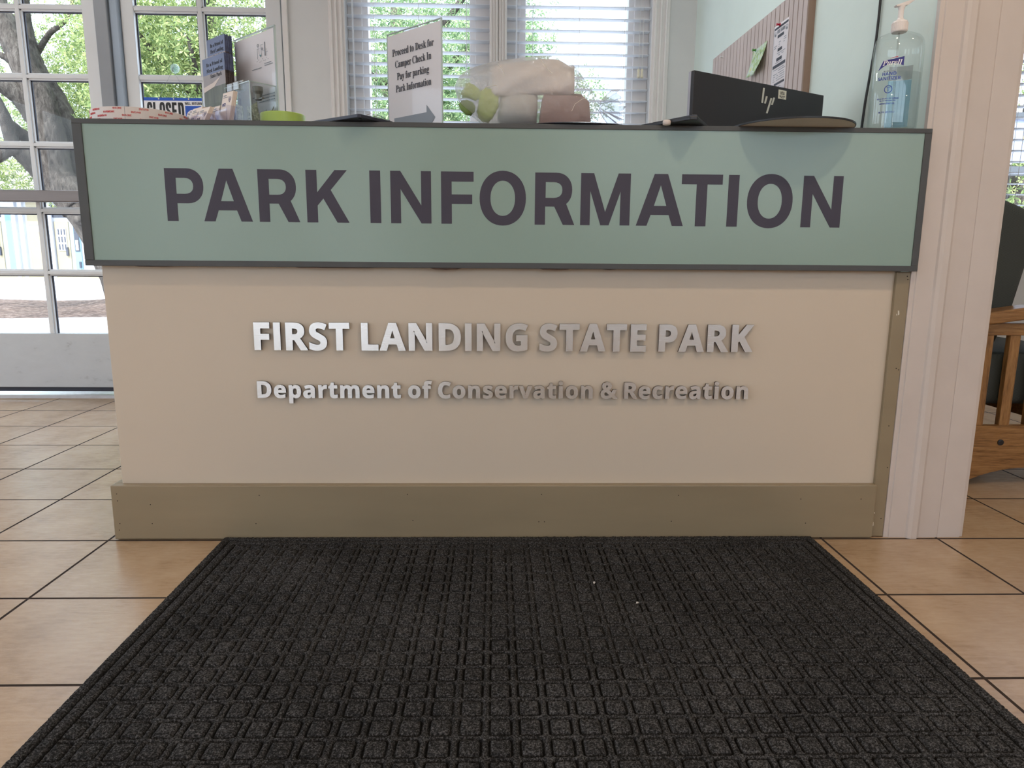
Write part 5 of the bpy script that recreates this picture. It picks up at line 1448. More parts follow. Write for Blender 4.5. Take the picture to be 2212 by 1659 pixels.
# --- two-tier rack of park leaflets
M['leaf_sky'] = mat('leaflet_sky_blue', s2l(104, 118, 152), 0.35, var=0.12, nscale=12)
M['leaf_sand'] = mat('leaflet_sand', s2l(150, 142, 142), 0.35, var=0.06, nscale=30)
M['leaf_olive'] = mat('leaflet_dune_grass', s2l(84, 88, 72), 0.35, var=0.35, nscale=70, stretch=(1, 1, 0.15))
M['leaf_edge'] = mat('leaflet_stack_edge', s2l(112, 100, 98), 0.5, var=0.5, nscale=90)
M['edge_blue'] = mat('leaflet_blue_edge', s2l(84, 92, 122), 0.5, var=0.3, nscale=160)
M['edge_brown'] = mat('leaflet_dark_edge', s2l(72, 62, 60), 0.5, var=0.5, nscale=160)
M['leaf_white'] = mat('leaflet_white_text', s2l(44, 44, 52), 0.5, var=0)
rack = thing('leaflet_rack', tuple(np.array([-0.80, 0.32, ZC])), 'clear two tier leaflet rack at the left of the donation box', 'rack')
FW = 0.112
def leaflet(o_, w_, h_, name='leaflet', face=False):
    """thin card standing at o_ (lower left of its face)"""
    t = bpy.data.objects.new(name, None)
    t.location = tuple(o_)
    t.empty_display_size = 0.02
    col.objects.link(t)
    th = 0.0016
    o_ = np.array(o_)
    s1, s2 = h_ * 0.64, h_ * 0.80
    a = MB().obox(o_ + up * s2, e1 * w_, -en * th, up * (h_ - s2)).build('sky_panel', M['leaf_sky'] if face else M['edge_blue'], t)
    MB().obox(o_ + up * s1, e1 * w_, -en * th, up * (s2 - s1)).build('sand_panel', M['leaf_sand'] if face else M['edge_brown'], t)
    MB().obox(o_, e1 * w_, -en * th, up * s1).build('grass_panel', M['leaf_olive'] if face else M['edge_brown'], t)
    if face:
        F = frame(o_ + en * 0.0003, e1, up)
        lp_ = []
        for k, s in enumerate(('Be a Friend of', 'First Landing', 'State Park')):
            lp_ += text_loops(s, 'serif', w_ * (0.55 if k < 2 else 0.6), h_ * (0.895 - 0.072 * k), h_ * 0.042, width=w_ * (0.74, 0.74, 0.52)[k], align='C')
        lay(lp_, 'lettering', M['leaf_white'], t, F, 0.0003)
        lay([[(w_ * 0.0, h_ * 0.60), (w_ * 0.0, h_ * 0.66), (w_ * 0.45, h_ * 0.69), (w_ * 0.8, h_ * 0.74), (w_ * 0.5, h_ * 0.64)]], 'beach_print', mat('leaflet_beach', s2l(212, 196, 186), 0.4, var=0.03), t, F, 0.0002)
    return t
def copy_tree(o, parent=None, loc=None):
    c = o.copy()
    col.objects.link(c)
    c.parent = parent
    if loc is not None:
        c.location = loc
    for chd in list(o.children):
        copy_tree(chd, c)
    return c
fl = np.array([-0.862, 0.342, 0])
rl = np.array([-0.862, 0.386, 0])
for stack, (o_, z0, h_, w_, n_, lbf, lbr, grp) in enumerate((
        (fl, ZC + 0.006, 0.229, 0.128, 13, 'front leaflet of the lower stack in the clear rack, titled on a blue sky', 'narrow leaflet packed behind the front one of the lower stack', 'leaflets in the lower tier'),
        (rl, ZC + 0.072, 0.229, 0.104, 11, 'front leaflet of the higher rear stack in the clear rack, titled on a blue sky', 'narrow leaflet packed behind the front one of the higher rear stack', 'leaflets in the upper tier'))):
    first = leaflet(o_ + up * z0, w_, h_, face=True)
    tag(first, lbf, 'leaflet', grp)
    second = leaflet(o_ + up * z0 - en * 0.0022, w_, h_)
    tag(second, lbr, 'leaflet', grp)
    for k in range(2, n_):
        jit = e1 * rnd.uniform(-0.0015, 0.002) - up * rnd.choice((0, 0, 0.001, 0.003, 0.004))
        c = copy_tree(second, None, tuple(o_ + up * z0 - en * 0.0022 * k + jit))
def rack_pocket(o_, w_, d_, h_, z0):
    r_ = MB()
    b_ = o_ + up * z0 - e1 * 0.004
    r_.obox(b_ + en * 0.006, e1 * (w_ + 0.008), -en * 0.002, up * h_)
    r_.obox(b_ + en * 0.004, e1 * 0.002, -en * d_, up * h_).obox(b_ + e1 * (w_ + 0.006) + en * 0.004, e1 * 0.002, -en * d_, up * h_)
    r_.obox(b_ + en * 0.004, e1 * (w_ + 0.008), -en * d_, up * 0.002)
    return r_
rack_pocket(fl, 0.128, 0.036, 0.105, ZC).build('lower_pocket', M['clear'], rack)
rack_pocket(rl, 0.104, 0.032, 0.10, ZC + 0.066).build('upper_pocket', M['clear'], rack)
bk = rl - en * 0.034
MB().prism([bk + up * ZC, bk + up * (ZC + 0.22), bk + en * 0.012 + up * (ZC + 0.16)], -en * 0.003).obox(bk - e1 * 0.004 + up * ZC, e1 * 0.112, -en * 0.003, up * 0.2).build('back_plate', M['clear'], rack)

# --- business card holder with four packs
M['card'] = mat('cream_card', s2l(232, 218, 208), 0.6, var=0.01)
ch_ = thing('card_holder', (-0.72, 0.06, ZC), 'clear tiered plastic holder for business cards in front of the donation box', 'card holder')
packs = [((402, 238), 1.152, 0.052, 'left'), ((437, 249), 1.140, 0.052, 'front middle'), ((462, 222), 1.160, 0.040, 'rear middle'), ((478, 212), 1.184, 0.052, 'right')]
posn = [(-0.812, 0.090), (-0.768, 0.028), (-0.766, 0.105), (-0.718, 0.055)]
for i, ((x_, y_), (_, zt_, w_, nm_)) in enumerate(zip(posn, packs)):
    ht = 0.085
    z0 = max(zt_ - ht, ZC + 0.003)
    o_ = np.array([x_, y_, z0])
    back = -en * 0.018 + up * (zt_ - z0)            # leaning back
    th = -en * 0.0011
    cd = bpy.data.objects.new('business_card', None)
    cd.location = tuple(o_)
    cd.empty_display_size = 0.02
    col.objects.link(cd)
    tag(cd, 'front business card with printed badge in the %s pack of the card holder' % nm_, 'card', 'business cards in the holder')
    MB().obox(o_, e1 * w_, th, back).build('card_face', M['card'], cd)
    upv = back / np.linalg.norm(back)
    Hc = np.linalg.norm(back)
    F = frame(o_ + en * 0.0004, e1, upv)
    lp_ = words(0.006, Hc - 0.009, 0.018, 0.0022) + words(0.006, Hc - 0.0135, 0.026, 0.0014)
    lay(lp_, 'small_print', M['grey_ink'], cd, F, 0.0003)
    if w_ > 0.05:
        lay(ring(w_ - 0.012, Hc - 0.019, 0.0052, 0.0060) + [[(w_ - 0.0135, Hc - 0.022), (w_ - 0.0105, Hc - 0.022), (w_ - 0.0115, Hc - 0.016), (w_ - 0.0125, Hc - 0.016)], rect(w_ - 0.0125, Hc - 0.028, w_ - 0.0115, Hc - 0.0245)],
            'badge', M['blue_ink'], cd, F, 0.0003)
        if Hc > 0.036:
            lay(text_loops('DCR', 'sans', 0.006, max(0.004, Hc - 0.034), 0.0065, width=0.0165) + [rect(0.005, max(0.002, Hc - 0.036), 0.024, max(0.0026, Hc - 0.0354))], 'agency_mark', M['blue_ink'], cd, F, 0.0003)
    plain = bpy.data.objects.new('business_card', None)
    plain.location = tuple(o_ - en * 0.0013)
    plain.empty_display_size = 0.02
    col.objects.link(plain)
    tag(plain, 'plain business card tucked behind the front card of the %s pack' % nm_, 'card', 'business cards in the holder')
    MB().obox(o_ - en * 0.0013, e1 * w_, th, back).build('card_face', M['card'], plain)
    for k in range(2, 9):
        copy_tree(plain, None, tuple(o_ - en * 0.0013 * k + e1 * rnd.uniform(-0.0006, 0.0006) + up * rnd.uniform(-0.001, 0.0004)))
    # its pocket
    pk = MB()
    hp = (zt_ - ZC) * 0.55
    b_ = np.array([x_, y_, ZC]) - e1 * 0.003
    pk.obox(b_ + en * 0.006, e1 * (w_ + 0.006), -en * 0.0018, up * hp * 0.8)
    pk.obox(b_ + en * 0.006, e1 * 0.0018, -en * 0.03, up * hp).obox(b_ + en * 0.006 + e1 * (w_ + 0.0042), e1 * 0.0018, -en * 0.03, up * hp)
    pk.obox(b_ - en * 0.034, e1 * (w_ + 0.006), -en * 0.0018, up * (zt_ - ZC) * 0.8)
    pk.obox(b_ + en * 0.006, e1 * (w_ + 0.006), -en * 0.036, up * 0.0018)
    pk.build('pocket', M['lilac'], ch_)

# --- lime green roll
M['lime'] = mat('lime_green_vinyl', s2l(172, 200, 96), 0.4, var=0.02)
gt = thing('green_roll', (-0.572, 0.140, ZC), 'lime green round roll lying flat on the counter right of the donation box', 'tape')
MB().lathe([(0.038, ZC), (0.057, ZC), (0.058, ZC + 0.002), (0.058, ZC + 0.042), (0.057, ZC + 0.0435), (0.038, ZC + 0.0435)], -0.572, 0.125, 64, close=True).build('winding', M['lime'], gt, smooth=False)
MB().lathe([(0.0355, ZC), (0.038, ZC), (0.038, ZC + 0.0435), (0.0355, ZC + 0.0435)], -0.572, 0.125, 48, close=True).build('core', mat('card_core', s2l(170, 150, 124), 0.8), gt)

# --- black tablet with a corner over the edge
M['black'] = mat('black_plastic', s2l(30, 30, 36), 0.4, var=0.05)
M['navy'] = mat('blue_black_plastic', s2l(34, 36, 52), 0.35, var=0.1, nscale=3)
cr = np.array([-0.329, -0.084, ZC + 0.001])
d1 = np.array([0.58, 0.815, 0]); d2 = np.array([-0.815, 0.58, 0])
tb = thing('black_tablet', tuple(cr + d1 * 0.07 + d2 * 0.11), 'flat black tablet with one corner overhanging the counter left of the arrow sign', 'tablet')
pts = [cr + d1 * 0.006, cr + d1 * 0.115, cr + d1 * 0.122 + d2 * 0.006, cr + d1 * 0.122 + d2 * 0.21, cr + d1 * 0.115 + d2 * 0.217, cr + d1 * 0.006 + d2 * 0.217, cr + d2 * 0.210, cr + d2 * 0.006]
MB().prism(pts, (0, 0, 0.0085)).build('case', M['navy'], tb, bevel=0.0015)
lp = cr + d1 * 0.015 + d2 * 0.013
MB().tube([lp + (0, 0, 0.001), lp + (0, 0, -0.0009)], 0.0045, 18).build('lens', mat('lens_black', s2l(10, 10, 12), 0.15, var=0), tb)
M['wire'] = mat('bright_wire', (0.7, 0.7, 0.72), 0.25, 1.0, var=0)
wp = cr + up * 0.0105
MB().tube([wp + d1 * 0.03 + d2 * 0.006, wp + d1 * 0.04 + d2 * 0.001 + up * 0.004, wp + d1 * 0.075 + d2 * 0.001 + up * 0.004, wp + d1 * 0.095 + d2 * 0.004, wp + d1 * 0.112 + d2 * 0.006]
          , 0.0008, 6).tube([wp + d1 * 0.035 + d2 * 0.02 , wp + d1 * 0.06 + d2 * 0.012 + up * 0.003, wp + d1 * 0.1 + d2 * 0.012 + up * 0.001], 0.0008, 6).build('wire_loop', M['wire'], tb)

# --- arrow sign
PR = np.array([-0.146, 0.128, ZC])
g1 = np.array([0.7386, -0.6741, 0.0]); gn = np.array([-0.6741, -0.7386, 0.0])
PW = 0.2255
pl = PR - g1 * PW
asg = thing('arrow_sign', tuple(PR - g1 * PW / 2), 'white sheet in a clear holder with camper check in text and a grey arrow', 'sign')
MB().obox(pl, g1 * PW, -gn * 0.0045, up * 0.2945).build('clear_sleeve', M['clear'], asg)
MB().obox(pl, g1 * 0.0018, -gn * 0.005, up * 0.2945).obox(PR - g1 * 0.0018, g1 * 0.0018, -gn * 0.005, up * 0.2945).obox(pl + up * 0.2925, g1 * PW, -gn * 0.005, up * 0.002).build('polished_edge', M['clear_edge'], asg)
MB().obox(pl + gn * 0.045, g1 * PW, -gn * 0.10, up * 0.003).build('foot', M['clear'], asg)
sh = MB().obox(pl + g1 * 0.003 - gn * 0.0008 + up * 0.003, g1 * 0.2195, -gn * 0.0025, up * 0.2845).build('notice_sheet', M['paper'], asg)
F = frame(pl + gn * 0.0003, g1, up)
lp_ = []
for s, z_, w_, cxx in (('Proceed to Desk for', 0.2305, 0.172, 0.110), ('Camper Check In', 0.1985, 0.150, 0.1105), ('Pay for parking', 0.1655, 0.134, 0.1095), ('Park Information', 0.133, 0.148, 0.1105)):
    lp_ += text_loops(s, 'serif', cxx, z_, 0.0185, width=w_, align='C', space=0.36)
lay(lp_, 'lettering', M['black_ink'], sh, F, 0.0004)
lay([[(0.027, 0.031), (0.165, 0.031), (0.165, 0.012), (0.199, 0.0475), (0.165, 0.083), (0.165, 0.064), (0.027, 0.064)]], 'arrow', M['grey_ink'], sh, F, 0.0004)
# rubber stamp at the lower right of the sheet
lay([rect(0.112, 0.002, 0.152, 0.003), rect(0.112, 0.021, 0.152, 0.022), rect(0.112, 0.002, 0.113, 0.022), rect(0.151, 0.002, 0.152, 0.022), rect(0.113, 0.017, 0.151, 0.0185), rect(0.132, 0.004, 0.135, 0.016), rect(0.138, 0.004, 0.141, 0.016),
     rect(0.145, 0.004, 0.148, 0.016), rect(0.116, 0.006, 0.128, 0.008), rect(0.116, 0.011, 0.128, 0.0125)], 'stamp', M['grey_ink'], sh, F, 0.0004)

# --- dark round mat under the bag
rm = MB().lathe([(0.0, ZC + 0.0006), (0.246, ZC + 0.0006), (0.25, ZC + 0.0025), (0.247, ZC + 0.0045), (0.0, ZC + 0.0045)], 0.205, 0.206, 96).build('counter_mat', M['navy'], smooth=False)
set_origin(rm)
tag(rm, 'thin blue black round mat under the plastic bag, its rim over the counter edge', 'mat')

# --- plastic bag of goods
M['film'] = clear_mat('crinkled_clear_film', (0.95, 0.96, 0.97), 0.05, 0.55, 0.2, haze=0.32, haze_c=(0.90, 0.89, 0.90), bump=1.0, bscale=40)
M['film2'] = clear_mat('gathered_film', (0.96, 0.97, 1.0), 0.04, 0.3, 0.15, haze=0.45, haze_c=(0.93, 0.95, 1.0), bump=1.0, bscale=60)
M['gleam'] = mat('film_glint_white', s2l(232, 226, 220), 0.3, var=0)
zb0 = ZC + 0.0065
prof_px = [(983, 190, 196), (990, 172, 222), (1004, 158, 240), (1030, 147, 256), (1060, 139, 264), (1090, 134, 268), (1130, 129, 268), (1170, 124, 268), (1205, 127, 268), (1232, 140, 268), (1250, 160, 268), (1266, 185, 268), (1284, 206, 266), (1296, 218, 262)]
YBAG = 0.135
bag = thing('plastic_bag', (0.11, YBAG, zb0), 'clear plastic bag of goods with gathered end, right of the arrow sign', 'bag')
rings_ = []
NS = 28
for i, (u, vt, vb) in enumerate(prof_px):
    x_, _, zt_ = aty(u, vt, YBAG)
    zl_ = zb0 if vb >= 262 else aty(u, vb, YBAG)[2]
    zl_ = max(zl_, zb0)
    s_ = i / (len(prof_px) - 1)
    half = 0.095 * math.sin(math.pi * min(0.97, max(0.06, s_ * 0.93 + 0.05))) ** 0.55
    cz_, hz = (zt_ + zl_) / 2, (zt_ - zl_) / 2
    rg = []
    for k in range(NS):
        g = 2 * math.pi * k / NS
        wob = 1 + 0.035 * math.sin(5 * g + 2.1 * i) + 0.03 * math.sin(3 * g - 1.3 * i) + rnd.uniform(-0.02, 0.02)
        sn, cs_ = math.sin(g), math.cos(g)
        sq = lambda q: math.copysign(abs(q) ** 0.75, q)
        z_ = max(zb0, cz_ + hz * sq(sn) * (wob if abs(sn) < 0.9 else 1))
        rg.append((x_ + rnd.uniform(-0.002, 0.002), YBAG + half * sq(cs_) * wob, z_))
    rings_.append(rg)
fs_ = []
for i in range(len(rings_) - 1):
    for k in range(NS):
        k2_ = (k + 1) % NS
        fs_.append((i * NS + k, i * NS + k2_, (i + 1) * NS + k2_, (i + 1) * NS + k))
fs_.append(tuple(range(NS))[::-1])
MB().add([q for r_ in rings_ for q in r_], fs_).build('film', M['film'], bag, smooth=True, subsurf=2)
# gathered end: a crinkled fan
tail = MB()
c0 = aty(1294, 232, YBAG)
tv, tf = [], []
NA = 22
for j in range(6):
    s_ = j / 5
    for k in range(NA):
        a_ = -0.95 + 1.75 * k / (NA - 1)
        R_ = 0.012 + 0.062 * s_
        sp = math.copysign(1, 1)
        off = (0.010 * s_) * (1 if k % 2 else -1) + 0.012 * math.sin(k * 0.9) * s_
        tv.append((c0[0] - 0.012 + R_ * math.cos(a_) * (1 + 0.16 * math.sin(k * 2.3)), c0[1] - 0.01 + off, max(zb0 + 0.001, c0[2] + R_ * math.sin(a_) * 0.95 - 0.006 * s_)))
for j in range(5):
    for k in range(NA - 1):
        tf.append((j * NA + k, j * NA + k + 1, (j + 1) * NA + k + 1, (j + 1) * NA + k))
to = tail.add(tv, tf).build('gathered_end', M['film2'], bag, smooth=False)
sd = to.modifiers.new('thickness', 'SOLIDIFY')
sd.thickness = 0.0006
cr_ = MB()
for pix in (((1168, 128), (1176, 140), (1186, 152), (1193, 158)), ((1042, 196), (1050, 188), (1062, 186), (1073, 184)), ((1076, 137), (1086, 150), (1090, 165)), ((1235, 240), (1242, 225), (1256, 215), (1268, 210))):
    cr_.tube([aty(u, v, YBAG - 0.088) for u, v in pix], 0.0005, 6)
cr_.build('crease_glint', M['gleam'], bag)  # painted highlights: white threads stand in for glints on the film

# goods in the bag
M['kraft'] = mat('pinkish_brown_carton', s2l(160, 124, 116), 0.6, var=0.06, nscale=8)
M['wrap'] = mat('white_tissue_paper', s2l(232, 226, 224), 0.7, var=0.03, nscale=12)
M['grn'] = mat('yellow_green_tissue', s2l(176, 196, 92), 0.6, var=0.12, nscale=14)
x0_, x1_ = aty(1166, 240, YBAG)[0], aty(1252, 240, YBAG)[0]
ctn = thing('carton', ((x0_ + x1_) / 2, YBAG, zb0), 'pinkish brown carton with loose flaps inside the plastic bag', 'carton')
zc1 = aty(1200, 206, YBAG - 0.04)[2]
MB().prism([(x0_ - 0.004, YBAG - 0.045, zb0 + 0.001), (x1_, YBAG - 0.045, zb0 + 0.001), (x1_ - 0.002, YBAG - 0.045, zc1), (x0_ + 0.006, YBAG - 0.045, zc1)], (0, 0.085, 0)).build('body', M['kraft'], ctn, bevel=0.002)
MB().prism([(x0_ + 0.008, YBAG - 0.046, zc1), (x1_ - 0.03, YBAG - 0.046, zc1 + 0.0035), (x1_ - 0.004, YBAG - 0.046, zc1 + 0.001), (x1_ - 0.004, YBAG + 0.035, zc1 + 0.001), (x0_ + 0.01, YBAG + 0.035, zc1 + 0.006)], (0, 0, 0.0012)).build('flap', M['kraft'], ctn)
MB().prism([(x1_ - 0.002, YBAG - 0.047, zb0 + 0.012), (x1_ + 0.028, YBAG - 0.03, zb0 + 0.02), (x1_ + 0.022, YBAG - 0.03, zc1 - 0.014), (x1_ - 0.004, YBAG - 0.047, zc1 + 0.004)], (0, 0.0014, 0)).build('flap', M['kraft'], ctn)
wr = MB()
wv, wf = [], []
NX_, NZ_ = 16, 8
top_u = [(1058, 146), (1090, 140), (1130, 134), (1170, 129), (1205, 131), (1228, 144)]
for side in (0, 1):
    for j in range(NZ_ + 1):
        for i in range(NX_ + 1):
            s_ = i / NX_
            u_ = 1062 + (1240 - 1062) * s_
            vt_ = np.interp(u_, [q[0] for q in top_u], [q[1] for q in top_u]) + 3
            vb_ = np.interp(u_, [1060, 1100, 1165, 1240], [208, 209, 203, 202])
            v_ = vt_ + (vb_ - vt_) * j / NZ_
            bul = 0.030 * math.sin(math.pi * min(1, 0.12 + 0.8 * s_)) * math.sin(math.pi * (0.25 + 0.6 * j / NZ_)) + 0.004 * math.sin(9 * s_ + j)
            q_ = aty(u_, v_, YBAG)
            wv.append((q_[0], YBAG - bul - 0.005 if side == 0 else YBAG + bul * 0.7 + 0.005, q_[2]))
n_ = (NX_ + 1) * (NZ_ + 1)
for side in (0, 1):
    for j in range(NZ_):
        for i in range(NX_):
            a_ = side * n_ + j * (NX_ + 1) + i
            fc = (a_, a_ + NX_ + 1, a_ + NX_ + 2, a_ + 1)
            wf.append(fc if side == 0 else fc[::-1])
edge_ = list(range(NX_ + 1)) + [(NX_ + 1) * k + NX_ for k in range(1, NZ_ + 1)] + [(NX_ + 1) * NZ_ + k for k in range(NX_ - 1, -1, -1)] + [(NX_ + 1) * k for k in range(NZ_ - 1, 0, -1)]
for k in range(len(edge_)):
    a_, b_ = edge_[k], edge_[(k + 1) % len(edge_)]
    wf.append((a_, b_, b_ + n_, a_ + n_))
o = wr.add(wv, wf).build('paper_parcel', M['wrap'], smooth=True)
set_origin(o)
tag(o, 'white paper parcel filling the top of the plastic bag', 'parcel')
def lump(pix, y0, dy, name, m, label, cat, seed):
    "rounded bundle whose front outline is given in picture points"
    P = [aty(u, v, y0) for u, v in pix]
    c = sum(P) / len(P)
    n = len(P)
    vs_, fs_ = [], []
    K = 5
    for j in range(-K, K + 1):
        t = j / K
        s_ = 1 - 0.55 * abs(t) ** 3
        for i, q in enumerate(P):
            w_ = 1 + 0.05 * math.sin(i * 2.1 + j * 1.3 + seed)
            vs_.append((c[0] + (q[0] - c[0]) * s_ * w_, y0 + dy * t, max(zb0 + 0.001, c[2] + (q[2] - c[2]) * s_ * w_)))
    for j in range(2 * K):
        for i in range(n):
            i2 = (i + 1) % n
            fs_.append((j * n + i, (j + 1) * n + i, (j + 1) * n + i2, j * n + i2))
    fs_ += [tuple(range(n)), tuple(range(2 * K * n, (2 * K + 1) * n))[::-1]]
    o = MB().add(vs_, fs_).build(name, m, smooth=True)
    set_origin(o)
    return tag(o, label, cat)
lump([(1002, 192), (1006, 182), (1014, 179), (1024, 184), (1034, 192), (1040, 202), (1036, 212), (1026, 218), (1014, 212), (1000, 210), (996, 202)], YBAG + 0.004, 0.010, 'green_bundle', M['grn'],
     'yellow green tissue at the upper left end of the plastic bag', 'tissue', 0.3)
lump([(1040, 196), (1050, 190), (1062, 192), (1072, 200), (1077, 212), (1077, 228), (1071, 242), (1064, 256), (1054, 264), (1042, 262), (1033, 254), (1030, 240), (1034, 224), (1036, 208)], YBAG - 0.006, 0.012, 'green_bundle', M['grn'],
     'largest green tissue fold, in the middle of the left part of the plastic bag', 'tissue', 2.3)
lump([(990, 226), (998, 218), (1010, 216), (1022, 222), (1027, 232), (1025, 242), (1016, 250), (1006, 248), (996, 238)], YBAG - 0.02, 0.010, 'green_bundle', mat('dark_green_tissue', s2l(128, 152, 84), 0.6, var=0.1), 'small darker green tissue fold at the lower left of the plastic bag', 'tissue', 1.2)
lump([(1082, 212), (1110, 207), (1140, 205), (1160, 206), (1160, 240), (1158, 267), (1120, 269), (1080, 268), (1076, 250), (1080, 230)], YBAG + 0.008, 0.04, 'foil_pouch', mat('pale_grey_pouch', s2l(206, 206, 202), 0.5, var=0.05), 'pale grey pouch at the bottom middle of the plastic bag', 'pouch', 2.0)

# --- black slab device with cut corner
cr = np.array([0.468, -0.099, ZC + 0.001])
dv = thing('black_terminal', (0.46, 0.0, ZC), 'flat black device with a white tab overhanging the counter left of the monitor', 'device')
MB().prism([cr, cr + (0.018, 0.0, 0), (0.536, -0.004, ZC + 0.001), (0.556, 0.035, ZC + 0.001), (0.470, 0.098, ZC + 0.001), (0.372, 0.016, ZC + 0.001)], (0, 0, 0.0095)).build('case', M['black'], dv, bevel=0.002)
MB().prism([(0.474, -0.094, ZC + 0.0105), (0.486, -0.094, ZC + 0.0105), (0.525, 0.0, ZC + 0.0105), (0.470, 0.05, ZC + 0.0105), (0.40, 0.008, ZC + 0.0105)], (0, 0, 0.004)).build('raised_top', M['navy'], dv, bevel=0.001)
tb_ = aty(1440, 270, -0.052)
MB().lathe([(0.006, ZC - 0.0035), (0.0095, ZC - 0.002), (0.010, ZC + 0.005), (0.0085, ZC + 0.0085), (0.0, ZC + 0.009)], tb_[0], -0.052, 24).build('white_tab', mat('off_white_tab', s2l(218, 208, 204), 0.4, var=0), dv, smooth=True)

# --- monitor seen from the back
zt_m = 1.274
mL, mR = atz(1500, 151, zt_m), atz(1780, 206, zt_m)
mL, mR = np.array([mL[0], mL[1], 0]), np.array([mR[0], mR[1], 0])
k1 = (mR - mL) / np.linalg.norm(mR - mL)
kn_ = np.array([k1[1], -k1[0], 0])           # out of the back, towards the viewer
MW = np.linalg.norm(mR - mL)
MH = 0.325
mo = thing('monitor', tuple((mL + mR) / 2 - kn_ * 0.03 + up * 0.746), 'black computer monitor seen from behind, with silver slanted logo, on the staff side', 'monitor')
M['mon'] = mat('matt_black_monitor_shell', s2l(38, 38, 44), 0.5, var=0.04, bump=0.1, bscale=900)
zb_m = zt_m - MH
a0 = mL + up * zb_m
MB().prism([a0, a0 + k1 * MW, a0 + k1 * MW - kn_ * 0.012, a0 - kn_ * 0.012], up * MH).build('back_shell', M['mon'], mo, bevel=0.002)
MB().obox(a0 - kn_ * 0.012, k1 * MW, -kn_ * 0.010, up * MH).build('silver_bezel', mat('silver_bezel', s2l(176, 176, 186), 0.35, 0.4, var=0), mo, bevel=0.002)
MB().obox(a0 - kn_ * 0.022 + k1 * 0.006 + up * 0.012, k1 * (MW - 0.012), -kn_ * 0.0008, up * (MH - 0.018)).build('screen', mat('dark_screen', s2l(24, 26, 32), 0.12, var=0), mo)
cm_ = (mL + mR) / 2
sb = MB()
sb.obox(cm_ - k1 * 0.03 + kn_ * 0.022 + up * 0.76, k1 * 0.06, -kn_ * 0.02, up * 0.28)
sb.obox(cm_ - k1 * 0.11 + kn_ * 0.06 + up * 0.7465, k1 * 0.22, -kn_ * 0.18, up * 0.014)
sb.build('stand', M['mon'], mo, bevel=0.003)
F = frame(a0 + kn_ * 0.0004, k1, up)
def mpt(u, v):
    q = ray(u, v)
    t = np.dot(a0 + kn_ * 0.0004 - CAM, kn_) / np.dot(q, kn_)
    p_ = CAM + t * q - a0
    return (float(np.dot(p_, k1)), float(p_[2]))
lg = []
def slant(x0, x1, z0, z1, sh_=0.24):
    lg.append([(x0 + z0 * sh_, z0), (x1 + z0 * sh_, z0), (x1 + z1 * sh_, z1), (x0 + z1 * sh_, z1)])
lx, lz = mpt(1652, 214)
for (u0, v0), (u1, v1) in (((1650, 190), (1648, 223)), ((1656, 208), (1654, 224)), ((1666, 212), (1658, 245)), ((1672, 211), (1669, 227))):
    pa, pb = mpt(u0, v0), mpt(u1, v1)
    hw_ = 0.0036
    lg.append([(pb[0] - hw_ - 0.004, pb[1]), (pb[0] + hw_ - 0.004, pb[1]), (pa[0] + hw_, pa[1]), (pa[0] - hw_, pa[1])])
pa, pb = mpt(1655.5, 209), mpt(1661, 211.5)
lay(lg, 'logo', mat('silver_logo', s2l(206, 204, 196), 0.35, 0.3, var=0), mo, F, 0.0008)
s0, s1 = mpt(1680.5, 212.5), mpt(1699, 195)
sx0, sz0, sx1, sz1 = s0[0], s0[1], s1[0], s1[1] - 0.002
stk = lay([rect(sx0, sz0, sx1, sz1)], 'asset_sticker', mat('white_sticker', s2l(222, 220, 206), 0.5, var=0), mo, F, 0.0005)
sw_, sh2 = sx1 - sx0, sz1 - sz0
F2 = frame(a0 + kn_ * 0.001, k1, up)
lay(text_loops('VITA', 'sans', sx0 + sw_ * 0.22, sz0 + sh2 * 0.46, sh2 * 0.36, width=sw_ * 0.54) + words(sx0 + sw_ * 0.15, sz0 + sh2 * 0.24, sw_ * 0.7, sh2 * 0.1) + words(sx0 + sw_ * 0.3, sz0 + sh2 * 0.1, sw_ * 0.4, sh2 * 0.07),
    'sticker_print', M['sign_black'], stk, F2, 0.0003)

# --- thin round pad overhanging the front edge
pc = (0.757, 0.008)
Rp = 0.153
pd = thing('round_pad', (pc[0], pc[1], ZC), 'thin round pad with grey underside and black rim overhanging the counter before the monitor', 'pad')
MB().lathe([(0.0, ZC + 0.0006), (Rp - 0.002, ZC + 0.0006), (Rp - 0.002, ZC + 0.003), (0.0, ZC + 0.003)], *pc, 96).build('grey_base', mat('taupe_rubber_base', s2l(206, 196, 188), 0.75, var=0.05), pd)
MB().lathe([(Rp - 0.002, ZC + 0.0006), (Rp, ZC + 0.001), (Rp, ZC + 0.0048), (Rp - 0.003, ZC + 0.0054), (Rp - 0.003, ZC + 0.003), (Rp - 0.002, ZC + 0.003)], *pc, 96, close=True).lathe([(0, ZC + 0.0031), (Rp - 0.003, ZC + 0.0031), (Rp - 0.003, ZC + 0.0054), (0, ZC + 0.0054)], *pc, 96).build('black_rim', M['black'], pd)

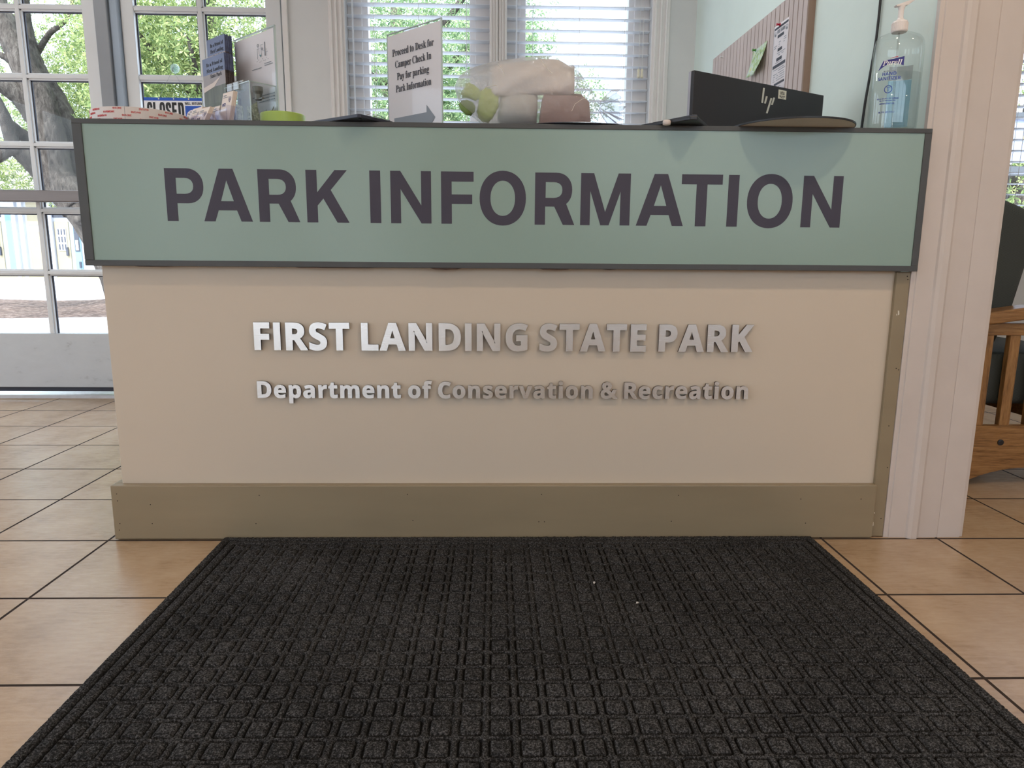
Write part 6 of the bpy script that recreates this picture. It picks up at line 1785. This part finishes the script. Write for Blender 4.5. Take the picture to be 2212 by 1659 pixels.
# --- hand sanitizer
bc = np.array([1.0275, 0.022])
bt = thing('sanitizer_bottle', (bc[0], bc[1], ZC), 'clear pump bottle of hand sanitizer with blue label at the right end of the counter', 'bottle')
M['pet'] = clear_mat('clear_bottle_plastic', (0.955, 0.975, 0.97), 0.05, 0.62, 0.03)
M['gel'] = clear_mat('clear_gel', (0.95, 0.965, 0.965), 0.01, 0.12, 0.05)
aS, bS, rot = 0.061, 0.040, -0.10
def oval(prof, name, m, par=bt, sx=aS, sy=bS, seg=56, sm=True):
    return MB().lathe(prof, bc[0], bc[1], seg, sx=sx, sy=sy, rot=rot).build(name, m, par, smooth=sm)
zsh = 1.332
oval([(0.90, ZC + 0.001), (0.985, ZC + 0.008), (1.0, ZC + 0.02), (1.0, zsh - 0.040), (0.985, zsh - 0.022), (0.93, zsh - 0.008), (0.80, zsh + 0.001), (0.60, zsh + 0.006), (0.36, zsh + 0.010), (0.24, zsh + 0.013)], 'bottle_body', M['pet'])
oval([(0.86, ZC + 0.005), (0.95, ZC + 0.012), (0.955, zsh - 0.09), (0.0, zsh - 0.088)], 'gel', M['gel'])
M['pump'] = mat('milky_white_pump', s2l(236, 230, 228), 0.35, var=0)
c_ = MB()
c_.lathe([(0.0175, zsh + 0.010), (0.0185, zsh + 0.012), (0.0185, zsh + 0.032), (0.0165, zsh + 0.036), (0.009, zsh + 0.038), (0.0, zsh + 0.038)], bc[0] - 0.004, bc[1], 28)
for k in range(28):
    g = 2 * math.pi * k / 28
    c_.obox((bc[0] - 0.004 + 0.0182 * math.cos(g), bc[1] + 0.0182 * math.sin(g), zsh + 0.013), (0.0012 * math.cos(g), 0.0012 * math.sin(g), 0), (-0.0012 * math.sin(g), 0.0012 * math.cos(g), 0), (0, 0, 0.018))
co_ = c_.build('pump_collar', M['pump'], bt)
hd = MB()
hx = bc[0] - 0.004
hd.lathe([(0.0095, zsh + 0.036), (0.0095, zsh + 0.040), (0.0065, zsh + 0.044), (0.0065, zsh + 0.062), (0.0085, zsh + 0.070), (0.0085, zsh + 0.074), (0.0, zsh + 0.0745)], hx, bc[1], 24)
hd.prism([(hx - 0.018, bc[1] - 0.007, zsh + 0.0725), (hx + 0.026, bc[1] - 0.006, zsh + 0.088), (hx + 0.033, bc[1] - 0.004, zsh + 0.0875), (hx + 0.014, bc[1] - 0.006, zsh + 0.074), (hx - 0.014, bc[1] - 0.007, zsh + 0.0695)], (0, 0.013, 0))
hd.build('pump_head', M['pump'], co_, bevel=0.001)
MB().tube([(hx, bc[1], zsh + 0.012), (hx, bc[1], zsh - 0.1), (hx + 0.008, bc[1] + 0.004, ZC + 0.012)], 0.0024, 10).build('dip_tube', clear_mat('clear_tube', (0.9, 0.9, 0.9), 0.06, 0.4, 0.1), bt)

def wrap(loops, name, m, par, off=0.0006, back=False):
    "print wrapped round the oval body: x = distance along the face from its middle, y = height above the counter"
    me_ = fill_mesh(loops, 0.0003)
    # refine long faces so that they follow the curve
    vs_ = []
    for v in me_.vertices:
        x_, y_ = v.co.x - (0 if back else 0.011), v.co.y
        g = -math.pi / 2 + x_ / (aS * 0.98)
        if back:
            g = math.pi / 2 - x_ / (aS * 0.98)
        k_ = 1 + (off + v.co.z) / bS
        a_, b_ = aS * k_ * math.cos(g), bS * k_ * math.sin(g)
        v.co = (a_ * math.cos(rot) - b_ * math.sin(rot), a_ * math.sin(rot) + b_ * math.cos(rot), y_ + 0.0)
    me_.name = name
    me_.materials.append(m)
    o_ = bpy.data.objects.new(name, me_)
    o_.parent = par
    col.objects.link(o_)
    return o_
def strips(x0, x1, y0, y1, n=12, sk=0.0):
    return [[(x0 + (x1 - x0) * i / n, y0), (x0 + (x1 - x0) * (i + 1) / n, y0), (x0 + (x1 - x0) * (i + 1) / n, y1), (x0 + (x1 - x0) * i / n, y1)] for i in range(n)]
M['lab_blue'] = mat('label_deep_blue', s2l(44, 40, 128), 0.4, var=0)
M['lab_red'] = mat('label_red', s2l(196, 60, 80), 0.4, var=0)
M['lab_white'] = mat('label_white', s2l(236, 236, 240), 0.4, var=0)
M['lab_text'] = mat('label_blue_text', s2l(52, 72, 160), 0.4, var=0)
M['lab_pale'] = clear_mat('pale_blue_back_label', (0.66, 0.84, 0.94), 0.02, 0.1, 0.2, haze=0.30, haze_c=(0.56, 0.80, 0.92))
M['lab_grey'] = clear_mat('grey_back_label', (0.80, 0.82, 0.84), 0.03, 0.2, 0.2, haze=0.4, haze_c=(0.66, 0.68, 0.70))
wrap(strips(-0.002, 0.056, 0.018, 0.135, 16), 'back_label', M['lab_pale'], bt, back=True)
wrap(strips(-0.002, 0.056, 0.1355, 0.170, 16), 'back_label_print', M['lab_grey'], bt, back=True)
bl = [[], []]
N_ = 14
ban = []
x0_, x1_ = -0.052, 0.009
for i in range(N_):
    s0_, s1_ = i / N_, (i + 1) / N_
    def zt2(s): return 0.145 + 0.024 * min(1, s / 0.22) - 0.003 * math.sin(math.pi * s) + 0.006 * s
    def zb2(s): return 0.145 + 0.012 * math.sin(math.pi * min(1, s * .9)) + 0.004 * s
    q0, q1 = x0_ + (x1_ - x0_) * s0_, x0_ + (x1_ - x0_) * s1_
    ban.append([(q0, zb2(s0_)), (q1, zb2(s1_)), (q1, zt2(s1_)), (q0, zt2(s0_) if i else zb2(0) + 0.0008)])
wrap(ban, 'brand_banner', M['lab_blue'], bt)
wrap([[(-0.024, 0.171), (-0.006, 0.1735), (-0.004, 0.176), (-0.018, 0.173)]], 'red_swoosh', M['lab_red'], bt, 0.0010)
wrap([[(a + (b - 0.155) * 0.25, b) for a, b in s] for s in text_loops('Purell', 'serif', -0.0405, 0.1555, 0.0125, width=0.043)], 'brand_lettering', M['lab_white'], bt, 0.0012)
wrap(text_loops('HAND', 'sans', -0.022, 0.1315, 0.0078, width=0.033, align='C') + text_loops('SANITIZER', 'sans', -0.022, 0.1205, 0.0078, width=0.055, align='C'), 'product_lettering', M['lab_text'], bt, 0.0010)
wrap(ring(-0.021, 0.098, 0.0078, 0.0096) + [[(-0.0255, 0.1015), (-0.021, 0.1005), (-0.0165, 0.1015), (-0.0165, 0.1025), (-0.0255, 0.1025)], rect(-0.0216, 0.093, -0.0204, 0.1015)], 'round_emblem', M['lab_text'], bt, 0.0010)
wrap(text_loops('KILLS 99.99% OF GERMS', 'sans', -0.021, 0.074, 0.0034, width=0.052, align='C') + words(-0.040, 0.0700, 0.038, 0.0016) + text_loops('REFRESHING GEL', 'sans', -0.021, 0.0620, 0.0032, width=0.036, align='C') +
     text_loops('50.7 FL OZ (1.5 L)', 'sans', -0.021, 0.041, 0.0042, width=0.038, align='C'), 'small_print', M['lab_text'], bt, 0.0010)
wrap(words(-0.036, 0.1405, 0.028, 0.0024), 'grey_print', M['grey_ink'], bt, 0.0010)

# small white box at the foot of the bottle
wb = MB().prism([(1.046, 0.078, ZC), (1.083, 0.078, ZC), (1.083, 0.078, ZC + 0.032), (1.052, 0.078, ZC + 0.032)], (0, 0.035, 0)).build('small_white_box', mat('white_carton', s2l(232, 230, 222), 0.6, var=0), bevel=0.001)
set_origin(wb)
tag(wb, 'small white box behind the foot of the sanitizer bottle', 'box')

# --- black cable down the wall
def onwall(u, v, off=0.0):
    "point of the skewed partition face"
    q = ray(u, v)
    t = (1.105 - off - 0.0357 * CAM[1] - CAM[0]) / (q[0] + 0.0357 * q[1])
    return CAM + t * q
cb = [onwall(u, v, 0.006) for u, v in ((1904, -60), (1902, 0), (1898, 40), (1893, 82), (1889, 108), (1885, 130), (1877, 175), (1869, 220), (1862, 270), (1858, 300))]
cb = [np.array((cb[0][0], cb[0][1], CEIL)), cb[0] + (0, 0, 0.5)] + cb + [cb[-1] + (-0.004, 0.01, -0.2), cb[-1] + (-0.01, 0.015, -0.36)]
cable = thing('black_cable', tuple(cb[-1]), 'black cable hanging down the pale green wall behind the sanitizer bottle', 'cable')
MB().tube(cb, 0.0036, 10).build('cable_sheath', M['black'], cable, smooth=True)

# ------------------------------------------------------------------ slatted notice board on the right wall
wn = np.array([-1.0, -0.0357, 0.0]); wn /= np.linalg.norm(wn)       # out of the wall
wx = np.array([0.0357, -1.0, 0.0]); wx /= np.linalg.norm(wx)        # left to right as seen
def wpt(y, z, off=0.0):
    return np.array([1.105 - 0.0357 * y, y, z]) + wn * off
M['felt'] = mat('pinkish_grey_slat_board', s2l(204, 190, 186), 0.7, var=0.05, nscale=14, stretch=(1, 1, 0.2), bump=0.1, bscale=200)
M['groove'] = mat('dark_board_backing', s2l(74, 60, 60), 0.8, var=0.05)
nb_ = thing('slat_board', tuple(wpt(1.16, 1.18)), 'pinkish grey vertically slatted pin board on the pale green wall', 'notice board')
bz0, bz1 = 1.18, 1.705
MB().obox(wpt(1.63, bz0, 0.002), wx * 0.955, -wn * -0.010, up * (bz1 - bz0)).build('backing', M['groove'], nb_)
ns_ = 25
pw_ = 0.955 / ns_
sl = MB()
for k in range(ns_):
    sl.obox(wpt(1.63, bz0, 0.012) + wx * (pw_ * k + 0.0026), wx * (pw_ - 0.0052), wn * 0.010, up * (bz1 - bz0))
sl.build('slats', M['felt'], nb_, bevel=0.001)
MB().obox(wpt(1.63, bz0, 0.0) + wx * 0.955, wx * 0.010, wn * 0.024, up * (bz1 - bz0)).build('edge_strip', mat('brown_board_edge', s2l(150, 126, 112), 0.6), nb_)

def pinned(y0, y1, ztl, ztr, zbl, zbr, name, m, label, cat, curl=0.0, off=0.0235):
    "sheet of paper on the board between y0 (left) and y1 (right), bulging away by curl"
    N = 10
    vs_, fs_ = [], []
    for side in (0, 1):
        for j in range(N + 1):
            for i in range(N + 1):
                s_, t_2 = i / N, j / N
                zt_, zb_ = ztl + (ztr - ztl) * s_, zbl + (zbr - zbl) * s_
                o_ = off + curl * (t_2 ** 1.5) * (0.35 + abs(s_ - 0.35)) + 0.0004 * side
                vs_.append(wpt(y0 + (y1 - y0) * s_, zt_ + (zb_ - zt_) * t_2, o_))
    n_ = (N + 1) ** 2
    for side in (0, 1):
        for j in range(N):
            for i in range(N):
                a_ = side * n_ + j * (N + 1) + i
                fc = (a_, a_ + N + 1, a_ + N + 2, a_ + 1)
                fs_.append(fc if side else fc[::-1])
    ring_ = list(range(N + 1)) + [(N + 1) * k + N for k in range(1, N + 1)] + [(N + 1) * N + k for k in range(N - 1, -1, -1)] + [(N + 1) * k for k in range(N - 1, 0, -1)]
    for k in range(len(ring_)):
        a_, b_ = ring_[k], ring_[(k + 1) % len(ring_)]
        fs_.append((b_, a_, a_ + n_, b_ + n_))
    t = thing(name, tuple(wpt((y0 + y1) / 2, min(zbl, zbr), off)), label, cat)
    MB().add(vs_, fs_).build('sheet', m, t, smooth=True)
    return t
fee = pinned(0.938, 0.812, 1.634, 1.634, 1.395, 1.385, 'fees_sheet', M['paper'], 'tall white fees guide sheet pinned on the slatted board', 'notice', 0.0)
F = frame(wpt(0.938, 1.395, 0.0243), wx, up)
fw_ = 0.126
lay([rect(0.006, 0.224, 0.121, 0.231), rect(0.036, 0.190, 0.088, 0.2), rect(0.044, 0.142, 0.080, 0.152), rect(0.038, 0.108, 0.084, 0.119), rect(0.010, 0.086, 0.116, 0.097), rect(0.032, 0.022, 0.118, 0.030)], 'heading_bars', M['black_ink'], fee, F, 0.0004)
lay(text_loops('FEES GUIDE', 'sans', fw_ * 0.5, 0.207, 0.012, width=0.066, align='C') + ring(0.016, 0.209, 0.0075, 0.0087) + ring(0.110, 0.209, 0.0075, 0.0087) + [disc(0.016, 0.206, 0.004, 10), disc(0.110, 0.206, 0.004, 10)],
    'title', M['grey_ink'], fee, F, 0.0004)
ln = []
for z_, segs in ((0.179, ((0.09, 0.115),)), (0.172, ((0.05, 0.066), (0.09, 0.112))), (0.164, ((0.01, 0.036), (0.05, 0.064), (0.09, 0.104))), (0.157, ((0.01, 0.03), (0.05, 0.06))), (0.134, ((0.04, 0.09), (0.09, 0.11))), (0.127, ((0.05, 0.07), (0.08, 0.1))),
                 (0.102, ((0.03, 0.09),)), (0.078, ((0.02, 0.11),)), (0.071, ((0.06, 0.118),)), (0.062, ((0.02, 0.05), (0.06, 0.11))), (0.054, ((0.02, 0.036), (0.05, 0.064), (0.075, 0.115))), (0.046, ((0.02, 0.03), (0.045, 0.06), (0.07, 0.118))),
                 (0.038, ((0.02, 0.034), (0.05, 0.118))), (0.012, ((0.03, 0.09),))):
    for a, b in segs:
        ln += words(a, z_, b - a, 0.0022)
lay(ln, 'small_print', M['grey_ink'], fee, F, 0.0003)
def map_print():
    m, nt, p = _nodes('green_map_print')
    vec = _coords(nt)
    v = nt.nodes.new('ShaderNodeTexVoronoi')
    v.inputs['Scale'].default_value = 46
    nt.links.new(vec, v.inputs['Vector'])
    n = _noise(nt, vec, 34, 5, 0.7)
    nt.links.new(_ramp(nt, n, [(0.34, s2l(112, 136, 120)), (0.46, s2l(178, 206, 130)), (0.55, s2l(206, 222, 222)), (0.66, s2l(222, 222, 140))]), p.inputs['Base Color'])
    p.inputs['Roughness'].default_value = 0.5
    return m
mp_ = pinned(1.135, 1.0, 1.602, 1.606, 1.500, 1.505, 'map_leaflet', map_print(), 'curled green trail map leaflet pinned on the slatted board', 'map', 0.035)
pinned(1.03, 0.90, 1.418, 1.418, 1.34, 1.34, 'white_notice', M['paper'], 'white notice half hidden behind the monitor under the fees sheet', 'notice', 0.0, off=0.0226)
def pushpin(y, z, c, nm, label, off=0.0245):
    p0 = wpt(y, z, off)
    t = thing('push_pin', tuple(p0), label, 'push pin')
    mm = mat(nm, c, 0.3, var=0)
    MB().tube([p0 - wn * 0.010, p0 + wn * 0.001], 0.0006, 6).build('needle', M['wire'], t)
    MB().tube([p0, p0 + wn * 0.0015, p0 + wn * 0.003, p0 + wn * 0.010, p0 + wn * 0.012, p0 + wn * 0.0135], [0.0055, 0.0058, 0.0034, 0.0036, 0.0052, 0.005], 16).build('grip', mm, t)
pushpin(0.888, 1.629, s2l(190, 30, 60), 'red_pin', 'red push pin holding the fees sheet')
pushpin(1.092, 1.597, s2l(70, 140, 50), 'green_pin', 'green push pin holding the map leaflet', 0.03)
pushpin(1.492, 1.678, s2l(220, 216, 214), 'clear_pin', 'pale push pin alone at the upper left of the slatted board', 0.022)

# ------------------------------------------------------------------ oak armchair in the waiting area
def oak_material(name, st):
    m, nt, p = _nodes(name)
    vec = _coords(nt, st)
    n = _noise(nt, vec, 5, 6, 0.65)
    n2 = _noise(nt, vec, 26, 4, 0.6)
    add = nt.nodes.new('ShaderNodeMath')
    add.operation = 'MULTIPLY_ADD'
    add.inputs[1].default_value = 0.5
    nt.links.new(n2, add.inputs[0])
    nt.links.new(n, add.inputs[2])
    nt.links.new(_ramp(nt, add.outputs[0], [(0.52, s2l(104, 72, 42)), (0.75, s2l(150, 109, 66)), (0.98, s2l(174, 134, 88))]), p.inputs['Base Color'])
    p.inputs['Roughness'].default_value = 0.3
    _bump(nt, n2, 0.15, 0.001, p)
    return m
M['oak_h'] = oak_material('oak_along', (1.5, 14, 22))
M['oak_v'] = oak_material('oak_upright', (14, 14, 1.5))
def fabric():
    m, nt, p = _nodes('charcoal_woven_upholstery')
    vec = _coords(nt)
    ch = nt.nodes.new('ShaderNodeTexChecker')
    ch.inputs['Scale'].default_value = 420
    ch.inputs['Color1'].default_value = (*s2l(48, 52, 50), 1)
    ch.inputs['Color2'].default_value = (*s2l(76, 82, 80), 1)
    nt.links.new(vec, ch.inputs['Vector'])
    nt.links.new(ch.outputs['Color'], p.inputs['Base Color'])
    p.inputs['Roughness'].default_value = 0.9
    _bump(nt, ch.outputs['Fac'], 0.5, 0.001, p)
    return m
M['uph'] = fabric()
chr_ = thing('armchair', (1.86, 0.78, 0), 'oak armchair with slatted sides and charcoal cushions behind the white post', 'chair')
ya, yb_ = 0.45, 1.11          # near and far side frames
for yy in (ya, yb_):
    # curved arm rest
    ap = [(1.44, 0.585), (1.62, 0.605), (1.78, 0.627), (1.95, 0.635), (2.12, 0.622), (2.2, 0.60)]
    lowr = [(x_, z_ - 0.042) for x_, z_ in ap[::-1]]
    arm = MB().prism([(x_, yy - 0.04, z_) for x_, z_ in ap + lowr], (0, 0.085, 0)).build('arm_rest', M['oak_h'], chr_, bevel=0.006, seg=3)
    MB().box(1.50, 2.14, yy - 0.004, yy + 0.026, 0.527, 0.568).build('arm_rail', M['oak_h'], chr_, bevel=0.002)
    # apron with arched lower edge
    pts_ = [(1.50, 0.215), (1.50, 0.0), (1.60, 0.0)]
    for k in range(13):
        s_ = k / 12
        pts_.append((1.61 + 0.46 * s_, 0.0 + 0.085 * math.sin(math.pi * (0.09 + 0.82 * s_)) - 0.02))
    pts_ = [(a, max(0.0, b)) for a, b in pts_] + [(2.08, 0.0), (2.14, 0.0), (2.14, 0.215)]
    apn = MB().prism([(a, yy - 0.012, b) for a, b in pts_[::-1]], (0, 0.028, 0)).build('apron', M['oak_h'], chr_, bevel=0.0015)
    for px_ in (1.747, 1.93):
        MB().tube([(px_, yy - 0.0115, 0.157), (px_, yy - 0.0155, 0.157), (px_, yy - 0.017, 0.157)], [0.0105, 0.0105, 0.006], 16).build('peg', M['black'], apn)
    for k in range(6):
        xs_ = 1.532 + 0.0925 * k + 0.026
        MB().box(xs_ + 0.0, xs_ + 0.036, yy + 0.000, yy + 0.022, 0.205, 0.53).build('side_slat', M['oak_v'], chr_, bevel=0.0015)
    for px_ in (1.475, 2.125):
        MB().box(px_ - 0.028, px_ + 0.028, yy - 0.016, yy + 0.04, 0.0, 0.58 if px_ < 2 else 0.60).build('leg', M['oak_v'], chr_, bevel=0.003)
for xr_ in (1.47, 2.10):
    MB().box(xr_, xr_ + 0.033, ya + 0.03, yb_, 0.17, 0.25).build('seat_rail', M['oak_h'], chr_, bevel=0.002)
MB().prism([(1.49, ya + 0.06, 0.25), (1.53, ya + 0.06, 0.25), (1.44, ya + 0.06, 0.90), (1.40, ya + 0.06, 0.90)], (0, yb_ - ya - 0.1, 0)).build('back_frame', M['oak_v'], chr_, bevel=0.003)
MB().box(1.62, 2.15, ya + 0.045, yb_ - 0.015, 0.275, 0.462).build('seat_cushion', M['uph'], chr_, bevel=0.035, seg=4, smooth=True)
bc_ = MB().prism([(1.60, ya + 0.05, 0.45), (1.73, ya + 0.05, 0.455), (1.79, ya + 0.05, 0.62), (1.825, ya + 0.05, 0.80), (1.81, ya + 0.05, 0.945), (1.70, ya + 0.05, 0.985), (1.57, ya + 0.05, 0.965), (1.53, ya + 0.05, 0.80)], (0, yb_ - ya - 0.08, 0))
bc_.build('back_cushion', M['uph'], chr_, bevel=0.04, seg=5, smooth=True)

# ------------------------------------------------------------------ ceiling lamp fixtures
M['fix'] = mat('white_lamp_trim', s2l(238, 236, 232), 0.4, var=0)
for i, (lx, ly, lw) in enumerate(LAMPS):
    MB().lathe([(0.068, CEIL - 0.018), (0.092, CEIL - 0.012), (0.092, CEIL - 0.0005), (0.068, CEIL - 0.0005)], lx, ly, 40, close=True).build('trim_%d' % (i + 10), M['fix'])['kind'] = 'structure'
